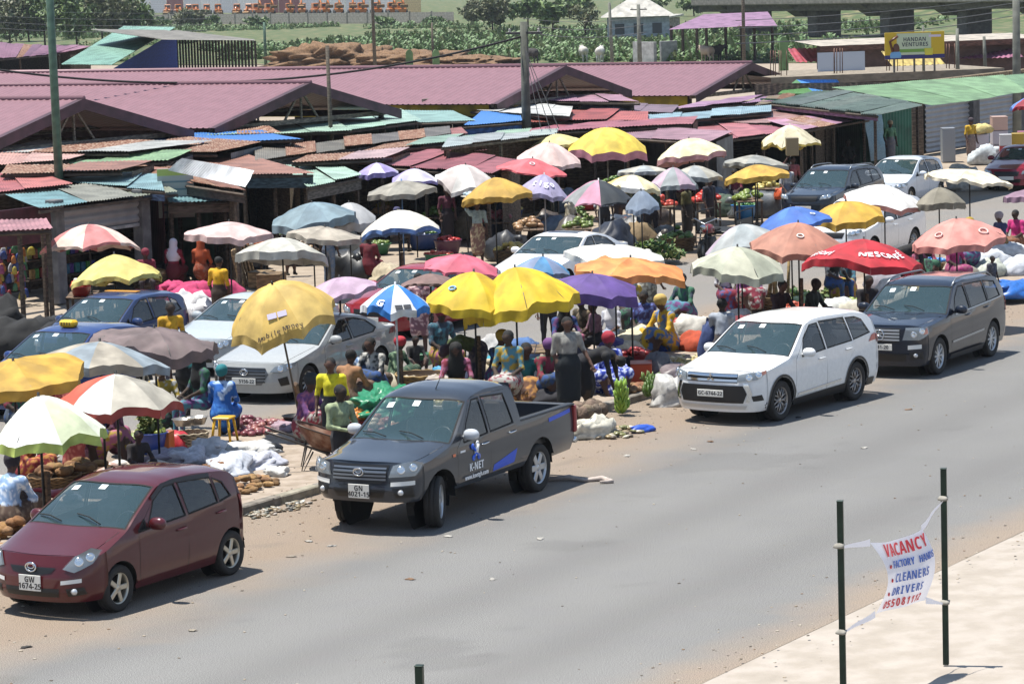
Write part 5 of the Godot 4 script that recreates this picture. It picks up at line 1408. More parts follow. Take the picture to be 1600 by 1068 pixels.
func build_market():
	rng.seed = 5
	hall("maroon market hall closest to the green lamp pole", 27.4, -33, 5.1, 4.41, 3.2, 75)
	hall("maroon market hall with open timber truss gable", 39.6, -33, 5.2, 4.33, 3.2, 90)
	hall("maroon market hall behind the thick leaning utility pole", 57.1, -33, 4.9, 4.17, 3.05, 110, {"yellow": true})
	hall("maroon market hall beside the small green gabled tent", 73.4, -33, 5.0, 3.62, 2.55, 120, {"yellow": true})
	var teal = C("5f8587"); var olive = C("85877a"); var pgreen = C("93ab9b"); var dred = C("a0626a"); var mauve = C("a37f8f"); var rust = C("96705f"); var wht = C("b3b3ad")
	stall("stall with teal and olive iron roof over the half open shutter", V(11.95, 2.46, -21.53), V(17.39, 2.46, -21.44), V(19.93, 2.58, -24.14), V(14.70, 2.58, -25.08), olive, {"cols": [teal, olive, olive, teal], "rust": 0.0, "posts": false, "wall": false})
	stall("stall with salmon red iron roof behind the olive roof", V(13.43, 2.66, -24.83), V(16.50, 2.66, -24.18), V(17.83, 2.78, -26.17), V(19.57, 2.78, -30.14), C("a3605f"), {"rust": 0.0})
	stall("stall with pale turquoise roof and slate blue gutter", V(18.22, 2.62, -26.17), V(16.05, 2.62, -20.82), V(19.90, 2.75, -23.93), V(23.00, 2.54, -27.87), C("7f9d9f"), {"fascia": C("6f83a0"), "rust": 0.0, "posts": false})
	stall("stall with long light green roof", V(21.22, 2.84, -29.90), V(23.12, 2.84, -26.07), V(26.50, 2.90, -27.74), V(25.40, 2.90, -31.56), C("85a57e"), {"rust": 0.05, "posts": false})
	stall("stall with pale pink faded roof", V(18.90, 2.97, -29.54), V(21.57, 2.97, -28.43), V(25.00, 2.99, -30.14), V(23.84, 3.09, -33.82), C("c19a90"), {"rust": 0.0, "posts": false})
	stall("stall with patched whitish roof under the green pole", V(23.34, 3.05, -33.13), V(23.66, 3.05, -27.90), V(30.11, 2.95, -29.71), V(28.04, 3.11, -34.84), wht, {"rust": 0.3, "posts": false})
	stall("stall with rusty sagging roof behind the poster board", V(21.58, 2.58, -26.53), V(16.26, 2.58, -18.46), V(20.37, 2.71, -22.52), V(24.27, 2.71, -29.22), rust, {"rust": 0.6, "fascia": C("5a5148")})
	stall("small stall with bright teal awning and timber fascia", V(17.33, 2.20, -21.70), V(18.16, 2.20, -20.34), V(19.93, 2.26, -22.05), V(19.82, 2.32, -23.68), teal, {"rust": 0.2, "fascia": C("6b5e52"), "fh": 0.3})
	stall("stall with brown rusted roof and blue green fascia board", V(23.29, 2.49, -23.47), V(23.74, 2.49, -21.53), V(30.58, 2.61, -29.04), V(28.71, 2.61, -30.63), C("96685a"), {"rust": 0.0, "cols": [C("93675a"), C("8c6152"), C("9c7062")], "fascia": C("4a5c62"), "fh": 0.4})
	stall("stall with pale green roof and grey timber fascia", V(22.89, 2.18, -21.15), V(26.64, 2.18, -21.87), V(30.16, 2.30, -25.23), V(29.23, 2.30, -26.46), pgreen, {"rust": 0.0, "fascia": C("6a665f"), "fh": 0.36})
	stall("stall with broad faded crimson roof behind small purple umbrellas", V(30.87, 2.20, -24.78), V(27.84, 2.20, -18.18), V(32.07, 2.30, -19.80), V(36.66, 2.32, -26.64), C("9f5f66"), {"rust": 0.0})
	stall("stall with whitish pink roof edge beside broad crimson roof", V(27.72, 2.49, -25.04), V(29.54, 2.49, -22.96), V(33.48, 2.53, -24.59), V(30.98, 2.47, -26.72), C("b39c9a"), {"rust": 0.1})
	stall("stall with mint strip roof above the plank hoarding", V(32.73, 2.50, -25.82), V(39.80, 2.50, -24.17), V(42.96, 2.54, -25.78), V(37.04, 2.50, -27.57), pgreen, {"rust": 0.05})
	stall("long stall with grey beam and rust edged roof", V(27.73, 2.52, -26.36), V(40.70, 2.52, -27.60), V(43.37, 2.62, -29.31), V(30.97, 2.64, -28.69), C("6d675f"), {"rust": 0.3, "fascia": C("5f5a53"), "fh": 0.36})
	stall("stall covered with bright blue tarpaulin roof", V(29.63, 2.90, -32.20), V(32.31, 2.90, -27.79), V(35.29, 3.02, -31.46), V(33.19, 3.00, -34.04), C("3a6fb5"), {"fam": "tarp", "amp": 0.01, "bend": 0.12, "sw": 3.0})
	stall("stall with loose white metal sheets beside blue tarpaulin", V(27.36, 2.82, -30.02), V(26.69, 2.82, -26.99), V(31.34, 2.80, -28.70), V(32.83, 2.94, -33.20), wht, {"rust": 0.25, "posts": false})
	stall("stall with celadon roof in front of the truss gable", V(36.75, 2.80, -32.12), V(38.17, 2.80, -29.93), V(42.88, 2.92, -33.84), V(41.78, 2.92, -37.14), pgreen, {"rust": 0.12})
	stall("stall with celadon and teal roof under dark hall eave", V(39.27, 2.75, -30.77), V(44.52, 2.75, -31.20), V(49.58, 2.88, -35.35), V(47.95, 2.88, -37.51), C("8fab9f"), {"rust": 0.08})
	stall("stall with grey teal roof ending at blue tarpaulin", V(45.39, 2.66, -31.84), V(46.55, 2.66, -30.22), V(51.25, 2.78, -34.11), V(51.41, 2.78, -36.92), C("7f9a98"), {"rust": 0.1})
	stall("stall under blue plastic sheet next to the thick leaning pole", V(44.42, 2.58, -29.39), V(47.11, 2.58, -28.62), V(50.81, 2.70, -30.88), V(51.33, 2.70, -32.87), C("3f7cc0"), {"fam": "tarp", "amp": 0.01, "bend": 0.1, "sw": 3.0, "fascia": C("3a629a"), "fh": 0.5})
	stall("stall with white sheeting roof behind the thick leaning pole", V(52.85, 2.72, -34.94), V(47.80, 2.72, -27.04), V(52.52, 2.84, -29.59), V(58.52, 2.70, -36.71), C("c9c9c5"), {"rust": 0.0, "posts": false})
	stall("stall with mauve roof below the third hall gable", V(56.29, 2.86, -34.04), V(54.83, 2.86, -28.00), V(57.48, 2.98, -30.41), V(60.67, 2.98, -36.17), mauve, {"rust": 0.0})
	stall("stall with brick red roof between pole and mauve roof", V(48.60, 2.50, -29.31), V(49.29, 2.50, -24.71), V(53.00, 2.62, -26.69), V(54.56, 2.62, -31.13), C("a25850"), {"rust": 0.0})
	stall("long stall with dark crimson roof above yellow umbrellas", V(40.76, 2.48, -26.11), V(47.28, 2.48, -21.92), V(50.91, 2.52, -23.55), V(48.27, 2.38, -27.85), dred, {"rust": 0.0})
	stall("stall with galvanised front edge and timber hoarding", V(32.26, 2.66, -22.65), V(38.59, 2.66, -22.31), V(41.66, 2.64, -23.98), V(35.29, 2.76, -24.31), C("a3aaa9"), {"rust": 0.1, "wood": C("6f6a58")})
	stall("stall with dusty mauve front roof beside cream umbrella", V(43.15, 2.29, -22.31), V(40.31, 2.29, -17.68), V(45.33, 2.33, -19.35), V(47.65, 2.41, -24.77), C("a07e88"), {"rust": 0.0})
	stall("wide stall with deep red roof over the dark shopfronts", V(45.51, 2.00, -20.34), V(52.73, 2.00, -19.68), V(56.27, 2.12, -22.33), V(56.82, 2.12, -27.21), dred, {"rust": 0.0, "cols": [dred, C("a3666c"), C("985a62")]})
	stall("stall with tan and mauve roof behind deep red roof", V(54.92, 2.12, -25.04), V(52.46, 2.12, -19.95), V(58.32, 2.17, -21.71), V(63.00, 2.25, -26.79), C("a98880"), {"rust": 0.1})
	stall("stall with pale blue strip roof below the fourth hall", V(48.42, 2.37, -25.63), V(56.52, 2.37, -23.36), V(60.07, 2.45, -25.08), V(51.86, 2.45, -27.26), C("8fa8b2"), {"rust": 0.05, "posts": false})
	stall("stall with thin mauve roof under the fourth hall gable", V(57.13, 2.49, -28.00), V(62.62, 2.49, -26.04), V(67.56, 2.53, -27.70), V(63.22, 2.45, -29.75), C("a2809a"), {"rust": 0.0})
	stall("stall with dark green ribbed roof and mauve front trim", V(60.05, 2.54, -25.07), V(51.74, 2.54, -16.91), V(59.68, 2.46, -18.61), V(69.57, 2.67, -27.00), C("5f6e64"), {"rust": 0.0, "amp": 0.03, "wave": 0.2, "fascia": C("8e6580"), "fh": 0.22, "wall": false})
	stall("stall with orchid coloured awning roof behind cream billowing umbrella", V(50.27, 2.08, -19.22), V(57.32, 2.08, -19.75), V(59.53, 2.20, -22.00), V(53.65, 2.20, -22.10), C("a97f95"), {"rust": 0.0})
	stall("low pink awning over the hanging packets", V(6.80, 2.43, -18.74), V(7.67, 2.43, -17.62), V(9.59, 2.47, -19.38), V(8.63, 2.49, -20.50), C("b08082"), {"rust": 0.1, "wall": false})
	var fl = [["stall with rusty brown patch roof between pink and turquoise roofs", V(17.15, 2.92, -27.14), V(18.20, 2.92, -23.85), V(21.78, 2.90, -25.54), V(19.33, 2.98, -28.76), C("8c6656"), 0.5],
		["stall with dark weathered roof left of the brown rusted roof", V(21.97, 2.62, -27.74), V(20.50, 2.62, -23.26), V(23.57, 2.74, -25.34), V(25.70, 2.68, -29.52), C("7c6a5e"), 0.6],
		["stall with faded grey roof behind the loose white sheets", V(33.25, 2.40, -32.05), V(35.26, 2.40, -29.94), V(37.56, 2.52, -32.31), V(36.47, 2.52, -34.42), C("8f8f88"), 0.3],
		["stall with chalky green roof behind blue tarpaulin", V(33.25, 2.93, -32.80), V(34.65, 2.93, -30.24), V(36.45, 3.03, -32.02), V(36.41, 2.99, -34.62), C("8aa292"), 0.1],
		["stall with dull red roof behind mint strip", V(37.08, 2.45, -27.90), V(42.54, 2.45, -28.08), V(44.89, 2.53, -29.79), V(40.50, 2.53, -29.62), C("8c5a58"), 0.1],
		["stall with rose roof beside galvanised front edge", V(34.07, 2.21, -24.98), V(37.15, 2.21, -24.04), V(40.33, 2.29, -25.73), V(37.69, 2.33, -26.81), C("9d6a6e"), 0.0],
		["stall with silver roof behind long crimson roof", V(50.93, 2.12, -29.12), V(55.79, 2.12, -26.89), V(59.13, 2.19, -28.64), V(54.84, 2.19, -30.79), C("a0a3a0"), 0.1],
		["stall with pinkish brown roof left of dark green roof", V(57.53, 2.17, -25.88), V(60.09, 2.17, -24.14), V(64.27, 2.25, -25.85), V(62.11, 2.27, -27.62), C("9a766c"), 0.1],
		["stall with violet grey roof below the hall's yellow trim", V(56.35, 2.50, -31.64), V(54.31, 2.50, -26.37), V(57.92, 2.60, -27.99), V(60.24, 2.60, -33.25), C("86707c"), 0.0],
		["stall with sandy roof beside small gabled tent", V(59.84, 2.44, -25.65), V(67.74, 2.44, -26.33), V(71.28, 2.54, -27.97), V(64.45, 2.56, -27.35), C("a3937c"), 0.2]]
	for a in fl: stall(a[0], a[1], a[2], a[3], a[4], a[5], {"rust": a[6], "posts": false})
	# row of lock-up shops with roller shutters under a light green roof
	var r = thing("lockup_shop_row", "row of grey roller shutter shops under a light green roof", "shop", V(67.93, 0.00, -22.15))
	var o = r.position
	var A = V(44.72, 3.15, -11.94) - o; var B = V(56.53, 3.15, -12.18) - o; var Cc = V(58.59, 3.70, -12.95) - o; var Dd = V(48.38, 3.60, -17.10) - o
	roof_sheets(r, A, B, Cc, Dd, C("6f8f6c"), {"rust": -0.06, "sw": 3.0})
	wall_sheet(r, "back_wall", V(0, 0, -0.3), V(30, 0, -0.3), 0, 3.0, mat("concrete", C("8a8885")), 3.0, 0.0)
	wall_sheet(r, "side_wall", V(0, 0, 0.05), V(-1, 0, -7), 0, 3.0, mat("wood", C("77685a")), 0.25, 0.015)
	var fx = 0.25
	for k in 5:
		shutter(r, fx, fx + 4.6, 0.05, 2.65, 0.0, C("8b8f94")); fx += 4.6
		part(r, "pillar", boxm(V(0.7, 2.9, 0.4), 0.02), mat("concrete", C("5c5c5e")), V(fx + 0.35, 1.45, 0.05)); fx += 0.7
	part(r, "header_beam", boxm(V(28, 0.35, 0.3), 0.02), mat("wood", C("8c7a5f")), V(14, 2.85, 0.1))
	# shop with half-open shutter on the left
	var s = thing("corner_shop", "grey pillared shop with half raised roller shutter behind striped umbrella", "shop", V(13.20, 0.00, -22.07))
	var sx = V(16.56, 0.00, -21.98) - s.position
	var dirv = sx.normalized(); var yaw = atan2(-dirv.z, dirv.x); s.rotation.y = yaw
	var wl = sx.length()
	for px in [0.0, wl]: part(s, "pillar", boxm(V(0.34, 2.6, 0.34), 0.02), mat("concrete", C("6f6f70")), V(px, 1.3, 0))
	shutter(s, 0.15, wl - 0.15, 1.75, 2.35, 0.0, C("8f9194"))
	part(s, "shutter_bottom_rail", boxm(V(wl - 0.3, 0.09, 0.06), 0.01), mat("metal", C("b6b9bc")), V(wl / 2, 1.70, 0.03))
	wall_sheet(s, "back_wall", V(-1, 0, -3.0), V(wl + 1, 0, -3.0), 0, 2.6, mat("wood", C("6a5e52")), 0.3, 0.01)
	for k in 4:
		part(s, "shelf", boxm(V(wl - 0.4, 0.04, 0.5), 0.005), mat("wood", C("5a4d42")), V(wl / 2, 0.5 + k * 0.5, -1.4))
	for k in 26:
		var c = Color.from_hsv(rng.randf(), 0.6, 0.5)
		part(s, "packet", boxm(V(0.16, 0.26, 0.1), 0.02), mat("film", Color(snapped(c.r, 0.1), snapped(c.g, 0.1), snapped(c.b, 0.1))), V(0.4 + (k % 13) * (wl - 0.8) / 13.0, 0.66 + int(k / 13) * 0.5, -1.3 + rng.randf() * 0.1))
	part(s, "side_panel", boxm(V(2.6, 0.9, 0.06), 0.01), mat("metal", C("4a1f28")), V(-1.6, 2.05, 0.1))
	# green corrugated kiosk
	var g = thing("green_kiosk", "dark green corrugated kiosk with blue plastic hanging in front", "kiosk", V(60.91, 0.00, -22.94))
	var gx = V(66.06, 0.00, -21.82) - g.position
	wall_sheet(g, "front_wall", V(0, 0, 0), gx, 0.0, 2.6, mat("zinc", C("1f5f4c")), 0.2, 0.02)
	wall_sheet(g, "side_wall", V(0, 0, 0), V(2, 0, -4), 0.0, 2.6, mat("zinc", C("1f5f4c")), 0.2, 0.02)
	var st = S(); grid(st, 10, 10, func(u, v): return V(0.6 + 1.7 * u, 2.1 - 1.95 * v, 0.5 + 0.25 * v + 0.12 * N3(V(u, v, 0), 1.2)) + gx * 0.18)
	part(g, "plastic_sheet", done(st), mat("film", C("5f8ea0")))
	# dark boarded shopfronts closing the row behind the umbrellas
	for q in [[232, 415, 420, 395], [425, 372, 560, 350], [560, 345, 740, 322], [740, 318, 960, 296], [1000, 312, 1300, 268]]:
		pass
	# blue and green gabled tent
	var t = thing("gabled_tent", "small gabled tent with green end and blue roof", "tent", V(79.27, 0.00, -33.07))
	var z0 = V(66.72, 2.60, -27.99); var z1 = V(66.51, 2.60, -26.19); var ap = V(68.36, 3.10, -27.92); var zb = V(68.00, 2.60, -25.47); var apb = V(68.00, 3.10, -25.92)
	var tp = t.position
	st = S(false); triv(st, z0 - tp, ap - tp, z1 - tp); quad(st, z0 - tp, z1 - tp, V(z1.x, 0, z1.z) - tp, V(z0.x, 0, z0.z) - tp); part(t, "end_cloth", done(st), mat("tarp", C("4d7a45")))
	st = S(false); quad(st, ap - tp, apb - tp, zb - tp, z1 - tp); part(t, "roof_cloth", done(st), mat("tarp", C("4b86c4")))
	# loose white sheet lying on a rusty roof
	var ls = thing("loose_roof_sheet", "white corrugated sheet lying loose on rusty roof", "roof sheet", V(14.27, 2.90, -18.20))
	var lp = ls.position
	part(ls, "corrugated_sheet", sheet(V(17.75, 3.00, -21.97) - lp, V(13.44, 2.95, -16.40) - lp, V(14.10, 3.30, -16.59) - lp, V(17.33, 3.35, -21.16) - lp, 0.2, 0.03, 1.0, 0.06), mat("zinc", C("c9cbcd")))
	# poster board on the stall front
	var pb = thing("poster_board", "faded printed poster board with green header on stall front", "poster", V(18.46, 2.00, -22.29))
	part(pb, "board", boxm(V(0.95, 1.3, 0.03), 0.004), mat("plastic", C("9aa09a")), V(0, 0.35, 0), Basis(Vector3.UP, -0.9))
	part(pb, "header_band", boxm(V(0.95, 0.18, 0.034), 0.004), mat("plastic", C("9aab58")), V(0, 0.9, 0), Basis(Vector3.UP, -0.9))
	for k in 5: part(pb, "print_line", boxm(V(0.7, 0.05, 0.035), 0.002), mat("plastic", C("5f7a80")), V(0, 0.65 - k * 0.2, 0), Basis(Vector3.UP, -0.9))

# ------------------------------------------------------------------ beyond the market
func pole(label, base, h, r, lean, m, arms := 0):
	var t = thing("utility_pole", label, "pole", base, 0.0, "utility poles")
	part(t, "shaft", tubem([V(0, -0.2, 0), V(lean.x * 0.5, h * 0.5, lean.y * 0.5), V(lean.x, h, lean.y)], [r, r * 0.85, r * 0.7], 10), m)
	for k in arms:
		var p = V(lean.x, h - 0.4 - k * 0.6, lean.y)
		part(t, "crossarm", boxm(V(0.09, 0.09, 1.5), 0.01), mat("metal", C("4d4d4c")), p)
		for s in [-0.6, 0.0, 0.6]: part(t, "insulator", lathem([Vector2(0.05, 0), Vector2(0.03, 0.06), Vector2(0.05, 0.09), Vector2(0, 0.12)], 8), mat("plastic", C("b8b4ac")), p + V(0, 0.05, s))
	return t

func wire(label, a, b, sag, r := 0.02, col = C("1d1d1f")):
	var pts = []
	for i in 25:
		var t = i / 24.0; pts.append(a.lerp(b, t) - V(0, 4 * sag * t * (1 - t), 0))
	var o = part(self, "overhead_cable", tubem(pts, r, 5), mat("rubber", col)); o.name = numbered("overhead_cable")
	o.set_meta("label", label); o.set_meta("category", "cable"); o.set_meta("group", "overhead cables")

func leaf_mesh(n, rad, leaf, seed, cols, flat := 1.0):
	# crown of many leaf faces in uneven clumps
	var r := RandomNumberGenerator.new(); r.seed = seed
	var st = S(false)
	var clumps = []
	for k in int(7 + n / 90):
		var d = V(r.randfn(), r.randfn() * 0.8, r.randfn()).normalized() * pow(r.randf(), 0.5)
		clumps.append([d * V(rad.x, rad.y, rad.z) * 0.85, r.randf_range(0.25, 0.5)])
	for i in n:
		var c = clumps[r.randi() % clumps.size()]
		var d = V(r.randfn(), r.randfn(), r.randfn()).normalized() * pow(r.randf(), 0.35)
		var p = c[0] + d * V(rad.x, rad.y * flat, rad.z) * c[1]
		var b = Basis(Quaternion(V(r.randfn(), r.randfn(), r.randfn()).normalized(), r.randf() * TAU))
		var col = cols[r.randi() % cols.size()]
		var s = leaf * r.randf_range(0.6, 1.4)
		st.set_color(vary(col, r.randf_range(-0.02, 0.02)))
		quad(st, p + b * V(-s, 0, 0), p + b * V(0, 0, s * 0.5), p + b * V(s, 0.1 * s, 0), p + b * V(0, 0, -s * 0.5))
	return done(st)

func tree(label, base, h, rad, seed, cols, n := 900, leaf := 0.22, trunkr := 0.14):
	var t = thing("tree", label, "tree", base, 0.0, "trees at the field's edge")
	var r := RandomNumberGenerator.new(); r.seed = seed
	var st = S()
	tube(st, [V(0, -0.1, 0), V(r.randfn() * 0.1, h * 0.35, 0), V(r.randfn() * 0.3, h * 0.75, r.randfn() * 0.2)], [trunkr, trunkr * 0.75, trunkr * 0.35], 8)
	for k in 6:
		var a = r.randf() * TAU; var y = h * r.randf_range(0.3, 0.6)
		tube(st, [V(0, y, 0), V(cos(a) * rad.x * 0.3, y + h * 0.1, sin(a) * rad.z * 0.3), V(cos(a) * rad.x * 0.7, y + h * 0.22, sin(a) * rad.z * 0.7)], [trunkr * 0.5, trunkr * 0.35, trunkr * 0.12], 6)
	part(t, "trunk", done(st), mat("wood", C("5b4e40")))
	part(t, "crown", leaf_mesh(n, rad, leaf, seed, cols), mat("leaf"), V(0, h - rad.y * 0.75, 0))
	return t

func build_far():
	var r := RandomNumberGenerator.new(); r.seed = 21
	# green field (ground cover)
	var gm := StandardMaterial3D.new(); gm.roughness = 0.95
	gm.albedo_texture = ramp_tex("grass", 0.02, [[0.0, C("2e401c")], [0.4, C("3d4f27")], [0.55, C("4d5733")], [0.7, C("6a6345")], [1.0, C("857a5e")]], 14, 7); tri(gm, 0.018)
	var st = S()
	var ga = V(201.69, 0.00, -211.81); var gb = V(166.59, 0.00, -41.55); var gc = V(604.29, 0.00, -181.34); var gd = V(1288.94, 0.00, -1257.39)
	grid(st, 40, 20, func(u, v):
		var p = ga.lerp(gb, u).lerp(gd.lerp(gc, u), v); p.y = 0.02 + 0.3 * max(0.0, N3(p, 0.006)); return p)
	struct("field", done(st), gm)
	# leafy crop plants: ground cover nobody could count
	var lm = leaf_mesh(34, V(0.8, 0.7, 0.8), 0.28, 3, [Color(0.09, 0.16, 0.05), Color(0.12, 0.20, 0.06), Color(0.07, 0.12, 0.045), Color(0.15, 0.17, 0.08)])
	var mm := MultiMesh.new(); mm.transform_format = MultiMesh.TRANSFORM_3D; mm.mesh = lm
	var xs = []
	var fa = V(202.92, 0.00, -190.70); var fb = V(175.63, 0.00, -78.67); var fc = V(311.04, 0.00, -120.64); var fd = V(415.31, 0.00, -375.92); var heap = V(199.19, 0.00, -137.08)
	for i in 15000:
		var P = fa.lerp(fb, r.randf()).lerp(fd.lerp(fc, r.randf()), pow(r.randf(), 1.0))
		if (P - heap).length() < 13.0: continue
		if N3(P, 0.012) + 0.5 * N3(P, 0.05) < -0.08: continue
		xs.append(Transform3D(Basis(Vector3.UP, r.randf() * TAU).scaled(V(1, 1, 1) * r.randf_range(0.4, 1.05) * (1.0 + 0.5 * N3(P, 0.02))), P + V(0, 0.18, 0)))
	mm.instance_count = xs.size()
	for i in xs.size(): mm.set_instance_transform(i, xs[i])
	var mi := MultiMeshInstance3D.new(); mi.name = "leafy_crop"; mi.multimesh = mm; mi.material_override = mat("leaf"); add_child(mi)
	mi.set_meta("kind", "stuff"); mi.set_meta("label", "low leafy green crop covering the field"); mi.set_meta("category", "crop")
	# dirt heaps
	for q in [[V(183.86, 0.00, -129.68), 2.4, 1.85, "large heap of orange brown dirt at the field's edge"], [V(181.27, 0.00, -119.66), 2.1, 1.3, "lower heap of orange brown dirt beside the large one"], [V(179.42, 0.00, -112.49), 2.0, 0.75, "flat spread of orange brown dirt beside the heaps"]]:
		var t = thing("dirt_heap", q[3], "dirt heap", q[0])
		var s2 = S(); blob(s2, Vector3.ZERO, V(q[1] * 2.3, q[2] * 0.95, q[1] * 2.3), q[1] * 10.0, 0.28, 7.0, 64, 30, 0.1)
		part(t, "heaped_earth", done(s2), mat("earth", C("86684c")))
	# trees on the left
	var cols = [Color(0.09, 0.14, 0.045), Color(0.13, 0.19, 0.055), Color(0.07, 0.11, 0.045)]
	var pale = [Color(0.12, 0.13, 0.06), Color(0.09, 0.11, 0.05), Color(0.14, 0.14, 0.08)]
	var k = 0
	var tl = ["slender tree with light crown at the left edge of the field", "leafy tree beside the green lamp pole", "bushy tree with several thin stems near the pole", "broad green tree leaning towards the white depot", "low dark tree behind the turquoise roofed shed", "thin tree at the corner of the green roofed shed", "round bush like tree in front of the depot fence"]
	for q in [[V(267.35, 0.00, -238.50), 6.02, 2.58], [V(270.83, 0.00, -235.34), 6.73, 2.93], [V(261.25, 0.00, -222.12), 6.15, 2.66], [V(265.46, 0.00, -221.29), 7.20, 3.35], [V(269.45, 0.00, -219.67), 5.06, 2.19], [V(294.77, 0.00, -258.09), 4.84, 2.79], [V(377.18, 0.00, -290.41), 2.90, 2.01]]:
		tree(tl[k], q[0], q[1] * 1.15, V(q[2] * 1.6, q[1] * 0.55, q[2] * 1.6), 40 + k, cols if k % 3 else pale, 3000, 0.34); k += 1
	var tr = ["bare grey brown tree in front of the pale house", "round green tree beside the bare one", "grey green thicket tree left of the pale house", "dense dark tree beyond the crop rows", "pale feathery tree at the field's far side", "broad tree behind the pale house", "green tree right of the pale house", "olive tree behind the open maroon shed", "bright green tree near the flyover", "small tree under the end of the flyover"]
	k = 0
	for q in [[V(250.39, 0.00, -140.60), 4.47, 1.88], [V(283.02, 0.00, -163.59), 4.19, 1.93], [V(303.65, 0.00, -184.96), 4.51, 2.95], [V(323.47, 0.00, -191.12), 4.19, 2.91], [V(339.42, 0.00, -209.37), 3.84, 2.88], [V(394.20, 0.00, -210.12), 3.18, 4.24], [V(385.02, 0.00, -196.49), 3.08, 3.50], [V(368.15, 0.00, -181.73), 3.34, 3.53], [V(363.42, 0.00, -174.54), 3.28, 2.89], [V(385.88, 0.00, -219.94), 3.59, 4.22]]:
		tree(tr[k], q[0], q[1], V(q[2], q[1] * 0.45, q[2]), 70 + k, pale if k in [0, 2, 4] else cols, 350 if k == 0 else 1300, 0.30 if k == 0 else 0.42); k += 1
	for q in [[V(400.97, 0.00, -187.18), 0.1047], [V(372.55, 0.00, -167.72), 0.0974], [V(366.06, 0.00, -233.50), 0.1034], [V(364.26, 0.00, -242.16), 0.1040], [V(388.56, 0.00, -284.95), 0.1132], [V(398.10, 0.00, -301.75), 0.1167], [V(396.29, 0.00, -311.99), 0.1175]]:
		var P = q[0]; var D = q[1]
		var b = thing("bush", "low green bush along the far fence line", "bush", P, 0.0, "bushes along the far fence")
		part(b, "foliage", leaf_mesh(420, V(22 * D, 9 * D, 22 * D), 0.4, 90 + int(P.x), cols), mat("leaf"), V(0, 6 * D, 0))
	# far depot wall, its panels, and machines parked in front
	var wallm = [mat("concrete", C("b9bac0")), mat("concrete", C("a9abb5")), mat("metal", C("6a2732"))]
	var dep = thing("depot_building", "long white and maroon depot wall across the far field", "building", V(624.01, 0.00, -495.11))
	var dp = dep.position; var dr = (V(495.74, 0.00, -320.11) - V(625.87, 0.00, -497.69)) / 14.0
	for i in 14:
		var a = dr * i; var b2 = dr * (i + 0.985)
		var s3 = S(false); quad(s3, a, b2, b2 + V(0, 9, 0), a + V(0, 9, 0))
		part(dep, "wall_panel", done(s3), wallm[2] if i in [2, 7, 8] else (mat("concrete", C("9d8f6a")) if i == 13 else wallm[i % 2]))
	var fn = thing("boundary_fence", "low grey precast fence in front of the depot", "fence", V(429.90, 0.00, -343.23)); var fr = (V(368.07, 0.00, -231.12) - V(429.90, 0.00, -343.23)) / 17.0
	for i in 17:
		var a = fr * i; var b2 = fr * (i + 0.985)
		var s3 = S(false); quad(s3, a, b2, b2 + V(0, 1.9, 0), a + V(0, 1.9, 0)); part(fn, "fence_panel", done(s3), mat("concrete", C("9a968d")))
		timber(fn, "fence_post", a, a + V(0, 2.1, 0), 0.25, mat("concrete", C("8b877e")))
	for i in 22:
		if i in [6, 11]: continue
		var P = (V(559.28, 0.00, -434.28)).lerp(V(469.44, 0.00, -304.82), (i + 0.15 * (i % 3)) / 21.6)
		var t = thing("earth_mover", "orange construction machine with raised arm parked before the depot" if i > 8 else "orange wheel loader parked before the depot", "construction machine", P, r.randf() * 0.6 + 0.4, "machines parked at the depot" if i > 8 else "loaders parked at the depot")
		var om = mat("paint", C("b5661c"))
		part(t, "chassis", boxm(V(3.0, 0.9, 1.8), 0.15), om, V(0, 1.0, 0))
		part(t, "cab", boxm(V(1.3, 1.3, 1.5), 0.12), om, V(0.3, 2.0, 0)); part(t, "cab_window", boxm(V(1.34, 0.7, 1.3), 0.05), mat("plastic", C("22262a")), V(0.3, 2.15, 0))
		part(t, "arm", tubem([V(-1.2, 1.2, 0), V(-2.4, 3.3 if i > 8 else 1.9, 0), V(-3.4, 2.2 if i > 8 else 0.6, 0)], [0.28, 0.22, 0.18], 6), om)
		part(t, "bucket", boxm(V(0.8, 0.7, 1.6), 0.12), mat("metal", C("7a5a30")), V(-3.5, 1.9 if i > 8 else 0.5, 0))
		for sx in [-1, 1]:
			for sz in [-1, 1]: part(t, "wheel", lathem([Vector2(0, -0.2), Vector2(0.55, -0.2), Vector2(0.6, 0), Vector2(0.55, 0.2), Vector2(0, 0.2)], 14), mat("rubber", C("1e1d1c")), V(sx * 1.0, 0.6, sz * 0.9), Basis(Vector3.RIGHT, PI / 2))
	# turquoise-roofed shed with blue sheet and slatted wing
	var sh = thing("field_shed", "shed with turquoise sloping roof, blue sheet and slatted wing", "shed", V(92.79, 0.00, -82.12)); var sp = sh.position
	var e0 = V(91.64, 3.40, -85.92) - sp; var e1 = V(89.31, 3.40, -80.33) - sp; var e2 = V(102.43, 5.20, -85.67) - sp; var e3 = V(111.12, 5.20, -96.51) - sp
	part(sh, "roof_slope", sheet(e0, e1, e2, e3, 0.3, 0.03, 2.0, 0.06), mat("zinc", C("7fa596")))
	var s4 = S(false); quad(s4, e1 + V(0.1, -0.2, 0), e2 + V(0, -0.25, 0), V(e2.x, 0, e2.z), V(e1.x, 0, e1.z)); part(sh, "blue_sheet", done(s4), mat("cloth", C("24408c")))
	var w0 = e2 + V(0, -0.2, 0); var w1 = V(91.40, 4.60, -71.92) - sp
	part(sh, "wing_roof", sheet(w0, w1, w1 + V(-2, 0.2, -5), w0 + V(-2, 0.2, -5), 0.3, 0.03), mat("zinc", C("77746e")))
	for i in 26:
		var p = w0.lerp(w1, i / 25.0); timber(sh, "slat", V(p.x, 0, p.z), p + V(0, -0.05, 0), 0.10, mat("wood", C("3c3630")))
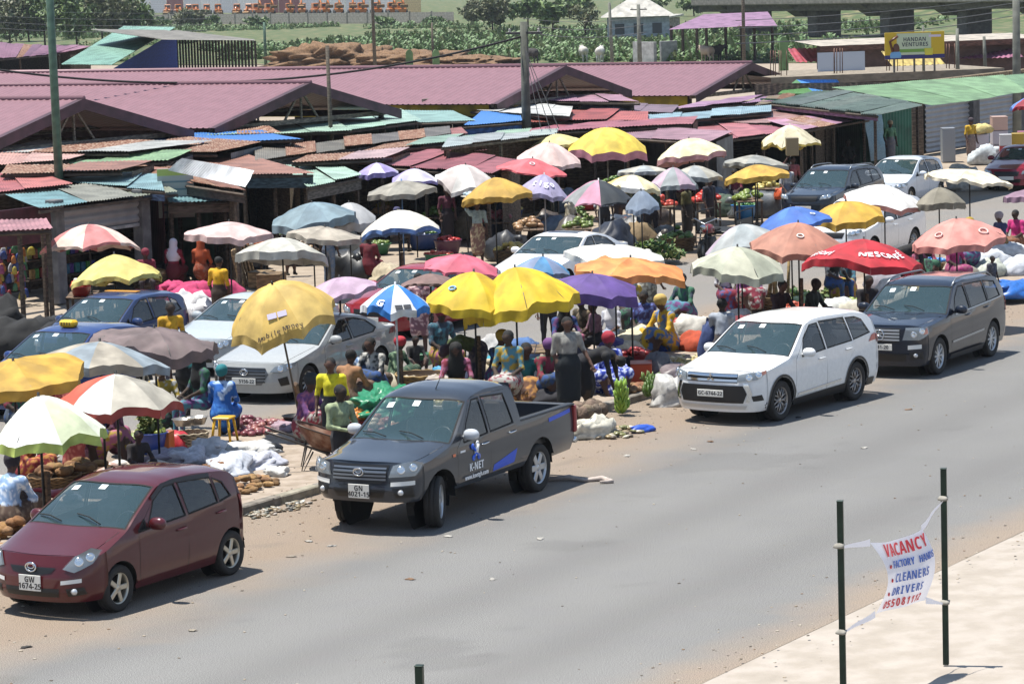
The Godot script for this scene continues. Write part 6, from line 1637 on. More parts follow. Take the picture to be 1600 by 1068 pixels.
	timber(sh, "rail", V(w0.x, 2.6, w0.z), V(w1.x, 2.6, w1.z), 0.1, mat("wood", C("3c3630")))
	# far mauve shed roof on the left
	stall("low shed with mauve roof far left by the trees", V(93.55, 3.60, -94.07), V(105.47, 3.60, -97.21), V(106.03, 4.00, -95.30), V(124.64, 4.00, -120.93), C("8d6478"), {"rust": 0.0})
	# pale house with hipped roof
	var h = thing("pale_house", "pale blue grey house with hipped roof in the field", "house", V(241.57, 0.00, -129.06)); var D = 0.0692 * 1.2
	var hw = 44 * D; var hd = 40 * D; var hh = 34 * D
	part(h, "wall", boxm(V(hw * 2, hh, hd * 2), 0.02), mat("concrete", C("a9b4bd")), V(0, hh / 2, 0), Basis(Vector3.UP, 0.5))
	st = S(false)
	var bb = Basis(Vector3.UP, 0.5); var ax = bb * V(0, hh + 30 * D, 0)
	var cr = [bb * V(-hw * 1.2, hh, hd * 1.2), bb * V(hw * 1.2, hh, hd * 1.2), bb * V(hw * 1.2, hh, -hd * 1.2), bb * V(-hw * 1.2, hh, -hd * 1.2)]
	for i in 4: triv(st, cr[i], ax, cr[(i + 1) % 4])
	part(h, "roof", done(st), mat("zinc", C("a5a29a")))
	for i in 3: part(h, "window", boxm(V(0.06, 1.1, 1.0), 0.01), mat("plastic", C("3a4046")), bb * V(-hw - 0.02, hh * 0.55, -hd * 0.6 + i * hd * 0.6), bb)
	part(h, "door", boxm(V(1.0, 2.0, 0.08), 0.01), mat("wood", C("5b5348")), bb * V(0, 1.0, hd + 0.03), bb)
	var h2 = thing("annex_house", "small annex with cream flat sloping roof behind the pale house", "house", V(285.62, 0.00, -149.10)); D = 0.0805
	part(h2, "wall", boxm(V(40 * D, 22 * D, 30 * D), 0.02), mat("concrete", C("9c9488")), V(0, 11 * D, 0)); part(h2, "roof", boxm(V(52 * D, 3 * D, 38 * D), 0.02), mat("zinc", C("b5b1a6")), V(0, 24 * D, 0), Basis(V(0, 0, 1), 0.06))
	var bw = thing("block_wall", "bare concrete block enclosure below the pale house", "wall", V(178.62, 0.00, -94.43)); D = 0.0541
	part(bw, "wall_face", boxm(V(64 * D, 33 * D, 0.3), 0.02), mat("concrete", C("a7a8a8")), V(0, 16 * D, 0), Basis(Vector3.UP, 1.03)); part(bw, "wall_face", boxm(V(30 * D, 33 * D, 0.3), 0.02), mat("concrete", C("a7a8a8")), V(26 * D, 16 * D, 28 * D), Basis(Vector3.UP, -0.5))
	# open shed with mauve roof
	var os = thing("open_shed", "open sided shed with mauve gabled roof on timber posts", "shed", V(182.40, 0.00, -89.00)); var op = os.position
	var q0 = V(167.43, 3.00, -86.20) - op; var q1 = V(173.79, 3.00, -82.85) - op; var q2 = V(173.66, 3.00, -79.65) - op; var q3 = V(181.92, 3.90, -90.47) - op; var q4 = V(187.63, 3.90, -87.28) - op
	st = S(false); quad(st, q3, q4, q2, q1); part(os, "roof_slope", done(st), mat("zinc", C("8f6b86")))
	st = S(false); quad(st, q0, q3, q4, q4 + (q0 - q3)); part(os, "roof_slope", done(st), mat("zinc", C("8f6b86")))
	st = S(false); triv(st, q0, q3, q1); part(os, "gable_board", done(st), mat("wood", C("6a4a3e")))
	for u in [V(182.45, 0.00, -93.89), V(182.08, 0.00, -92.60), V(181.64, 0.00, -91.03), V(181.34, 0.00, -89.97), V(180.75, 0.00, -87.87), V(180.26, 0.00, -86.14), V(179.88, 0.00, -84.77), V(179.34, 0.00, -82.87)]: 
		var p = u - op; timber(os, "post", V(p.x, 0, p.z), V(p.x, 3.0, p.z), 0.2, mat("wood", C("4b3a34")))
	st = S(); grid(st, 8, 6, func(u, v): return V(183.11, 0.00, -86.84) - op + V(1.8 * u, 2.2 - 1.4 * v - 0.5 * sin(PI * u), -1.6 * u))
	part(os, "green_cloth", done(st), mat("tarp", C("1f5a3c")))
	# flyover
	var fl = thing("flyover", "concrete road flyover with wide piers at the field's end", "bridge", V(249.79, 0.00, -102.65)); var flp = fl.position
	var cm = mat("concrete", C("8a867e")); var cd = mat("concrete", C("6d6a64"))
	var pa = V(259.44, 0.00, -127.91) - flp; var pb2 = V(234.91, 0.00, -74.74) - flp
	var dir = (pb2 - pa).normalized(); var ln = (pb2 - pa).length(); var bs = Basis(dir, Vector3.UP, dir.cross(Vector3.UP))
	part(fl, "deck", boxm(V(ln, 1.3, 9.0), 0.1), cm, (pa + pb2) / 2 + V(0, 4.2, 0), bs)
	part(fl, "parapet", boxm(V(ln, 0.8, 0.3), 0.05), cm, (pa + pb2) / 2 + V(0, 5.2, 0) + bs.z * 4.4, bs); part(fl, "parapet", boxm(V(ln, 0.8, 0.3), 0.05), cm, (pa + pb2) / 2 + V(0, 5.2, 0) - bs.z * 4.4, bs)
	for i in 5:
		var p = pa.lerp(pb2, 0.10 + i * 0.2)
		part(fl, "pier", boxm(V(1.6, 3.2, 3.6), 0.15), cd, p + V(0, 1.6, 0), bs)
		st = S(false)
		prism(st, PackedVector2Array([Vector2(-4.4, 3.6), Vector2(-1.8, 2.2), Vector2(1.8, 2.2), Vector2(4.4, 3.6)]), 1.8, Transform3D(bs * Basis(Vector3.UP, PI / 2), p + dir * -0.9)); part(fl, "pier_head", done(st), cd)
	for s in [-1, 0, 1]: part(fl, "girder", boxm(V(ln, 0.9, 0.7), 0.05), cd, (pa + pb2) / 2 + V(0, 3.3, 0) + bs.z * s * 3.0, bs)
	# embankment behind the flyover
	var em = S(); var e_0 = V(313.95, 0.00, -153.56); var e_1 = V(285.56, 0.00, -86.94)
	grid(em, 20, 6, func(u, v):
		var p = e_0.lerp(e_1, u) + V(0.857, 0, -0.515) * 90.0 * v; p.y = 9.0 * smoothstep(0.0, 1.0, v) + 0.5 * N3(p, 0.01); return p)
	struct("embankment", done(em), gm)
	# low building with cream roof edge, and unfinished slab in front
	var lb = thing("roadside_building", "long low building with cream roof and red awnings behind the billboard", "building", V(102.91, 2.00, -37.09)); lb.position.y = 0; var lp = lb.position
	var l0 = V(103.82, 3.40, -43.35) - lp; var l1 = V(113.90, 3.40, -34.12) - lp; var back = V(7, 0.1, -5)
	st = S(false); quad(st, l0, l1, l1 + back, l0 + back); part(lb, "roof", done(st), mat("zinc", C("b3a898")))
	st = S(false); quad(st, l0, l1, l1 + V(0, -0.3, 0), l0 + V(0, -0.3, 0)); part(lb, "roof_edge", done(st), mat("wood", C("6b4a40")))
	st = S(false); var wv = V(0.6, 0, -0.5); quad(st, l0 + wv, l1 + wv, V(l1.x, 0, l1.z) + wv, V(l0.x, 0, l0.z) + wv); part(lb, "wall", done(st), mat("concrete", C("5a4a48")))
	for q in [[V(108.15, 2.40, -46.84), V(109.54, 2.40, -42.40), C("9a3a48")], [V(110.29, 2.40, -38.90), V(111.71, 2.40, -34.78), C("96607a")], [V(100.77, 2.40, -37.80), V(102.61, 2.40, -35.59), C("b59f55")]]:
		var a0 = q[0] - lp; var a1 = q[1] - lp
		part(lb, "awning", sheet(a0, a1, a1 + V(2.2, 0.7, -1.6), a0 + V(2.2, 0.7, -1.6), 0.3, 0.03), mat("zinc", q[2]))
	st = S(false); var b0 = V(78.80, 3.00, -31.83) - lp; var b1 = V(80.44, 3.00, -30.24) - lp; quad(st, b0 + V(0, 0.85, 0), b1 + V(0, 0.85, 0), b1, b0); part(lb, "white_panel", done(st), mat("plastic", C("b4bcc8")))
	var sl = thing("unfinished_slab", "unfinished concrete flat roof with rusty starter bars", "building", V(73.86, 3.00, -26.46)); sl.position.y = 0; var slp = sl.position
	var c0 = V(72.98, 3.00, -31.34) - slp; var c1 = V(80.91, 3.00, -23.73) - slp
	var bk = V(5.5, 0, -5.0)
	st = S(false); quad(st, c0, c1, c1 + bk, c0 + bk); quad(st, c0, c1, c1 + V(0, -0.35, 0), c0 + V(0, -0.35, 0)); part(sl, "slab", done(st), mat("concrete", C("8c8171")))
	st = S(false); quad(st, c0 + V(0.2, -0.35, -0.3), c1 + V(0.2, -0.35, -0.3), V(c1.x, 0, c1.z), V(c0.x, 0, c0.z)); part(sl, "wall", done(st), mat("concrete", C("5a3f38")))
	for i in 22:
		var p = c0.lerp(c1, 0.06 + 0.25 * int(i / 5.5) + 0.012 * (i % 5)) + bk * (0.2 + 0.1 * (i % 2))
		part(sl, "starter_bar", tubem([p, p + V(0.03, 1.1, 0)], 0.02, 5), mat("metal", C("5b3a2c")))
	# billboard
	var bd = thing("billboard", "yellow and white advertising billboard with smiling face on the slab roof", "billboard", V(77.65, 3.00, -26.61))
	bd.rotation.y = -0.95
	var sc = 0.0294
	part(bd, "panel", boxm(V(90 * sc, 40 * sc, 0.06), 0.005), mat("plastic", C("c9a91e")), V(0, 1.15, 0))
	part(bd, "white_field", boxm(V(52 * sc, 32 * sc, 0.064), 0.004), mat("plastic", C("bcc8a8")), V(-1 * sc, 1.22, 0))
	part(bd, "green_band", boxm(V(50 * sc, 5 * sc, 0.066), 0.003), mat("plastic", C("6f9a3c")), V(-2 * sc, 0.93, 0))
	part(bd, "blue_band", boxm(V(90 * sc, 6 * sc, 0.068), 0.003), mat("plastic", C("2a2a6a")), V(0, 0.66, 0))
	part(bd, "lettering", text_mesh("HANDAN", 0.24), mat("plastic", C("3a3f48")), V(0, 1.42, 0.036)); part(bd, "lettering", text_mesh("VENTURES", 0.24), mat("plastic", C("3a3f48")), V(0.02, 1.20, 0.036))
	part(bd, "print_strip", boxm(V(0.55, 0.1, 0.066), 0.002), mat("plastic", C("cfc4d4")), V(0.9, 1.55, 0))
	var ps = S(); blob(ps, V(-0.85, 0.62, 0.03), V(0.26, 0.34, 0.02), 2, 0.03); part(bd, "printed_shirt", done(ps), mat("plastic", C("6fa5d0")))
	ps = S(); blob(ps, V(-0.82, 0.90, 0.035), V(0.15, 0.36, 0.02), 2, 0.02); tube(ps, [V(-0.98, 0.9, 0.04), V(-1.1, 1.35, 0.04), V(-0.75, 1.58, 0.04)], 0.06, 6); part(bd, "printed_face", done(ps), mat("plastic", C("5a3524")))
	ps = S(); lathe(ps, [Vector2(0.17, 0), Vector2(0.2, 0.3), Vector2(0, 0.3)], 14, Transform3D(Basis.IDENTITY.scaled(V(1, 1, 0.15)), V(0.62, 0.72, 0.04))); part(bd, "printed_tub", done(ps), mat("plastic", C("d8c83a")))
	for x in [-0.9, 0.0, 0.9]: timber(bd, "support", V(x, 0, -0.1), V(x, 1.6, -0.1), 0.08, mat("metal", C("6d6a66")))
	# green rounded sign boards
	for q in [[V(117.78, 2.20, -78.77), 0.9, 0.0, "tall green rounded signboard standing behind the hall ridge"], [V(117.15, 2.20, -76.34), 0.9, 0.3, "second green rounded signboard seen edge on"], [V(93.62, 2.60, -40.61), 1.55, 0.2, "green rounded signboard beside the slab roof"]]:
		var P = q[0]; var t = thing("rounded_signboard", q[3], "signboard", V(P.x, 0, P.z), -0.9 + q[2])
		var hgt = q[1]; var w = 0.23
		var pl := PackedVector2Array()
		for i in 17: pl.append(Vector2(cos(PI * i / 16) * w, P.y + hgt - w + sin(PI * i / 16) * w * 1.3))
		pl.append(Vector2(-w, P.y - 0.2)); pl.append(Vector2(w, P.y - 0.2))
		st = S(false); prism(st, pl, 0.08); part(t, "board", done(st), mat("zinc", C("6f8f5c")))
		part(t, "stand", boxm(V(0.1, P.y, 0.08), 0.01), mat("metal", C("55564f")), V(0, P.y / 2, -0.04))
	# poles and cables
	var con = mat("concrete", C("7d7f76")); var wd = mat("wood", C("6b6255")); var grn = mat("metal", C("55705f"))
	pole("tall green painted pole rising from the patched white roof", V(17.6, 0, -25.5), 10.5, 0.13, Vector2(-0.1, 0.05), grn)
	pole("thick leaning concrete pole wrapped with cables by blue plastic", V(47.99, 0.00, -28.94), 6.1, 0.19, Vector2(-0.15, 0.1), mat("concrete", C("5f6259")), 1)
	pole("thin dark pole in front of the third hall roof", V(39.26, 0.00, -31.46), 5.6, 0.085, Vector2(-0.05, 0), wd)
	pole("plain pole behind the dirt heap reaching out of view", V(171.32, 0.00, -116.79), 9.5, 0.16, Vector2(-0.1, 0), wd)
	pole("short post near the slatted shed wing", V(184.50, 0.00, -137.66), 4.0, 0.16, Vector2(0, 0), grn)
	pole("slender post between dirt heap and signboards", V(175.74, 0.00, -113.67), 3.8, 0.11, Vector2(0, 0), wd)
	pole("concrete pole in front of the block enclosure", V(169.95, 0.00, -90.23), 5.0, 0.2, Vector2(0, 0), con, 1)
	pole("leaning timber pole left of the pale house wall", V(170.67, 0.00, -93.18), 5.2, 0.16, Vector2(-0.4, 0.1), con)
	pole("timber pole at the open shed's corner", V(157.00, 0.00, -74.41), 9.0, 0.15, Vector2(0.1, 0), wd)
	pole("concrete pole right of the billboard carrying many lines", V(74.01, 0.00, -20.47), 7.6, 0.2, Vector2(0.05, 0), con, 1)
	pole("short grey post standing on slab beside billboard", V(80.12, 2.60, -25.62), 2.2, 0.1, Vector2(0, 0), con)
	pole("thin bent post before the maroon building", V(88.45, 2.60, -27.67), 1.6, 0.1, Vector2(-0.1, 0), con)
	pole("slim mast in front of the billboard", V(78.35, 2.80, -26.49), 2.2, 0.07, Vector2(0, 0), con)
	var pz = V(47.99, 0.00, -28.94) + V(-0.15, 5.6, 0.1)
	wire("thick black cable sagging across the maroon roofs to the leaning pole", V(34.63, 5.30, -43.57), pz, 1.1, 0.04)
	wire("thin line running right from the flyover side", V(117.29, 4.60, -55.15), V(200.10, 4.90, -66.73), 0.35, 0.022, C("55585c"))
	wire("thin line running right from the flyover side", V(97.23, 4.60, -45.12), V(165.23, 4.90, -53.53), 0.35, 0.022, C("55585c"))
	wire("thin line running right from the flyover side", V(81.57, 4.60, -37.29), V(139.03, 4.90, -43.62), 0.35, 0.022, C("55585c"))
	wire("thin line running right from the flyover side", V(69.00, 4.60, -31.01), V(118.62, 4.90, -35.90), 0.35, 0.022, C("55585c"))
	wire("thin line strung in front of the left trees", V(323.91, 5.00, -295.87), V(182.42, 5.00, -142.13), 0.3, 0.016, C("4d5053"))
	wire("thin line strung in front of the left trees", V(234.34, 5.00, -217.75), V(146.51, 5.00, -115.60), 0.3, 0.016, C("4d5053"))
	wire("thin line strung in front of the left trees", V(179.74, 5.00, -170.13), V(120.38, 5.00, -96.29), 0.3, 0.016, C("4d5053"))
	wire("thin line strung in front of the left trees", V(142.97, 5.00, -138.07), V(100.51, 5.00, -81.61), 0.3, 0.016, C("4d5053"))
	wire("stay wire fanning down from the leaning pole", pz - V(0, 0.4, 0), V(39.60, 2.80, -23.44), 0.05, 0.014)
	wire("stay wire fanning down from the leaning pole", pz - V(0, 0.4, 0), V(39.60, 2.80, -23.10), 0.05, 0.014)
	wire("stay wire fanning down from the leaning pole", pz - V(0, 0.4, 0), V(39.60, 2.80, -22.77), 0.05, 0.014)
	wire("thin line crossing before the pale house", V(130.56, 4.80, -77.90), V(125.30, 4.80, -65.53), 0.3, 0.016, C("55585c"))
	wire("thin line crossing before the pale house", V(108.84, 4.80, -65.05), V(101.76, 4.80, -52.88), 0.3, 0.016, C("55585c"))
	wire("thin line crossing before the pale house", V(91.89, 4.80, -55.03), V(83.92, 4.80, -43.29), 0.3, 0.016, C("55585c"))
	# cattle grazing behind the halls
	var cows = [[V(182.09, 0.00, -102.32), 40.0, Color(0.42, 0.40, 0.36), "pale cow standing left of the block enclosure"], [V(179.99, 0.00, -99.50), 20.0, Color(0.50, 0.48, 0.44), "whiter cow beside the pale one"], [V(179.00, 0.00, -105.76), 70.0, Color(0.03, 0.027, 0.025), "black cow by the leaning pole's crossarm"], [V(178.06, 0.00, -87.58), -30.0, Color(0.03, 0.027, 0.025), "black cow under the open shed"], [V(176.79, 0.00, -87.64), 60.0, Color(0.36, 0.30, 0.24), "tan cow under the open shed"]]
	for c in cows:
		var t = thing("cow", c[3], "cow", c[0], deg_to_rad(c[1]), "cattle behind the halls")
		var B = [[V(-0.6, 1.05, 0), V(0.15, 1.0, 0), 0.3, 0.36, 0, 0.1, 0], [V(0.15, 1.0, 0), V(0.6, 1.1, 0), 0.36, 0.28, 0, 0.1, 0], [V(0.6, 1.15, 0), V(0.98, 1.28, 0), 0.2, 0.13, 0, 0.1, 0], [V(1.0, 1.3, 0), V(1.28, 1.08, 0), 0.12, 0.075, 0, 0.05, 0], [V(0.55, 1.35, 0), V(0.5, 1.42, 0), 0.12, 0.1, 0, 0.1, 0], [V(-0.85, 1.2, 0), V(-0.95, 0.6, 0), 0.03, 0.03, 0, 0.03, 0]]
		for s in [-1, 1]:
			B.append_array([[V(0.48, 0.9, s * 0.16), V(0.5, 0.5, s * 0.16), 0.13, 0.075, 0, 0.06, 0], [V(0.5, 0.5, s * 0.16), V(0.48, 0.05, s * 0.16), 0.07, 0.055, 0, 0.03, 0], [V(-0.62, 0.95, s * 0.17), V(-0.55, 0.62, s * 0.17), 0.19, 0.11, 0, 0.06, 0], [V(-0.55, 0.62, s * 0.17), V(-0.72, 0.48, s * 0.17), 0.09, 0.07, 0, 0.04, 0], [V(-0.72, 0.48, s * 0.17), V(-0.68, 0.05, s * 0.17), 0.065, 0.055, 0, 0.03, 0], [V(1.0, 1.38, s * 0.1), V(1.0, 1.36, s * 0.24), 0.04, 0.025, 0, 0.02, 0], [V(1.02, 1.42, s * 0.07), V(1.05, 1.68, s * 0.2), 0.035, 0.02, 0, 0.02, 0]])
		part(t, "body", sdf_mesh(B, 0.055, func(p, ty): return c[2], func(st): pass), mat("person"))

# ------------------------------------------------------------------ people
func segd(p, a, b, ra, rb):
	var ab = b - a
	var t = clamp((p - a).dot(ab) / max(ab.length_squared(), 1e-6), 0.0, 1.0)
	return p.distance_to(a + ab * t) - lerpf(ra, rb, t)

# one continuous skin round all bones: smooth union of tapered capsules, meshed as surface nets
func sdf_mesh(bones, cell, paint, extra):
	var lo = Vector3.INF; var hi = -Vector3.INF
	for b in bones:
		var r = max(b[2], b[3]) + cell * 2
		lo = lo.min(b[0] - Vector3.ONE * r).min(b[1] - Vector3.ONE * r); hi = hi.max(b[0] + Vector3.ONE * r).max(b[1] + Vector3.ONE * r)
	var n = Vector3i(((hi - lo) / cell).ceil()) + Vector3i.ONE
	var sx = 1; var sy = n.x; var sz = n.x * n.y
	var f := PackedFloat32Array(); f.resize(n.x * n.y * n.z); f.fill(1.0)
	for b in bones:
		var a: Vector3 = b[0]; var c: Vector3 = b[1]; var ra: float = b[2]; var rb: float = b[3]; var k: float = b[5]
		var r = max(ra, rb) + 0.055
		var m0 = Vector3i((a.min(c) - Vector3.ONE * r - lo) / cell); var m1 = Vector3i((a.max(c) + Vector3.ONE * r - lo) / cell)
		m0 = m0.clamp(Vector3i.ZERO, n - Vector3i.ONE); m1 = m1.clamp(Vector3i.ZERO, n - Vector3i.ONE)
		var ab = c - a; var il = 1.0 / max(ab.length_squared(), 1e-6)
		for z in range(m0.z, m1.z + 1):
			for y in range(m0.y, m1.y + 1):
				var id = m0.x + y * sy + z * sz
				var p = lo + Vector3(m0.x, y, z) * cell
				for x in range(m0.x, m1.x + 1):
					var t = clampf((p - a).dot(ab) * il, 0.0, 1.0)
					var d = p.distance_to(a + ab * t) - (ra + (rb - ra) * t)
					var o = f[id]
					var h = k - absf(o - d)
					f[id] = minf(o, d) - (h * h / k * 0.25 if h > 0.0 else 0.0)
					id += 1; p.x += cell
	var vi := PackedInt32Array(); vi.resize(f.size()); vi.fill(-1)
	var verts := PackedVector3Array()
	var offs = [0, sx, sy, sx + sy, sz, sx + sz, sy + sz, sx + sy + sz]
	var edges = [[0, 1], [2, 3], [4, 5], [6, 7], [0, 2], [1, 3], [4, 6], [5, 7], [0, 4], [1, 5], [2, 6], [3, 7]]
	var cells := PackedInt32Array()
	for z in n.z - 1:
		for y in n.y - 1:
			var id = y * sy + z * sz - 1
			for x in n.x - 1:
				id += 1
				var f0 = f[id]
				if absf(f0) > cell * 2.2: continue
				var neg = 0
				for o in offs: if f[id + o] < 0.0: neg += 1
				if neg == 0 or neg == 8: continue
				var acc = Vector3.ZERO; var cnt = 0
				for e in edges:
					var va = f[id + offs[e[0]]]; var vb = f[id + offs[e[1]]]
					if (va < 0.0) != (vb < 0.0):
						var t = va / (va - vb)
						var pa = Vector3(e[0] & 1, (e[0] >> 1) & 1, e[0] >> 2); var pb = Vector3(e[1] & 1, (e[1] >> 1) & 1, e[1] >> 2)
						acc += pa.lerp(pb, t); cnt += 1
				vi[id] = verts.size(); verts.append(lo + (Vector3(x, y, z) + acc / cnt) * cell); cells.append(id)
	var cols := PackedColorArray(); var folds := PackedVector3Array()
	for p in verts:
		var bd = 1e9; var ty = 0
		for b in bones:
			var d = segd(p, b[0], b[1], b[2], b[3]) - b[6]
			if d < bd: bd = d; ty = b[4]
		cols.append(paint.call(p, ty))
		if ty == 1 or ty == 2:   # folds in the cloth
			var ax = Vector3(p.x, 0, p.z); folds.append(p + ax.normalized() * 0.014 * N3(Vector3(p.x * 2.2, p.y * 0.8, p.z * 2.2) + Vector3.ONE * lo.y, 6.0))
		else: folds.append(p)
	verts = folds
	var st = S()
	for id in cells:
		for ax in 3:
			var s = [sx, sy, sz][ax]; var u = [sy, sz, sx][ax]; var w = [sz, sx, sy][ax]
			var a = f[id]; var b = f[id + s]
			if (a < 0.0) == (b < 0.0): continue
			if id - u - w < 0: continue
			var q = [vi[id], vi[id - u], vi[id - u - w], vi[id - w]]
			if q.min() < 0: continue
			var order = [0, 1, 2, 0, 2, 3] if a >= 0.0 else [0, 2, 1, 0, 3, 2]
			for k in order: st.set_color(cols[q[k]]); st.add_vertex(verts[q[k]])
	extra.call(st)
	return done(st)

func joints(pose):
	var j = {}
	match pose:
		"sit":
			j = {"pe": V(0, 0.50, 0), "ch": V(0, 0.86, 0.04), "nk": V(0, 1.02, 0.05), "hd": V(0, 1.165, 0.08), "sh": V(0.17, 0.97, 0.03), "el": V(0.24, 0.70, 0.12), "wr": V(0.12, 0.60, 0.34), "hp": V(0.10, 0.47, 0.0), "kn": V(0.14, 0.50, 0.42), "an": V(0.13, 0.08, 0.44)}
		"sitlow":
			j = {"pe": V(0, 0.24, 0), "ch": V(0, 0.60, 0.08), "nk": V(0, 0.77, 0.12), "hd": V(0, 0.91, 0.17), "sh": V(0.17, 0.71, 0.10), "el": V(0.25, 0.48, 0.24), "wr": V(0.14, 0.36, 0.46), "hp": V(0.11, 0.22, 0.02), "kn": V(0.22, 0.42, 0.38), "an": V(0.15, 0.07, 0.50)}
		"bend":
			j = {"pe": V(0, 0.90, -0.12), "ch": V(0, 1.05, 0.28), "nk": V(0, 1.02, 0.46), "hd": V(0, 0.93, 0.58), "sh": V(0.17, 1.02, 0.38), "el": V(0.20, 0.74, 0.44), "wr": V(0.15, 0.48, 0.50), "hp": V(0.10, 0.88, -0.10), "kn": V(0.11, 0.48, 0.0), "an": V(0.11, 0.08, -0.04)}
		_:
			j = {"pe": V(0, 0.94, 0), "ch": V(0, 1.28, 0), "nk": V(0, 1.44, 0.0), "hd": V(0, 1.585, 0.03), "sh": V(0.18, 1.385, -0.01), "el": V(0.25, 1.11, -0.02), "wr": V(0.24, 0.86, 0.09), "hp": V(0.095, 0.92, 0), "kn": V(0.105, 0.50, 0.02), "an": V(0.11, 0.08, -0.02)}
	var L = {}
	for k in j:
		if k in ["pe", "ch", "nk", "hd"]: L[k] = j[k]
		else:
			L[k + "L"] = j[k]; L[k + "R"] = j[k] * V(-1, 1, 1)
	if pose == "walk":
		L.knL += V(0, 0.02, 0.16); L.anL += V(0, 0.0, 0.24); L.knR += V(0, 0, 0.0); L.anR += V(0, 0.06, -0.26)
		L.wrL += V(0, 0.02, -0.16); L.wrR += V(0, 0.04, 0.14); L.elL += V(0, 0, -0.08)
	if pose == "reach": L.elL += V(0.03, 0.03, 0.06); L.wrL += V(0.12, 0.04, 0.14); L.wrR += V(0.06, 0.06, -0.04)
	if pose == "hold": L.elL += V(0, 0, 0.06); L.elR += V(0, 0, 0.06); L.wrL = V(0.07, 1.08, 0.27); L.wrR = V(-0.07, 1.06, 0.27)
	if pose == "carry": L.elR = V(-0.30, 1.5, 0.0); L.wrR = V(-0.16, 1.74, 0.05)
	return L

var person_n := 0
func person(label, at, face, pose, o := {}):
	person_n += 1
	var root = thing("person", label, "person", at, 0.0, "people in the market")
	var a = CAMA - deg_to_rad(face)
	root.rotation.y = PI / 2 - a
	var sc = o.get("s", 1.0)
	root.scale = Vector3.ONE * sc
	var J = joints(pose)
	var w = o.get("w", 1.0)
	var skin = [Color(0.055, 0.030, 0.020), Color(0.080, 0.043, 0.028), Color(0.042, 0.024, 0.017)][person_n % 3]
	var top = C(o.get("top", "8a8a88")).srgb_to_linear(); var bot = C(o.get("bot", "26262a")).srgb_to_linear()
	var top2 = C(o.top2).srgb_to_linear() if o.has("top2") else top * 0.72; var bot2 = C(o.bot2).srgb_to_linear() if o.has("bot2") else (bot if bot.get_luminance() < 0.03 else bot.lerp(Color(0.35, 0.28, 0.2), 0.22))
	var hair = C(o.get("hair", "14110f")).srgb_to_linear(); var shoe = C("2a221c").srgb_to_linear()
	var longs = o.get("long", false); var skirt = o.get("skirt", false)
	var B = []
	var K = 0.05
	var add = func(p, q, r0, r1, ty, k = 0.05, bias = 0.0): B.append([p, q, r0, r1, ty, k, bias])
	add.call(J.pe, J.pe.lerp(J.ch, 0.5), 0.145 * w, 0.125 * w, 2 if o.get("waist", true) else 1)
	add.call(J.pe.lerp(J.ch, 0.4), J.ch, 0.125 * w, 0.135 * w, 1)
	add.call(J.shL, J.shR, 0.075, 0.075, 1); add.call(J.ch, J.nk, 0.11 * w, 0.055, 1)
	add.call(J.nk, J.hd, 0.048, 0.05, 0, 0.03)
	var fw = V(0, 0, 1); var upv = (J.hd - J.nk).normalized()
	if pose == "bend": fw = V(0, -0.75, 0.65)
	var hc = J.hd + upv * 0.035
	add.call(hc - fw * 0.012, hc + fw * 0.012, 0.094, 0.088, 0, 0.02)
	add.call(hc + fw * 0.03 - upv * 0.03, hc + fw * 0.045 - upv * 0.085, 0.066, 0.045, 0, 0.03)
	add.call(hc + fw * 0.088 - upv * 0.005, hc + fw * 0.102 - upv * 0.032, 0.010, 0.016, 0, 0.015)
	var hs = o.get("head", "hair")
	if hs == "hair": add.call(hc + upv * 0.025 - fw * 0.03, hc + upv * 0.02 - fw * 0.02, 0.094, 0.094, 3, 0.015, 0.006)
	elif hs == "scarf":
		add.call(hc + upv * 0.04 - fw * 0.03, hc + upv * 0.045 + fw * 0.01, 0.108, 0.098, 3, 0.02, 0.01); add.call(hc + upv * 0.05 - fw * 0.11, hc + upv * 0.02 - fw * 0.10, 0.05, 0.045, 3, 0.03, 0.01)
	elif hs == "hijab":
		add.call(hc + upv * 0.02 - fw * 0.03, hc - upv * 0.10 - fw * 0.03, 0.11, 0.10, 3, 0.03, 0.01); add.call(J.nk, J.ch, 0.12, 0.16, 3, 0.04, 0.02)
	for s in ["L", "R"]:
		add.call(J["sh" + s], J["el" + s], 0.058 * w, 0.046, 1)
		add.call(J["el" + s], J["wr" + s], 0.043, 0.030, 1 if longs else 0, 0.03)
		var hd = (J["wr" + s] - J["el" + s]).normalized()
		add.call(J["wr" + s], J["wr" + s] + hd * 0.075, 0.028, 0.032, 0, 0.02)
		add.call(J["hp" + s], J["kn" + s], 0.092 * w if not skirt else 0.11 * w, 0.062 if not skirt else 0.09, 2)
		add.call(J["kn" + s], J["an" + s], 0.058 if not skirt else 0.062, 0.040, 2 if (o.get("trousers", not skirt)) else 0, 0.04)
		add.call(J["an" + s] + V(0, -0.035, -0.03), J["an" + s] + V(0, -0.045, 0.13), 0.042, 0.034, 4, 0.03)
	if skirt:
		if pose in ["sit", "sitlow"]:
			add.call((J.knL + J.hpL) / 2, (J.knR + J.hpR) / 2, 0.12, 0.12, 2, 0.07); add.call(J.knL, J.knR, 0.085, 0.085, 2, 0.07)
			add.call((J.knL + J.knR) / 2, (J.anL + J.anR) / 2 + V(0, 0.14, 0), 0.13, 0.14, 2, 0.08); add.call(J.pe, J.pe + V(0, -0.1, 0), 0.19, 0.17, 2, 0.06)
		else:
			var hem = o.get("hem", 0.28)
			var bz = J.pe.z * 0.5
			add.call(J.pe + V(0, -0.06, 0), V(0, hem + 0.12, bz), 0.158 * w, 0.15 * w, 2, 0.08)
			add.call(V(-0.06, hem + 0.1, bz), V(0.06, hem + 0.1, bz), 0.115 * w, 0.115 * w, 2, 0.05)
	var sd = V(person_n * 1.7, person_n * 0.9, 0)
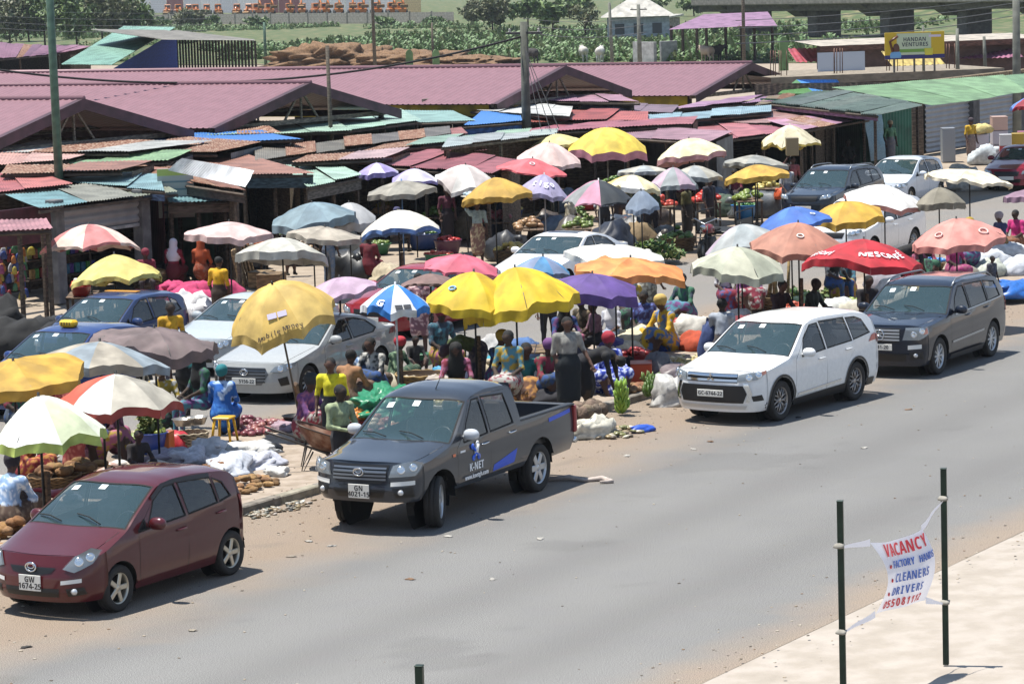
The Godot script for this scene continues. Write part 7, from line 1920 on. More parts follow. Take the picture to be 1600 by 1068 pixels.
	var paint = func(p, ty):
		match ty:
			1: return top if top == top2 or N3(p + sd, o.get("pf", 9.0)) < 0.10 else top2
			2: return bot if bot == bot2 or N3(p + sd, o.get("pf", 9.0)) < 0.10 else bot2
			3: return hair
			4: return shoe
		return skin
	var extra = func(st):
		# fingers, thumb, eyes, mouth, ears: part of the same mesh
		st.set_color(skin)
		for s in ["L", "R"]:
			var hd = (J["wr" + s] - J["el" + s]).normalized(); var side = hd.cross(V(0, 0, 1)).normalized()
			if side.length() < 0.1: side = V(1, 0, 0)
			var pal = J["wr" + s] + hd * 0.085; var cu = side.cross(hd)
			for i in 4:
				var q = pal + side * (0.027 - 0.018 * i); var ln = [0.07, 0.08, 0.075, 0.058][i]
				tube(st, [q, q + hd * ln * 0.55 + cu * 0.006, q + hd * ln * 0.95 + cu * 0.03], [0.0095, 0.009, 0.007], 5)
			var th = J["wr" + s] + hd * 0.03 + side * 0.03
			tube(st, [th, th + hd * 0.03 + side * 0.022, th + hd * 0.06 + side * 0.026 + cu * 0.01], [0.011, 0.010, 0.008], 5)
		var rt = upv.cross(fw).normalized()
		for e in [-1, 1]:
			st.set_color(Color(0.5, 0.48, 0.45)); blob(st, hc + fw * 0.082 + rt * e * 0.034 - upv * 0.012, V(0.013, 0.014, 0.008), 1, 0.0, 1.0, 6, 4, 0.9)
			st.set_color(Color(0.01, 0.01, 0.01)); blob(st, hc + fw * 0.088 + rt * e * 0.034 - upv * 0.012, V(0.006, 0.012, 0.006), 1, 0.0, 1.0, 6, 4, 0.9)
			st.set_color(skin)
			if hs == "hair": blob(st, hc + rt * e * 0.092 - upv * 0.03, V(0.012, 0.05, 0.022), 2, 0.05, 1.0, 6, 5, 0.9)
		st.set_color(skin * 1.5); tube(st, [hc + fw * 0.098 - upv * 0.068 - rt * 0.022, hc + fw * 0.104 - upv * 0.066, hc + fw * 0.098 - upv * 0.068 + rt * 0.022], 0.007, 5)
	part(root, "body", sdf_mesh(B, 0.034, paint, extra), mat("person"))
	return root

func build_people():
	person("person in blue checked blouse and dark dotted headscarf sitting by tubers", V(-12.15, 0.00, -2.25), 160, "sitlow", {"top": "7f9cc0", "top2": "c2cedd", "pf": 14.0, "bot": "4a3a30", "skirt": true, "head": "scarf", "hair": "201c24", "s": 1.12})
	person("person in red print dress leaning forward under the lime edged umbrella", V(-8.67, 0.00, -4.87), 60, "sitlow", {"top": "7a2228", "top2": "a8743a", "bot": "7a2228", "bot2": "a8743a", "skirt": true})
	person("person in red shirt and black trousers standing beside timber prop", V(-7.46, 0.00, -5.43), 150, "stand", {"top": "8e1f2c", "bot": "17171a", "long": true})
	person("person in long rusty red print dress standing with back turned", V(-7.49, 0.00, -4.82), 170, "stand", {"top": "8c3c38", "top2": "b06a5a", "bot": "8c3c38", "bot2": "b06a5a", "skirt": true, "hem": 0.12, "w": 1.1})
	person("person in dark plum print dress sitting sideways beside dark pole", V(-6.72, 0.00, -4.54), -70, "sit", {"top": "4a2a38", "top2": "80506a", "bot": "4a2a38", "bot2": "80506a", "skirt": true, "w": 1.15})
	person("small person in dark clothes sitting low behind the maroon hatchback roof", V(-7.62, 0.00, -3.44), 30, "sitlow", {"top": "2a2628", "bot": "2a2628", "s": 0.8})
	person("person in turquoise shirt and black trousers walking with shoulder bag", V(-2.67, 0.00, -6.18), 150, "walk", {"top": "5fb0ac", "bot": "17181b"})
	person("person in yellow shirt partly hidden behind the turquoise shirt person", V(1.19, 0.00, -9.40), 20, "stand", {"top": "c2921f", "bot": "2a3550"})
	person("person in blue and white tie dye dress sitting on yellow stool", V(-3.77, 0.00, -4.57), 170, "sit", {"top": "1f5aa8", "top2": "9fb8d8", "bot": "1f5aa8", "bot2": "3a78c0", "skirt": true, "head": "scarf", "hair": "1a6a72", "pf": 5.0, "w": 1.15, "long": true})
	person("person in yellow top with long dark braids behind the white sacks", V(9.28, 0.00, -14.20), 150, "stand", {"top": "cf9f1e", "bot": "3a2c26", "skirt": true})
	person("person in maroon wrap and white headscarf beside pink onion sacks", V(16.77, 0.00, -21.19), 165, "sit", {"top": "7a1830", "bot": "5a1626", "skirt": true, "head": "hijab", "hair": "c8c2cc", "long": true})
	person("person in burnt orange veil beside pink onion sacks", V(16.96, 0.00, -20.45), 165, "sit", {"top": "9a4420", "bot": "7a3418", "skirt": true, "head": "hijab", "hair": "94401e", "long": true})
	person("person in yellow bib standing behind the rusty wheelbarrow", V(-4.92, 0.00, -1.49), -10, "stand", {"top": "c8c020", "bot": "1c1d22"})
	person("person in pale green shirt holding oranges beside the pickup bonnet", V(-7.61, 0.00, 0.50), 40, "hold", {"top": "93a07c", "bot": "2c2c30", "long": true})
	person("person in tan top sitting with back to the silver sedan", V(-0.26, 0.00, -4.36), 150, "sitlow", {"top": "8f6848", "bot": "5a4436", "skirt": true, "s": 1.1})
	person("person in blue print shirt sitting with back turned by green tarpaulin", V(0.80, 0.00, -4.73), 140, "sitlow", {"top": "5a7496", "top2": "a8b6c6", "bot": "4c4038", "skirt": true, "s": 1.1})
	person("person with red headscarf and leaf print dress near round basket", V(2.44, 0.00, -5.11), 60, "sitlow", {"top": "2f4a38", "top2": "7a9070", "bot": "2f4a38", "skirt": true, "head": "scarf", "hair": "a02a34"})
	person("small person in grey sitting beside green crate", V(4.67, 0.00, -6.07), 20, "sitlow", {"top": "3a3a3a", "bot": "3a3030", "s": 0.75})
	person("person in purple floral dress standing in the lane with bare legs", V(7.18, 0.00, -7.53), 175, "stand", {"top": "74525c", "top2": "c0a4a4", "bot": "74525c", "bot2": "c0a4a4", "skirt": true, "hem": 0.5})
	person("person in olive top bending over cloth bundles under yellow umbrella", V(2.49, 0.00, -3.33), -60, "bend", {"top": "4f5a32", "bot": "3a3340", "skirt": true, "head": "scarf", "hair": "3a2a30"})
	person("person in teal blouse with yellow neckline sitting behind goods", V(1.51, 0.00, -1.64), 10, "sitlow", {"top": "1d6a70", "bot": "6a4a38", "bot2": "a87a40", "skirt": true, "s": 1.15})
	person("person in grey top and long black skirt standing at the kerb edge", V(0.68, 0.00, -0.26), 15, "reach", {"top": "83827c", "bot": "15171d", "skirt": true, "hem": 0.26, "w": 1.22, "s": 1.04})
	person("person in black bending down next to the person in grey", V(1.48, 0.00, -0.29), 70, "bend", {"top": "17181c", "bot": "14151a", "skirt": true})
	person("person in royal blue polka dot dress with red headscarf crouching", V(2.99, 0.00, -0.80), 20, "sitlow", {"top": "25389a", "top2": "c0c8e4", "bot": "25389a", "bot2": "c0c8e4", "skirt": true, "head": "scarf", "hair": "8c2030", "pf": 16.0, "s": 1.18})
	person("person in white shirt standing behind the seated sellers", V(8.36, 0.00, -5.12), 10, "stand", {"top": "b9b9bd", "top2": "8a7a80", "bot": "23252c", "long": true})
	person("person in dark print dress seated under violet umbrella", V(7.69, 0.00, -3.89), -40, "sit", {"top": "40382e", "top2": "7a6a54", "bot": "40382e", "skirt": true, "head": "scarf", "hair": "443540"})
	person("person in dark pink vest seated under violet umbrella", V(7.41, 0.00, -3.44), -70, "sit", {"top": "7a5a66", "bot": "26242a", "s": 0.95})
	person("small person in white hijab and print dress beneath violet umbrella", V(8.40, 0.00, -3.63), -30, "sit", {"top": "b9bcc8", "bot": "7f8aa0", "skirt": true, "head": "hijab", "hair": "d6d6da", "s": 0.9})
	person("person in violet and blue shirt sitting beside cream sacks", V(8.96, 0.00, -3.16), -20, "sit", {"top": "3a3566", "top2": "5a70b0", "bot": "3c4246", "skirt": true, "w": 1.2})
	person("person in grey leaf print walking with white headscarf bundle", V(12.90, 0.00, -5.21), 150, "walk", {"top": "55544c", "top2": "8f8f84", "bot": "55544c", "bot2": "8f8f84", "skirt": true, "head": "hijab", "hair": "c0bdb6"})
	person("person in yellow and blue print dress crouching among peelings", V(8.74, 0.00, -2.51), -50, "sitlow", {"top": "b89420", "top2": "4a6a9a", "bot": "b89420", "bot2": "4a6a9a", "skirt": true, "head": "scarf", "hair": "b59a58", "pf": 6.0, "s": 1.2})
	person("person in pale blue grey shirt with back turned by white SUV", V(7.15, 0.00, -0.49), 165, "sit", {"top": "98a0aa", "bot": "3a3a44", "s": 1.08})
	person("person in white lace blouse and red print skirt sitting by poles", V(15.56, 0.00, -4.66), 10, "sit", {"top": "b4b2b4", "top2": "55525a", "bot": "7a2a3a", "bot2": "3a4a7a", "skirt": true})
	person("person with white necklace strap sitting in terracotta umbrella's shade", V(12.87, 0.00, -2.07), 40, "sitlow", {"top": "2e1c20", "bot": "30242a", "s": 1.1})
	person("person in dark green sitting in terracotta umbrella's shade", V(13.27, 0.00, -1.51), 60, "sitlow", {"top": "1c2420", "bot": "26262a", "hair": "241a16", "s": 1.1})
	person("person in black sitting beside post of red umbrella", V(14.24, 0.00, -0.62), 20, "sitlow", {"top": "1c1a1e", "bot": "2a2428", "s": 1.1})
	person("person in black bending under the salmon pink umbrella", V(21.14, 0.00, -2.72), 80, "bend", {"top": "1e1e22", "bot": "17171a"})
	person("person in pink dress under salmon pink umbrella behind post", V(21.83, 0.00, -1.73), 30, "sit", {"top": "a03a6a", "bot": "8c3060", "skirt": true})
	person("small person in grey shirt standing beside boxy dark SUV", V(19.54, 0.00, 0.18), 40, "stand", {"top": "4a4a50", "bot": "3a3638", "s": 0.62})
	person("person with checked headscarf sitting beside white sacks", V(28.13, 0.00, -2.99), -60, "sit", {"top": "3a3f66", "bot": "7a5c30", "skirt": true, "head": "scarf", "hair": "8a8088"})
	person("person in hot pink top sitting beside white sacks", V(29.01, 0.00, -2.91), -40, "sit", {"top": "b82a70", "bot": "6a3c20", "skirt": true})
	person("vendor balancing glass snack box on the head near dark SUV", V(42.42, 0.00, -15.77), 20, "carry", {"top": "8a4a4a", "bot": "3a3030"})
	person("person with orange bag walking along the stall fronts", V(39.28, 0.00, -14.45), 30, "walk", {"top": "b9b6b4", "bot": "6a6c78", "skirt": true})
	person("person in black seated by hanging blue plastic", V(57.74, 0.00, -20.80), 0, "sit", {"top": "15161a", "bot": "15161a"})
	person("person in green blouse in front of green kiosk", V(62.48, 0.00, -21.17), 20, "stand", {"top": "5f8a6a", "bot": "6a6a70", "skirt": true, "head": "scarf", "hair": "9a8a70"})
	person("person in yellow top before the roller shutters", V(64.13, 0.00, -18.51), 30, "stand", {"top": "c09a28", "bot": "75625c", "skirt": true, "head": "scarf", "hair": "3c3438"})
	person("person with white headscarf and dark dress near fruit table", V(31.60, 0.00, -13.97), 60, "stand", {"top": "55502e", "bot": "2c2620", "skirt": true, "head": "scarf", "hair": "c9c9ca"})
	person("person in white shirt under pink and black umbrella", V(30.37, 0.00, -16.02), 10, "stand", {"top": "b8bcc4", "bot": "23232a"})
	person("person in pale print dress carrying tray on the head", V(24.56, 0.00, -16.73), 10, "carry", {"top": "9ab0b4", "bot": "8a6a60", "bot2": "c0b090", "skirt": true})
	person("person in dark red pleated robe sitting by black plastic", V(19.18, 0.00, -16.74), 160, "sit", {"top": "5a1420", "bot": "5a1420", "skirt": true, "long": true, "w": 1.15})
	person("person in jeans standing under beige grey umbrella", V(18.64, 0.00, -17.61), 150, "stand", {"top": "26332c", "bot": "56677c"})
	var more = [[V(29.01, 0.00, -20.49), "under the tan umbrella", "5a2a3a"], [V(32.70, 0.00, -20.75), "beside the brown yams", "2f3f5a"], [V(31.97, 0.00, -18.10), "behind the lavender umbrella", "b0a890"], [V(30.31, 0.00, -14.42), "between slate and panelled umbrellas", "3a4a3a"], [V(42.57, 0.00, -17.91), "behind the low vegetable table", "7a3040"], [V(26.60, 0.00, -20.71), "by the large white umbrella's post", "3a3a5a"], [V(20.60, 0.00, -20.19), "behind the timber offcuts", "8a9a6a"], [V(14.30, 0.00, -20.16), "before the corner shop's pillar", "6a1f30"], [V(37.93, 0.00, -19.30), "below the low grey umbrella", "5a5a40"], [V(33.59, 0.00, -14.26), "behind the cargo tricycle", "2a2a34"]]
	for i in more.size():
		person("seller in %s clothes %s" % [["plum", "navy", "cream", "olive", "wine red", "indigo", "sage", "dark red", "khaki", "charcoal"][i], more[i][1]], more[i][0], [20, -40, 60, 0, -20, 150, 30, 10, -60, 45][i], "stand" if i % 3 == 0 else "sit", {"top": more[i][2], "bot": "2c2628", "skirt": i % 2 == 0, "head": "scarf" if i % 2 else "hair", "hair": more[i][2] if i % 2 else "14110f"})
	var crowd = [[V(-6.20, 0.12, -7.07), "beside the lime edged umbrella's prop", 40], [V(-6.92, 0.12, -4.82), "facing the plum dress person", 80], [V(-3.46, 0.12, -6.09), "behind the metal bowls", 10], [V(-3.69, 0.12, -5.02), "next to the tie dye person", -60], [V(-3.93, 0.12, -2.77), "behind the leaning post's pan", 60], [V(0.89, 0.12, -4.46), "left of the round wicker basket", -30], [V(3.21, 0.12, -4.52), "by the printed blue bag", 30], [V(0.67, 0.12, -2.58), "at the kerb under the twin yellow umbrellas", 0], [V(2.33, 0.12, -2.77), "beside the turquoise bundle", 50], [V(0.44, 0.12, -1.30), "left of the teal blouse person", -20], [V(1.46, 0.12, -1.23), "right of the teal blouse person", 40], [V(6.92, 0.12, -3.96), "behind the person in grey", 20], [V(10.29, 0.12, -4.25), "behind the cream grain sacks", 0], [V(12.67, 0.12, -4.12), "by the red and yellow sack", -40], [V(15.43, 0.12, -4.10), "in front of the leaning poles", 20], [V(16.88, 0.12, -2.63), "under the red umbrella's left side", 40], [V(17.93, 0.12, -2.71), "under the red umbrella's middle", -30], [V(22.21, 0.12, -2.72), "beside the woven tray", 10], [V(23.62, 0.12, -1.97), "by the long white sack", -50]]
	var hues = ["7a2838", "2a4578", "98802c", "2f5f48", "5f3a6a", "a09e98", "35414e", "94566f", "26282e", "447484"]
	for i in crowd.size():
		person("trader in %s print cloth sitting %s" % [["crimson", "blue", "yellow", "green", "purple", "white", "slate", "pink", "black", "turquoise"][i % 10], crowd[i][1]], crowd[i][0], crowd[i][2], "sitlow" if i % 3 else "sit", {"top": hues[i % 10], "top2": hues[(i + 3) % 10], "bot": hues[(i + 6) % 10], "bot2": hues[(i + 1) % 10], "skirt": i % 4 != 3, "head": ["scarf", "hair", "scarf", "hijab"][i % 4], "hair": hues[(i + 4) % 10] if i % 2 == 0 else "15110f", "s": 1.1})

# ------------------------------------------------------------------ goods, furniture, litter
var gr := RandomNumberGenerator.new()

func rc(c, k := 0.04):
	var d = gr.randf_range(-k, k); var v = vary(c, d); return Color(snapped(v.r, 0.02), snapped(v.g, 0.02), snapped(v.b, 0.02))

func sack(label, at, r, col, o := {}):
	var t = thing(o.get("called", "sack"), label, o.get("cat", "sack"), at, gr.randf() * TAU, o.get("group", ""))
	part(t, "bag", blobm(r, gr.randf() * 40, o.get("amp", 0.22), o.get("f", 2.6), 22, 13, 0.3), mat(o.get("fam", "cloth"), C(col)))
	if o.get("tie", true):
		var st = S(); blob(st, V(r.x * 0.75, r.y * 0.62, 0), V(r.x * 0.28, r.y * 0.3, r.z * 0.22), gr.randf() * 9, 0.3, 3.0, 8, 6, 0.8)
		part(t, "tied_neck", done(st), mat(o.get("fam", "cloth"), C(o.get("neck", col))))
	return t

func pile(called, label, cat, at, n, size, spread, cols, piece := "piece", o := {}):
	var t = thing(called, label, cat, at, 0.0, o.get("group", ""))
	var ms = []
	for k in 4: ms.append(blobm(size, k * 5.3 + 1.0, o.get("amp", 0.12), 1.5, 9, 7, 0.85))
	for i in n:
		var a = gr.randf() * TAU; var d = sqrt(gr.randf())
		var h = max(0.0, (1.0 - d)) * o.get("h", 0.2)
		part(t, piece, ms[i % 4], mat(o.get("fam", "plastic"), rc(C(cols[i % cols.size()]), 0.05)), V(cos(a) * d * spread.x, h * gr.randf_range(0.3, 1.0) + o.get("y", 0.0), sin(a) * d * spread.y), Basis(Vector3.UP, gr.randf() * TAU) * Basis(Vector3.RIGHT, gr.randf_range(-0.5, 0.5)))
	return t

func basin(label, at, r, h, col, fill := "", called := "basin", fam := "plastic"):
	var t = thing(called, label, "basin", at, 0.0)
	part(t, "bowl", lathem([Vector2(0, 0.01), Vector2(r * 0.68, 0.0), Vector2(r * 0.94, h * 0.9), Vector2(r, h), Vector2(r * 1.04, h * 0.98), Vector2(r * 0.9, h * 0.93), Vector2(r * 0.64, 0.03), Vector2(0, 0.03)], 24), mat(fam, C(col)))
	if fill != "":
		var ms = [blobm(V(0.07, 0.1, 0.07), 1.0, 0.15, 1.5, 8, 6, 0.8), blobm(V(0.06, 0.09, 0.08), 4.0, 0.15, 1.5, 8, 6, 0.8)]
		for i in 26:
			var a = gr.randf() * TAU; var d = sqrt(gr.randf()) * r * 0.85
			part(t, "content_piece", ms[i % 2], mat("plastic", rc(C(fill), 0.06)), V(cos(a) * d, h * 0.85 + (1.0 - d / r) * 0.14 * gr.randf(), sin(a) * d), Basis(Vector3.UP, a))
	return t

func greens(label, at, r, h, cols, called := "leafy_greens"):
	var t = thing(called, label, "vegetables", at)
	part(t, "foliage", leaf_mesh(420, V(r, h, r), 0.09, int(at.x * 10) + 500, cols), mat("leaf"), V(0, h * 0.8, 0))
	return t

func basket(label, at, r, h, col):
	var t = thing("wicker_basket", label, "basket", at)
	var m = mat("wood", C(col))
	for k in 9:
		var y = h * (k + 0.5) / 9; var rr = r * (0.8 + 0.2 * (k / 8.0)); var ring = []
		for i in 25: ring.append(V(cos(TAU * i / 24) * rr, y + 0.008 * (1 if (i + k) % 2 else -1), sin(TAU * i / 24) * rr))
		part(t, "woven_band", tubem(ring, h / 17.0, 5), m)
	part(t, "lining", lathem([Vector2(0, 0.02), Vector2(r * 0.76, 0.02), Vector2(r * 0.96, h * 0.98)], 18), mat("wood", C("5a4632")))
	return t

func table(label, at, turn, sx, sz, h, col := "6f5a45"):
	var t = thing("market_table", label, "table", at, turn)
	var n = max(2, int(sz / 0.2))
	for i in n: part(t, "board", boxm(V(sx, 0.03, sz / n - 0.012), 0.004), mat("wood", rc(C(col))), V(0, h, -sz / 2 + (i + 0.5) * sz / n))
	for a in [-1, 1]:
		for b in [-1, 1]: part(t, "leg", boxm(V(0.06, h - 0.02, 0.06), 0.004), mat("wood", C("55463a")), V(a * (sx / 2 - 0.08), (h - 0.02) / 2, b * (sz / 2 - 0.06)))
	return t

func crate(label, at, turn, s, col, fam := "wood"):
	var t = thing("crate" if fam == "wood" else "box", label, "box", at, turn)
	part(t, "box_body", boxm(s, 0.012), mat(fam, C(col)), V(0, s.y / 2, 0))
	part(t, "lid_edge", boxm(V(s.x * 1.02, 0.03, s.z * 1.02), 0.006), mat(fam, C(col).darkened(0.15)), V(0, s.y, 0))
	return t

func stool(label, at, col):
	var t = thing("plastic_stool", label, "stool", at, gr.randf())
	part(t, "seat", boxm(V(0.32, 0.04, 0.32), 0.015), mat("plastic", C(col)), V(0, 0.42, 0))
	for a in [-1, 1]:
		for b in [-1, 1]: part(t, "leg", tubem([V(a * 0.12, 0.41, b * 0.12), V(a * 0.17, 0, b * 0.17)], [0.028, 0.022], 6), mat("plastic", C(col)))
	return t

func plantains(label, at, n, len, tip, col):
	var t = thing("plantain_bunch", label, "plantains", at, gr.randf() * TAU)
	part(t, "stalk", tubem([V(0, 0.05, 0), V(tip.x * 0.5, tip.y * 0.6, tip.z * 0.5), tip], [0.035, 0.03, 0.02], 7), mat("wood", C("5b6a32")))
	var fm = tubem([V(0, 0, 0), V(0.05, 0.02, 0), V(0.085, 0.07, 0), V(0.09, 0.15, 0)], [0.014, 0.024, 0.024, 0.008], 7)
	for i in n:
		var k = float(i) / n; var a = i * 2.4
		part(t, "finger", fm, mat("plastic", rc(C(col), 0.06)), V(0, 0.03, 0).lerp(tip, k * 0.85), Basis(Vector3.UP, a) * Basis(V(0, 0, 1), gr.randf_range(-0.3, 0.3)) * Basis.IDENTITY.scaled(Vector3.ONE * len))
	return t

func wheelbarrow(at, turn):
	var t = thing("wheelbarrow", "rusty grey wheelbarrow tipped up beside the pickup", "wheelbarrow", at, turn)
	var st = S(); var m = mat("rustzinc", Color(0.92, 0.86, 0.82))
	var tb = Basis(V(0, 0, 1), 0.35)
	grid(st, 16, 8, func(u, v):
		var a = TAU * (u if u < 1.0 else 0.0); var r = lerp(0.25, 1.0, v); var c = cos(a); var s = sin(a)
		var p = V(sign(c) * pow(abs(c), 0.7) * 0.48 * r, 0.30 * pow(v, 1.3), sign(s) * pow(abs(s), 0.7) * 0.36 * r)
		return tb * p + V(0, 0.42, 0))
	grid(st, 2, 2, func(u, v): return tb * V((u - 0.5) * 0.24, 0.0, (v - 0.5) * 0.2) + V(0, 0.42, 0))
	part(t, "tray", done(st), m)
	var rim = []
	for i in 25:
		var a = TAU * i / 24; var c = cos(a); var s = sin(a)
		rim.append(tb * V(sign(c) * pow(abs(c), 0.7) * 0.48, 0.30, sign(s) * pow(abs(s), 0.7) * 0.36) + V(0, 0.42, 0))
	part(t, "rim", tubem(rim, 0.014, 6), mat("metal", C("5a4c42")))
	for s in [-1, 1]:
		part(t, "handle", tubem([V(-0.72, 0.16, s * 0.08), V(-0.2, 0.34, s * 0.2), V(0.45, 0.62, s * 0.27), V(0.85, 0.78, s * 0.28)], 0.019, 7), mat("metal", C("4a4440")))
		part(t, "leg", tubem([V(0.2, 0.5, s * 0.24), V(0.32, 0.0, s * 0.25), V(0.1, 0.42, s * 0.23)], 0.015, 6), mat("metal", C("4a4440")))
	part(t, "wheel", lathem([Vector2(0, -0.03), Vector2(0.12, -0.03), Vector2(0.17, -0.05), Vector2(0.2, 0), Vector2(0.17, 0.05), Vector2(0.12, 0.03), Vector2(0, 0.03)], 22), mat("rubber", C("25221f")), V(-0.72, 0.2, 0), Basis(Vector3.RIGHT, PI / 2))

func trike(at, turn):
	var t = thing("cargo_tricycle", "black motor cargo tricycle with pipe railed bed on the lane", "tricycle", at, turn)
	var bk = mat("metal", C("26282b"))
	for w in [V(0, 0.3, 0), V(1.9, 0.3, 0.48), V(1.9, 0.3, -0.48)]:
		var wh := Node3D.new(); wh.name = "wheel"; t.add_child(wh, true); wh.position = w
		part(wh, "tyre", lathem([Vector2(0.19, -0.05), Vector2(0.27, -0.06), Vector2(0.3, 0), Vector2(0.27, 0.06), Vector2(0.19, 0.05)], 24), mat("rubber", C("201f1e")), Vector3.ZERO, Basis(Vector3.RIGHT, PI / 2))
		part(wh, "rim", lathem([Vector2(0, 0.03), Vector2(0.2, 0.03), Vector2(0.2, -0.03), Vector2(0, -0.03)], 18), mat("alloy", C("77797b")), Vector3.ZERO, Basis(Vector3.RIGHT, PI / 2))
	for s in [-1, 1]: part(t, "fork", tubem([V(0, 0.3, s * 0.09), V(0.22, 0.95, s * 0.09)], 0.022, 7), bk)
	part(t, "handlebar", tubem([V(0.42, 1.08, -0.42), V(0.3, 1.12, -0.3), V(0.22, 0.98, 0), V(0.3, 1.12, 0.3), V(0.42, 1.08, 0.42)], 0.018, 7), mat("chrome", C("b8babc")))
	part(t, "headlamp", lathem([Vector2(0, 0.05), Vector2(0.08, 0.03), Vector2(0.07, -0.06), Vector2(0, -0.1)], 14), mat("chrome", C("c0c2c4")), V(0.1, 0.9, 0), Basis(V(0, 0, 1), PI / 2))
	part(t, "front_mudguard", boxm(V(0.5, 0.03, 0.15), 0.01), bk, V(0.02, 0.63, 0), Basis(V(0, 0, 1), -0.1))
	part(t, "fuel_tank", blobm(V(0.28, 0.24, 0.15), 2.0, 0.03), mat("paint", C("6d1c20")), V(0.55, 0.72, 0)); part(t, "seat", boxm(V(0.5, 0.1, 0.28), 0.04), mat("rubber", C("1a1a1a")), V(0.98, 0.78, 0)); part(t, "engine", boxm(V(0.4, 0.32, 0.3), 0.05), mat("metal", C("4a4b4c")), V(0.62, 0.45, 0))
	part(t, "cargo_bed", boxm(V(1.5, 0.08, 1.15), 0.02), bk, V(1.95, 0.66, 0))
	for s in [-1, 1]:
		part(t, "bed_side", boxm(V(1.5, 0.28, 0.03), 0.01), bk, V(1.95, 0.84, s * 0.56))
		part(t, "rail", tubem([V(1.2, 0.7, s * 0.57), V(1.22, 1.22, s * 0.57), V(2.68, 1.22, s * 0.57), V(2.7, 0.7, s * 0.57)], 0.02, 7), bk)

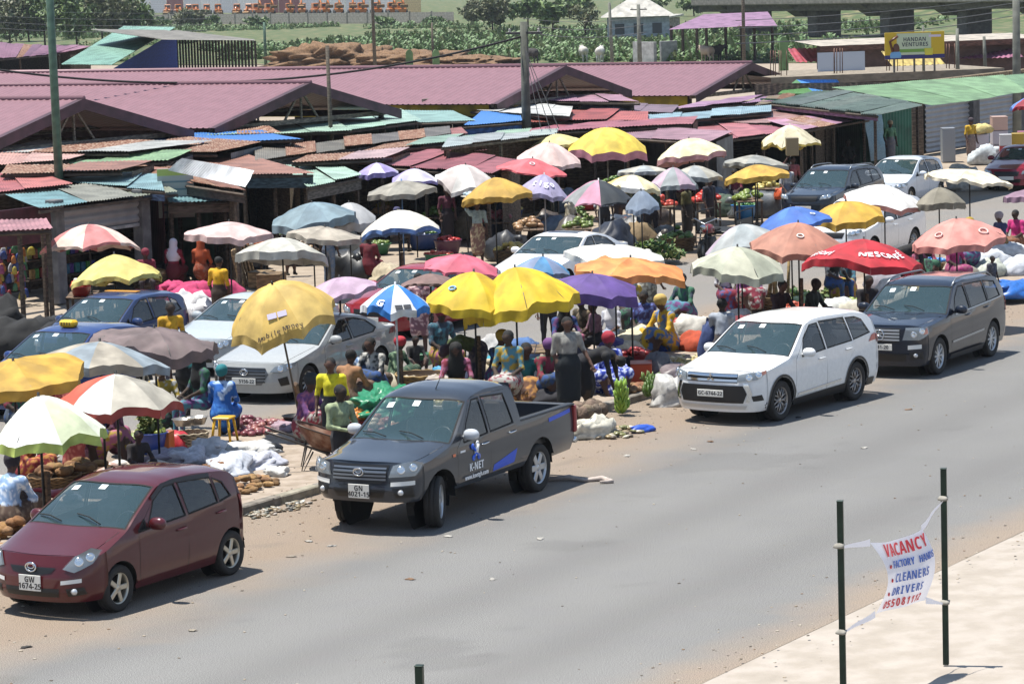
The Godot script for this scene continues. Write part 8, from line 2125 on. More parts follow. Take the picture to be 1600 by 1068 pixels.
func build_goods():
	gr.seed = 99
	var gl = [Color(0.05, 0.11, 0.03), Color(0.09, 0.15, 0.03), Color(0.13, 0.16, 0.04)]
	# left part of the strip
	basin("deep blue bucket heaped with green peppers", V(-5.84, 0.12, -4.51), 0.28, 0.36, "1f3f92", "6f7a2a")
	greens("heap of green peppers and leaves on blue bucket", V(-5.84, 0.12, -4.51) + V(0, 0.4, 0), 0.26, 0.16, [Color(0.10, 0.14, 0.03), Color(0.16, 0.17, 0.04), Color(0.07, 0.11, 0.03)])
	crate("orange plastic tub standing against the blue bucket", V(-5.66, 0.12, -4.40), 0.3, V(0.26, 0.34, 0.3), "b0602c", "plastic")
	sack("bright red plastic bag beside metal bowls", V(-5.25, 0.12, -4.45), V(0.26, 0.26, 0.2), "c0303a", {"fam": "film"})
	basket("pale basket under shiny metal bowls", V(-5.05, 0.12, -4.29), 0.3, 0.26, "b3a58c")
	basin("shiny aluminium bowl lying on the pale basket, left one", V(-4.64, 0.12, -4.74) + V(0, 0.28, 0), 0.2, 0.12, "a9a49c", "", "metal_bowl", "alloy"); basin("shiny aluminium bowl lying on the pale basket, right one", V(-4.44, 0.12, -4.62) + V(0, 0.28, 0), 0.2, 0.13, "a9a49c", "", "metal_bowl", "alloy")
	stool("yellow plastic stool under the person in tie dye", V(-4.42, 0.12, -4.06), "c49a1c")
	var wl = ["lilac grey plastic sheet bundle near blue bucket", "long white wrapped bundle beside lilac grey bundle", "upright white sack beside the long wrapped bundle", "big white sack with blue patch lying flat", "crumpled white sack near yellow stool", "white plastic bag bundle by the tuber heap", "small knotted white bag beside tan tubers", "off white cloth bundle behind the hatchback roof"]
	var k = 0
	for q in [[V(-6.50, 0.12, -3.68), 0.55, 0.22, 0.4, "9c96a6"], [V(-6.36, 0.12, -3.32), 0.5, 0.26, 0.3, "bcbcc6"], [V(-5.89, 0.12, -3.32), 0.34, 0.3, 0.26, "c6c8cc"], [V(-6.98, 0.12, -2.13), 0.75, 0.26, 0.4, "c4c8d0"], [V(-5.51, 0.12, -2.86), 0.55, 0.22, 0.3, "cccbc8"], [V(-6.30, 0.12, -2.06), 0.4, 0.2, 0.34, "c6c8d4"], [V(-6.90, 0.12, -1.23), 0.2, 0.14, 0.16, "d0cfca"], [V(-7.64, 0.12, -3.21), 0.5, 0.2, 0.4, "c2b8ac"]]:
		sack(wl[k], q[0], V(q[1], q[2], q[3]), q[4], {"fam": "film" if k % 2 else "cloth", "amp": 0.32, "f": 4.0, "called": "plastic_bundle", "cat": "bundle"}); k += 1
	pile("tuber_heap", "heap of tan tubers on pavement behind the hatchback", "tubers", V(-8.20, 0.12, -1.04), 60, V(0.09, 0.08, 0.06), Vector2(0.8, 0.45), ["a07a50", "b08a5e", "8c6a48"], "tuber", {"h": 0.25, "fam": "earth"})
	pile("tuber_heap", "round brown tubers piled beside white sack with blue patch", "tubers", V(-7.25, 0.12, -2.15), 16, V(0.12, 0.13, 0.1), Vector2(0.3, 0.2), ["8a5f3e", "7c5436"], "tuber", {"h": 0.2, "fam": "earth"})
	pile("onion_heap", "spread of dark red onions in front of the leaning post", "onions", V(-3.08, 0.12, -4.16), 60, V(0.07, 0.09, 0.07), Vector2(0.75, 0.35), ["6f3a40", "7c4448", "8a5650"], "onion", {"h": 0.16})
	pile("onion_heap", "dark red onions beside tie dye person", "onions", V(-2.69, 0.12, -4.81), 24, V(0.07, 0.09, 0.07), Vector2(0.35, 0.25), ["6f3a40", "5f3036"], "onion", {"h": 0.14})
	sack("patterned pink and green cloth bundle by leaning post", V(-2.99, 0.12, -3.89), V(0.32, 0.16, 0.22), "a08a94", {"called": "cloth_bundle", "cat": "bundle"})
	basin("black rubber pan at the foot of the leaning post", V(-2.53, 0.12, -3.91), 0.24, 0.2, "1c1b1b")
	sack("black plastic bag lying on dusty pavement", V(-5.04, 0.12, -2.68), V(0.24, 0.16, 0.18), "1a1a1c", {"fam": "film"})
	for q in [[V(-9.15, 0.12, -3.86), "wicker basket of tubers by the timber prop"], [V(-8.49, 0.12, -3.76), "wicker basket of tubers beside person in rusty red"]]:
		basket(q[1], q[0], 0.42, 0.22, "8a6a44")
		pile("tuber_heap", q[1].replace("wicker basket of", "brown").replace("tubers", "tubers heaped in basket"), "tubers", q[0] + V(0, 0.2, 0), 14, V(0.13, 0.12, 0.09), Vector2(0.3, 0.3), ["7a5836", "8c6a44"], "tuber", {"h": 0.14, "fam": "earth"})
	pile("clutter_heap", "jumbled plates, bags and slippers beside dotted headscarf person", "clutter", V(-10.47, 0.12, -2.96), 22, V(0.14, 0.09, 0.12), Vector2(0.8, 0.4), ["b0b0b4", "4a4a50", "8c2f34", "c8c4bc", "6a5a48"], "item", {"h": 0.25})
	pile("clutter_heap", "white and black bags heaped beside person in plum dress", "clutter", V(-7.88, 0.12, -3.85), 16, V(0.16, 0.13, 0.13), Vector2(0.5, 0.3), ["c4c0ba", "2a2a2e", "b89a90"], "item", {"h": 0.2})
	pile("tuber_heap", "dried tan tubers at the hatchback's far side", "tubers", V(-12.59, 0.00, -1.80), 30, V(0.12, 0.12, 0.1), Vector2(0.6, 0.5), ["8a6440", "9c7448"], "tuber", {"h": 0.35, "fam": "earth"})
	# centre of the strip
	wheelbarrow(V(-6.06, 0.00, -0.99), 2.2)
	var tp = thing("green_tarpaulin", "bright green tarpaulin draped over a long load of goods", "tarpaulin", V(-1.09, 0.12, -2.94), 0.5)
	part(tp, "sheet", blobm(V(1.15, 0.5, 0.62), 12.0, 0.3, 6.0, 60, 30, 0.2), mat("tarp", C("26805a")))
	pile("onion_heap", "onions and vegetables heaped in front of green tarpaulin", "onions", V(-2.65, 0.12, -2.10), 40, V(0.08, 0.09, 0.08), Vector2(0.6, 0.3), ["8a4a48", "a0705a", "b8a890"], "onion", {"h": 0.3})
	basket("large round wicker basket beside green tarpaulin", V(1.88, 0.12, -4.13), 0.48, 0.36, "a48a5c")
	sack("blue plastic bag beside wicker basket", V(2.95, 0.12, -4.18), V(0.34, 0.36, 0.28), "4a9ac4", {"fam": "film"})
	sack("cream sack leaning on wicker basket", V(2.06, 0.12, -4.67), V(0.32, 0.32, 0.26), "bdb5a0")
	crate("green plastic crate by the small person", V(5.20, 0.12, -6.19), 0.2, V(0.4, 0.22, 0.3), "2c6a44", "plastic")
	sack("turquoise cloth bundle under big yellow umbrella", V(5.54, 0.12, -4.48), V(0.42, 0.42, 0.32), "3f98ac")
	sack("white sack standing behind turquoise bundle", V(5.97, 0.12, -5.04), V(0.36, 0.5, 0.3), "c4c2c0")
	for q in [[V(2.57, 0.12, -3.66), "2a3550", "dark blue bundle beside olive top person"], [V(2.43, 0.12, -2.48), "c8c4bc", "pale flat bundle in front of teal blouse person"], [V(3.67, 0.12, -2.54), "b5a68c", "tan covered tray load behind teal blouse person"], [V(0.70, 0.12, -1.99), "7a6a58", "brown sack near kerb under yellow umbrella"], [V(1.24, 0.12, -0.90), "2a2a30", "black bag between teal and grey people"]]:
		sack(q[2], q[0], V(0.42, 0.3, 0.32), q[1], {"called": "cloth_bundle", "cat": "bundle"})
	table("low plank table behind the seated sellers", V(4.66, 0.12, -3.26), 0.5, 1.3, 0.6, 0.5)
	pile("yam_heap", "grey brown yams stacked at the standing person's feet", "yams", V(0.08, 0.12, 0.45), 16, V(0.13, 0.24, 0.11), Vector2(0.42, 0.22), ["7c6a5a", "8a7868", "6c5c4e"], "yam", {"h": 0.22, "fam": "earth"})
	plantains("bright green plantain bunch standing on the kerb", V(1.26, 0.00, 0.49), 70, 1.15, V(0.16, 0.6, 0.05), "7f9e3a")
	plantains("darker green plantain bunch lying on pavement", V(2.51, 0.12, 0.34), 56, 1.2, V(0.5, 0.28, 0.1), "4c6428")
	plantains("small plantain hand behind the lying bunch", V(3.76, 0.12, -0.09), 18, 1.1, V(0.3, 0.2, 0.2), "556a2c")
	crate("red orange rectangular plastic tub", V(4.42, 0.12, -0.82), 0.5, V(0.55, 0.36, 0.4), "b2401f", "plastic")
	sack("grey cloth bag behind the red orange tub", V(4.98, 0.12, -0.80), V(0.36, 0.5, 0.3), "6a6a6e")
	sack("black bag hanging beside red orange tub", V(4.98, 0.12, -1.41), V(0.22, 0.34, 0.18), "18181a")
	pile("tuber_heap", "pinkish tan sweet potatoes in front of dotted dress person", "tubers", V(3.14, 0.12, -0.36), 26, V(0.1, 0.09, 0.07), Vector2(0.5, 0.22), ["b08a68", "a87858"], "tuber", {"h": 0.16, "fam": "earth"})
	sack("cream grain sack, larger of the pair behind violet umbrella pole", V(8.42, 0.12, -3.17), V(0.55, 0.46, 0.4), "c6bda2"); sack("cream grain sack, smaller of the pair behind violet umbrella pole", V(7.29, 0.12, -2.77), V(0.5, 0.34, 0.36), "cbc4b0")
	sack("deep purple bag beside white basin", V(7.06, 0.12, -2.86), V(0.34, 0.42, 0.22), "2b2a78", {"fam": "film"})
	basin("dark red basin among the cream sacks", V(6.50, 0.12, -2.09), 0.3, 0.22, "7a1f2a", "8c3030"); basin("blue bucket beside violet shirt person", V(8.60, 0.12, -2.59), 0.22, 0.3, "2a4ea8")
	pile("peelings", "scattered pale peelings around the crouching person", "peelings", V(7.48, 0.12, -1.53), 50, V(0.06, 0.03, 0.05), Vector2(0.9, 0.5), ["b8a878", "9a9a5a", "c4b898"], "peel", {"h": 0.02})
	sack("white sack beside red and yellow sack", V(11.28, 0.12, -3.25), V(0.46, 0.42, 0.36), "c6c2b8"); sack("red orange sack lying down", V(8.99, 0.12, -2.02), V(0.5, 0.36, 0.34), "b04a2e")
	sack("blue quilted mat bundle beside the pale shirt person", V(7.29, 0.12, -0.83), V(0.26, 0.85, 0.24), "3a4a78", {"tie": false})
	sack("mauve grey plastic bundle in front of white SUV", V(4.90, 0.00, -0.43), V(0.5, 0.4, 0.36), "6f6468", {"fam": "film"}); sack("white plastic refuse bag at the white SUV's bumper", V(2.66, 0.00, 0.72), V(0.4, 0.5, 0.34), "bfbdb8", {"fam": "film", "amp": 0.35})
	basket("broad basket of split firewood", V(15.96, 0.12, -4.04), 0.6, 0.3, "8a7350")
	for i in 9:
		var P = V(16.49, 0.12, -4.05) + V(gr.randf_range(-0.5, 0.5), 0, gr.randf_range(-0.3, 0.3))
		var t = thing("timber_pole", "peeled timber pole leaning in a bundle by the terracotta umbrella", "pole", P, 0.0, "bundle of leaning timber poles")
		part(t, "shaft", tubem([V(0, 0, 0), V(gr.randf_range(0.2, 0.9), gr.randf_range(1.5, 1.9), gr.randf_range(-0.5, 0.2))], [0.04, 0.032], 7), mat("wood", rc(C("b0935f"), 0.04)))
	# right part of the strip
	k = 0
	for q in [[V(14.35, 0.12, -1.65), "b9bbb8", 0.5], [V(14.88, 0.12, -1.53), "c6c8c6", 0.5], [V(14.53, 0.12, -1.02), "bdb9aa", 0.45], [V(20.64, 0.12, -3.07), "8d8a92", 0.6], [V(19.17, 0.12, -2.16), "cdcbc6", 0.4], [V(25.73, 0.12, -2.40), "c4c8ce", 0.7], [V(27.96, 0.12, -2.82), "cdced0", 0.6], [V(23.71, 0.12, -1.59), "b9bdb0", 0.5], [V(24.44, 0.12, -1.13), "c0c4cc", 0.6]]:
		sack(["low white sack under red umbrella", "tall white sack under red umbrella", "yellowish white sack against red umbrella's post", "big grey cloth bundle right of red umbrella", "bright white bag beside grey cloth bundle", "long white sack beside the small person", "upright white sack beside checked headscarf person", "greenish white sack lying by the small person", "pale blue white sack near hot pink person"][k], q[0], V(q[2], 0.42, 0.36), q[1]); k += 1
	sack("bright blue tarpaulin bundle beside small person", V(19.88, 0.12, 0.50), V(0.75, 0.36, 0.5), "2a68b8", {"fam": "tarp"})
	basin("woven tray with blue cloth under salmon umbrella", V(24.49, 0.12, -3.52), 0.5, 0.25, "8a7350", "2f6fae"); greens("green vegetables beneath red umbrella", V(17.66, 0.12, -3.68), 0.4, 0.18, gl); greens("green leaves beside red umbrella's post", V(18.81, 0.12, -3.53), 0.5, 0.16, gl)
	pile("vegetable_heap", "pale green cabbages on ground under red umbrella", "vegetables", V(16.96, 0.12, -3.28), 14, V(0.12, 0.2, 0.12), Vector2(0.5, 0.25), ["8aa060", "a3b27a"], "cabbage", {"h": 0.1})
	# far side of the back lane
	for q in [[V(4.52, 0.00, -16.06), 0.9, 0.85, "big black plastic bale near blue taxi, largest of three"], [V(5.08, 0.00, -15.68), 0.75, 0.75, "black plastic bale tied with green ribbon"], [V(5.81, 0.00, -17.78), 0.8, 1.0, "black plastic bale at the end of the row"]]:
		sack(q[3], q[0], V(q[1], q[2], 0.6), "131416", {"fam": "rubber", "amp": 0.25, "f": 4.0})
	var os = ["pink mesh onion sack lying beside maroon wrap person", "pink mesh onion sack under the burnt orange veil person", "pink mesh onion sack standing at the right end", "pink mesh onion sack lowest in the heap", "pink mesh onion sack behind white sacks"]
	k = 0
	for q in [V(14.74, 0.00, -19.65), V(14.16, 0.00, -18.54), V(14.81, 0.00, -18.28), V(12.81, 0.00, -17.30), V(13.60, 0.00, -18.48)]:
		sack(os[k], q, V(0.62, 0.5, 0.4), "b83a66", {"called": "onion_sack"}); k += 1
	k = 0
	for q in [V(9.86, 0.00, -15.59), V(10.19, 0.00, -15.36), V(11.19, 0.00, -16.35), V(11.30, 0.00, -16.89), V(11.29, 0.00, -15.99)]:
		sack(["crumpled white sack lowest of the white heap", "crumpled white sack beside yellow top person", "crumpled white sack on the heap's top", "crumpled white sack next to blue taxi", "crumpled white sack behind the heap"][k], q, V(0.5, 0.55, 0.42), "c9c9cb", {"amp": 0.4, "f": 4.0}); k += 1
	table("table with red tomato basins beneath pale yellow umbrella", V(10.42, 0.00, -19.06), 0.6, 1.6, 0.7, 0.6)
	k = 0
	for q in [[-0.5, "7a1f1c", "a8281c"], [0.0, "8a2a22", "b03020"], [0.5, "c8c8c8", "c0bdb6"]]:
		basin(["dark red basin of tomatoes under pale yellow umbrella", "second basin of tomatoes under pale yellow umbrella", "white bucket among tomato basins"][k], V(10.42, 0.00, -19.06) + Basis(Vector3.UP, 0.6) * V(q[0], 0.62, 0), 0.24, 0.24, q[1], q[2]); k += 1
	stool("small white plastic stool, left of two, before the tomato table", V(9.11, 0.00, -18.16), "b9c4bc"); stool("small white plastic stool, right of two, before the tomato table", V(9.42, 0.00, -17.97), "c0c8c0")
	var hang = thing("hanging_goods", "colourful packets hanging in strings before the corner shop", "packets", V(12.26, 0.00, -22.32))
	var hm = [blobm(V(0.09, 0.24, 0.05), 1.0, 0.15), blobm(V(0.07, 0.19, 0.04), 2.0, 0.2), blobm(V(0.11, 0.2, 0.05), 3.0, 0.15)]
	for i in 84: part(hang, "packet", hm[i % 3], mat("film", [C("8a2a2c"), C("a89a3a"), C("2a3f7a"), C("a8a8ae"), C("8a4068"), C("3a6a48"), C("a86a30")][i % 7]), V(-0.9 + 0.15 * (i % 12) + gr.randf_range(-0.06, 0.06), 0.2 + 0.21 * int(i / 12) + gr.randf_range(-0.06, 0.06), -0.9 + 0.5 * gr.randf()), Basis(Vector3.UP, -0.6 + gr.randf() * 0.5))
	for i in 6:
		var P = V(17.21, 0.00, -19.48) + V(0.28 * i, 0, -0.12 * i)
		var t = thing("timber_offcut", "short timber offcut leaning under the off white umbrella", "timber", P, 0.0, "leaning timber offcuts")
		part(t, "plank", boxm(V(0.14, 1.1, 0.05), 0.008), mat("wood", rc(C("a58a66"), 0.05)), V(0, 0.52, 0), Basis(V(0, 0, 1), 0.35) * Basis(Vector3.UP, 0.3 * i))
	crate("brown cardboard box, largest of pair under off white umbrella", V(16.67, 0.00, -18.03), 0.4, V(0.8, 0.5, 0.6), "8f7350"); crate("brown cardboard box, smaller of pair under off white umbrella", V(17.90, 0.00, -19.24), 0.2, V(0.55, 0.4, 0.5), "a08560")
	sack("black plastic sheet heap under beige grey umbrella", V(19.59, 0.00, -17.65), V(0.9, 0.9, 0.5), "202224", {"fam": "film", "amp": 0.3}); sack("beige canvas bundle beside red car", V(18.26, 0.00, -15.46), V(0.9, 0.6, 0.5), "ab9f86")
	for q in [[V(32.75, 0.00, -24.89), "table of yellow melons under grey beige umbrella", "b09a3a", "melon"], [V(27.14, 0.00, -16.62), "table of brown yams beneath lavender umbrella", "8a6a48", "yam"], [V(36.72, 0.00, -15.96), "table of red tomatoes beside dusty pink umbrella", "b03428", "tomato"], [V(30.41, 0.00, -21.59), "table of leafy vegetables under tan umbrella", "56702c", "vegetable"], [V(37.37, 0.00, -14.87), "low table of mixed vegetables by mustard umbrella", "6a7a30", "vegetable"]]:
		table(q[1].replace("table of", "plank table carrying"), q[0], 0.55, 1.7, 0.8, 0.75)
		pile(q[3] + "_display", q[1].replace("low table", "spread").replace("table", "spread"), "produce", q[0] + V(0, 0.76, 0), 30, V(0.12, 0.14, 0.1), Vector2(0.75, 0.32), [q[2]], q[3], {"h": 0.28})
	for q in [[V(29.94, 0.00, -21.86), 0.45, 0.4, "leafy vegetables heaped under white cloth umbrella"], [V(35.55, 0.00, -24.58), 0.5, 0.45, "dark green vegetables behind tan umbrella"], [V(25.76, 0.00, -11.61), 0.7, 0.4, "green plantain leaves heaped at the lane's edge"], [V(27.23, 0.00, -12.98), 0.5, 0.35, "green produce beneath slate umbrella"], [V(35.96, 0.00, -19.96), 0.5, 0.35, "green produce behind lavender umbrella"]]: greens(q[3], q[0], q[1], q[2], gl)
	basin("blue bucket of greens beside mustard umbrella", V(39.03, 0.00, -15.83), 0.42, 0.45, "2a6fae", "3f6a2c"); basin("large navy basin of vegetables under tan umbrella", V(28.14, 0.00, -20.79), 0.5, 0.45, "20386e", "4f6a30"); basin("maroon basin of red peppers near large white umbrella", V(25.95, 0.00, -18.58), 0.4, 0.5, "4a1f3a", "a02a24"); basin("green basin of tomatoes near large white umbrella", V(22.77, 0.00, -16.88), 0.4, 0.45, "2f6a4a", "b0402c")
	basin("wide tray balanced on the pale dress person's head", V(24.56, 0.00, -16.73) + V(0, 1.76, 0), 0.42, 0.1, "b8b0a0", "9fb4c0")
	crate("glass snack box balanced on vendor's head", V(42.42, 0.00, -15.77) + V(0, 1.76, 0), 0.5, V(0.5, 0.55, 0.4), "8a7a5a", "plastic")
	sack("orange bag carried by the walking person", V(40.12, 0.00, -15.03) + V(0, 0.55, 0), V(0.24, 0.36, 0.16), "c8521e", {"fam": "film"}); sack("shiny grey plastic bale behind blue bucket of greens", V(39.96, 0.00, -15.93), V(0.9, 0.7, 0.5), "5c6062", {"fam": "film"}); sack("dark blue and black bale under pink and black umbrella", V(27.33, 0.00, -14.13), V(1.0, 0.9, 0.6), "1d2230", {"fam": "film"})
	trike(V(26.62, 0.00, -10.93), 0.15)
	# goods before the roller shutters
	crate("grey plastic wrapped column before first shutter", V(64.75, 0.00, -19.72), 0.5, V(0.8, 1.3, 0.5), "8f949a", "plastic")
	for q in [[V(65.56, 0.00, -18.71), "white carton, lowest of its stack", 0.0], [V(65.56, 0.00, -18.71), "white carton, second of its stack", 0.5], [V(67.05, 0.00, -18.51), "pale stacked carton, lowest of the tall stack", 0.0], [V(67.05, 0.00, -18.51), "pale stacked carton, middle of the tall stack", 0.55], [V(67.05, 0.00, -18.51), "pale stacked carton, topmost of the tall stack", 1.1]]:
		crate(q[1], q[0] + V(0, q[2], 0), 0.5, V(0.9, 0.52, 0.6), "b9b3b8" if q[2] < 1.0 else "c0a090", "plastic")
	sack("pale yellow bale on top of white cartons", V(65.56, 0.00, -18.71) + V(0, 1.05, 0), V(0.55, 0.4, 0.4), "c9b878"); sack("white bale beside the yellow top person", V(63.49, 0.00, -17.67), V(0.6, 0.7, 0.4), "c4ccd0"); sack("white bundle of sacks on roof of lane goods", V(51.28, 0.00, -13.51), V(0.9, 0.7, 0.6), "bebdb8", {"amp": 0.35})
	pile("carton_heap", "heap of white and red packets by crimson car", "packets", V(64.28, 0.00, -16.73), 30, V(0.2, 0.22, 0.14), Vector2(1.0, 0.5), ["c8c8cc", "b04a50", "9fb0c8"], "packet", {"h": 0.7})
	# crowded produce stands along the far side of the lane
	var kinds = [["yam", "8a6a48"], ["tomato", "a83a28"], ["pepper", "4f6a2c"], ["onion", "7a4048"], ["garden egg", "b8a860"], ["cassava", "80654a"], ["okra", "5f7034"], ["carrot", "b0602c"]]
	var spots = [[V(30.77, 0.00, -23.88), "the farther purple umbrella"], [V(32.09, 0.00, -23.80), "the grey beige umbrella's blue pole"], [V(31.34, 0.00, -21.16), "the white cloth umbrella"], [V(29.67, 0.00, -19.26), "the tan umbrella's pole"], [V(24.78, 0.00, -15.80), "the white sedan's bonnet"], [V(30.05, 0.00, -17.48), "the lavender umbrella's pole"], [V(27.79, 0.00, -15.41), "the white sedan's roof line"], [V(32.35, 0.00, -16.26), "the straw coloured umbrella"], [V(29.53, 0.00, -14.42), "the tipped slate umbrella"], [V(34.84, 0.00, -16.52), "the panelled umbrella's frayed crown"], [V(29.09, 0.00, -12.96), "the cargo tricycle's front wheel"], [V(40.24, 0.00, -17.08), "the mustard umbrella's pole"], [V(41.82, 0.00, -16.39), "the shiny grey bale"], [V(23.37, 0.00, -21.79), "the slate blue umbrella"], [V(25.62, 0.00, -21.70), "the light grey plastic umbrella"], [V(21.07, 0.00, -21.78), "the pale pink umbrella"], [V(16.60, 0.00, -21.83), "the corner shop's pillar"], [V(40.65, 0.00, -23.29), "the coral umbrella"], [V(43.31, 0.00, -22.84), "the very large yellow umbrella"], [V(44.23, 0.00, -20.41), "the cream umbrella with pink edge"], [V(36.85, 0.00, -23.94), "the blush umbrella"], [V(46.87, 0.00, -20.79), "the grey umbrella outside the dark stalls"]]
	for i in spots.size():
		var kd = kinds[i % 8]; var at = spots[i][0]
		if i % 3 == 0:
			table("plank stand set up below " + spots[i][1], at, 0.5 + 0.2 * gr.randf(), 1.5, 0.75, 0.6 + 0.2 * gr.randf())
			pile(kd[0].replace(" ", "_") + "_display", kd[0] + " display on the stand below " + spots[i][1], "produce", at + V(0, 0.72, 0), 26, V(0.1, 0.13, 0.08), Vector2(0.65, 0.3), [kd[1]], "piece", {"h": 0.3})
		elif i % 3 == 1:
			basket("wicker basket standing below " + spots[i][1], at, 0.5, 0.4, "7a6244")
			pile(kd[0].replace(" ", "_") + "_heap", kd[0] + " heap in the basket below " + spots[i][1], "produce", at + V(0, 0.36, 0), 24, V(0.1, 0.12, 0.09), Vector2(0.42, 0.42), [kd[1]], "piece", {"h": 0.28})
		else:
			sack("bulging brown sack leaning below " + spots[i][1], at, V(0.5, 0.75, 0.42), ["8a7658", "5c6a78", "9c9484", "4a5a4c"][i % 4])
			basin("plastic basin of %s beside the sack below %s" % [kd[0], spots[i][1]], at + V(0.8, 0, 0.5), 0.36, 0.3, ["2a4a86", "8a2a30", "3a6a4a", "8c8c90"][i % 4], kd[1])
		sack("dark wrapped load pushed behind goods below " + spots[i][1], at + V(1.1, 0, -0.9), V(0.6, 0.5 + 0.4 * gr.randf(), 0.5), ["2c2e33", "4a4038", "5a5550", "343c4a"][i % 4], {"fam": "film", "called": "wrapped_load", "cat": "load"})
	# more loads among the sellers on the strip
	var sp2 = [[V(2.32, 0.12, -5.54), "6f6a60", "grey sack behind the two seated backs"], [V(1.56, 0.12, -3.51), "a8a098", "pale sack in front of the wicker basket"], [V(3.86, 0.12, -4.27), "b4a890", "tan bundle under the twin yellow umbrellas"], [V(6.65, 0.12, -4.82), "4a6a9a", "blue checked bundle behind teal blouse person"], [V(2.57, 0.12, -2.04), "c6c0b4", "off white sack right of teal blouse person"], [V(5.99, 0.12, -3.06), "3c3a48", "dark bundle below the violet umbrella"], [V(5.08, 0.12, -2.84), "bcbab6", "white bag behind the standing person in grey"], [V(11.38, 0.12, -3.68), "a03a34", "red bundle behind yellow print person"], [V(10.47, 0.12, -3.66), "c0b8a0", "cream sack beside walking person"], [V(12.75, 0.12, -3.00), "c6c6c2", "white sack beneath patterned umbrella"], [V(11.80, 0.12, -2.25), "7a2a34", "maroon basin cloth beside patterned umbrella pole"], [V(12.89, 0.12, -1.73), "9a9488", "grey sack between terracotta shade sitters"], [V(17.34, 0.12, -0.95), "b8b4a8", "pale sack behind dark SUV's bonnet"], [V(22.46, 0.12, -1.74), "8a8478", "brown grey sack behind salmon umbrella post"], [V(20.69, 0.12, -1.75), "4a7a9a", "blue cloth bundle under salmon umbrella"]]
	for q in sp2: sack(q[2], q[0], V(0.42, 0.38, 0.34), q[1], {"called": "cloth_bundle", "cat": "bundle"})
	# small spreads of goods in front of the traders
	var tray = [[V(-7.26, 0.12, -5.75), "8a5a30"], [V(-5.52, 0.12, -5.19), "6a7a3a"], [V(-2.76, 0.12, -3.25), "a03a2c"], [V(-2.03, 0.12, -2.93), "b0702c"], [V(0.38, 0.12, -3.43), "5f7034"], [V(0.06, 0.12, -2.41), "a89a6a"], [V(-0.30, 0.12, -1.58), "8a3a30"], [V(-0.53, 0.12, -0.85), "c0a03a"], [V(-0.75, 0.12, -0.14), "6a4a34"], [V(2.30, 0.12, -1.31), "9a8a5a"], [V(4.26, 0.12, -1.32), "b04030"], [V(5.76, 0.12, -0.74), "8a7a44"], [V(5.27, 0.12, 0.06), "5f6a2c"], [V(15.27, 0.12, -2.83), "a84830"], [V(16.30, 0.12, -1.90), "7a8a3a"], [V(19.27, 0.12, -1.79), "b89a4a"], [V(20.41, 0.12, -0.66), "8a5a3a"]]
	for i in tray.size():
		var nm = ["brown", "leaf green", "red", "orange", "okra green", "straw", "brick red", "golden", "dark brown", "olive tan", "scarlet", "khaki", "moss green", "tomato red", "lime", "mustard", "chestnut"][i]
		basin("wide enamel tray of %s produce on the pavement" % nm, tray[i][0], 0.34 + 0.08 * gr.randf(), 0.12, ["b8b8b4", "3a5a8a", "8a8a88", "7a2f34", "b0a890"][i % 5], tray[i][1], "enamel_tray")
		pile("produce_heap", "low heap of %s produce beside its enamel tray" % nm, "produce", tray[i][0] + V(0.55, 0, -0.35), 22, V(0.07, 0.08, 0.06), Vector2(0.36, 0.26), [tray[i][1], "8f8168"], "piece", {"h": 0.18})
	# stacked household goods before the shutters
	for i in 18:
		var cn = ["blue", "red", "white", "yellow", "green", "pink"][i % 6]; var ly = int(i / 6)
		crate("%s carton in the %s layer of the shutter display" % [cn, ["bottom", "middle", "top"][ly]], V(61.56, 0.00, -16.07) + V((i % 6) * 0.62, 0.42 * ly, 0.25 * ((i * 7) % 3)), 0.4, V(0.55, 0.41, 0.45), ["4a6aa8", "a83a3c", "c6c6c8", "c0a03c", "4a8a5c", "b8708a"][(i + ly) % 6], "plastic")
	# litter
	sack("bunched translucent white plastic on the road by kerb", V(-1.10, 0.00, 1.26), V(0.4, 0.34, 0.28), "c9c4b4", {"fam": "film", "amp": 0.4, "f": 4.0, "called": "plastic_bundle", "cat": "bundle"})
	pile("refuse_heap", "scatter of peelings and refuse beside white plastic", "refuse", V(-0.72, 0.00, 1.48), 50, V(0.07, 0.05, 0.06), Vector2(0.7, 0.4), ["8a7a5c", "5a5040", "b8b09c", "6a6a40"], "scrap", {"h": 0.12})
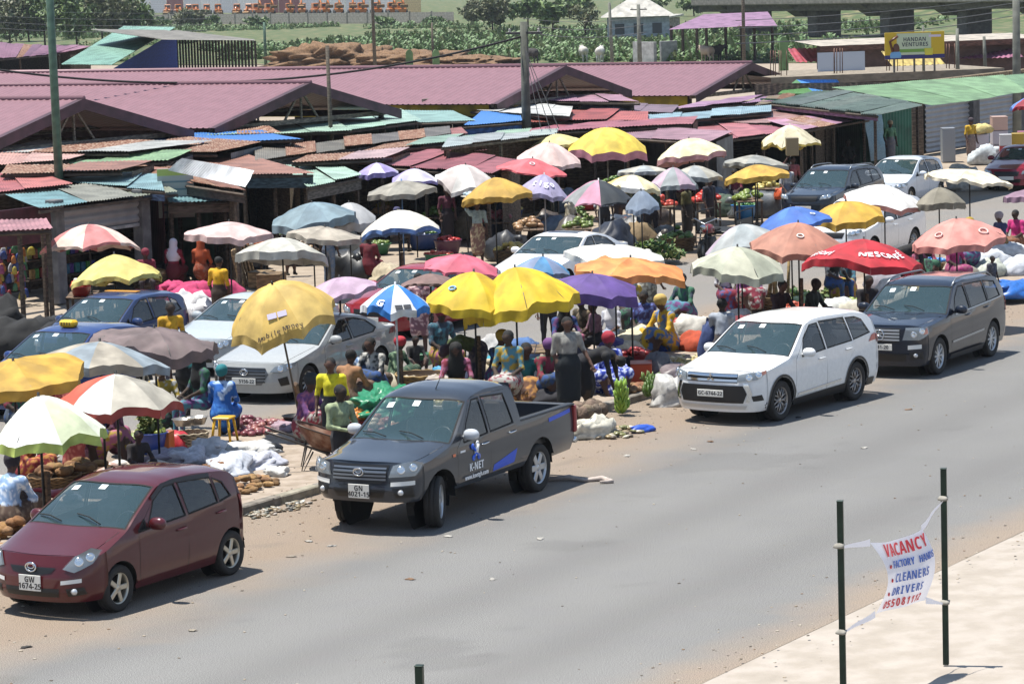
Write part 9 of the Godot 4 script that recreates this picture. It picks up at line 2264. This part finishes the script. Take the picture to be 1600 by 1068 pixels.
	sack("scrunched blue plastic bag at refuse edge", V(-0.33, 0.00, 1.74), V(0.22, 0.12, 0.14), "2f58c0", {"fam": "film", "called": "plastic_bag", "cat": "bag"})
	pile("refuse_heap", "line of refuse along the kerb behind maroon hatchback", "refuse", V(-8.87, 0.00, 0.24), 70, V(0.045, 0.025, 0.04), Vector2(0.9, 0.25), ["7a6a50", "8f887a", "4a4a42", "6a5a44", "a8a49a"], "scrap", {"h": 0.06})
	pile("refuse_heap", "small scraps below the hatchback's tail", "refuse", V(-9.19, 0.00, 0.00), 30, V(0.04, 0.025, 0.04), Vector2(0.5, 0.2), ["8f887a", "5a5a50", "6a5a44"], "scrap", {"h": 0.03})
	var rp = thing("rag_rope", "twisted whitish rag rope by the pickup's rear wheel", "rope", V(-5.19, 0.00, 3.03))
	part(rp, "strand", tubem([V(-0.1, 0.03, -0.3), V(0.1, 0.05, 0.0), V(0.05, 0.03, 0.3), V(0.25, 0.04, 0.5), V(0.1, 0.03, 0.75), V(0.0, 0.03, 0.6)], [0.03, 0.045, 0.03, 0.045, 0.04, 0.02], 7), mat("cloth", C("b8aca4")))
	for q in [V(-11.00, 0.00, 2.59), V(-10.84, 0.00, 2.09), V(-17.75, 0.00, 2.75), V(-1.74, 0.00, 3.46), V(-9.78, 0.00, 3.74), V(2.01, 0.00, 3.58), V(3.47, 0.00, 5.03), V(-12.54, 0.00, 4.87), V(-2.69, 0.00, 2.74), V(-0.93, 0.00, 3.36), V(-16.20, 0.00, 4.07), V(-9.46, 0.00, 5.06), V(-0.67, 0.00, 6.03), V(-11.86, 0.00, 2.51), V(-12.12, 0.00, 5.89), V(0.36, 0.00, 2.39)]:
		var t = thing("litter_scrap", "small flattened scrap of litter on the road", "litter", q, gr.randf() * 6.0, "litter on the road")
		part(t, "scrap", blobm(V(0.07, 0.018, 0.045), gr.randf() * 20, 0.5, 4.0, 12, 7), mat("cloth", [C("2a2826"), C("8f8678"), C("7a5f48"), C("a8a49c")][int(gr.randf() * 4)]))
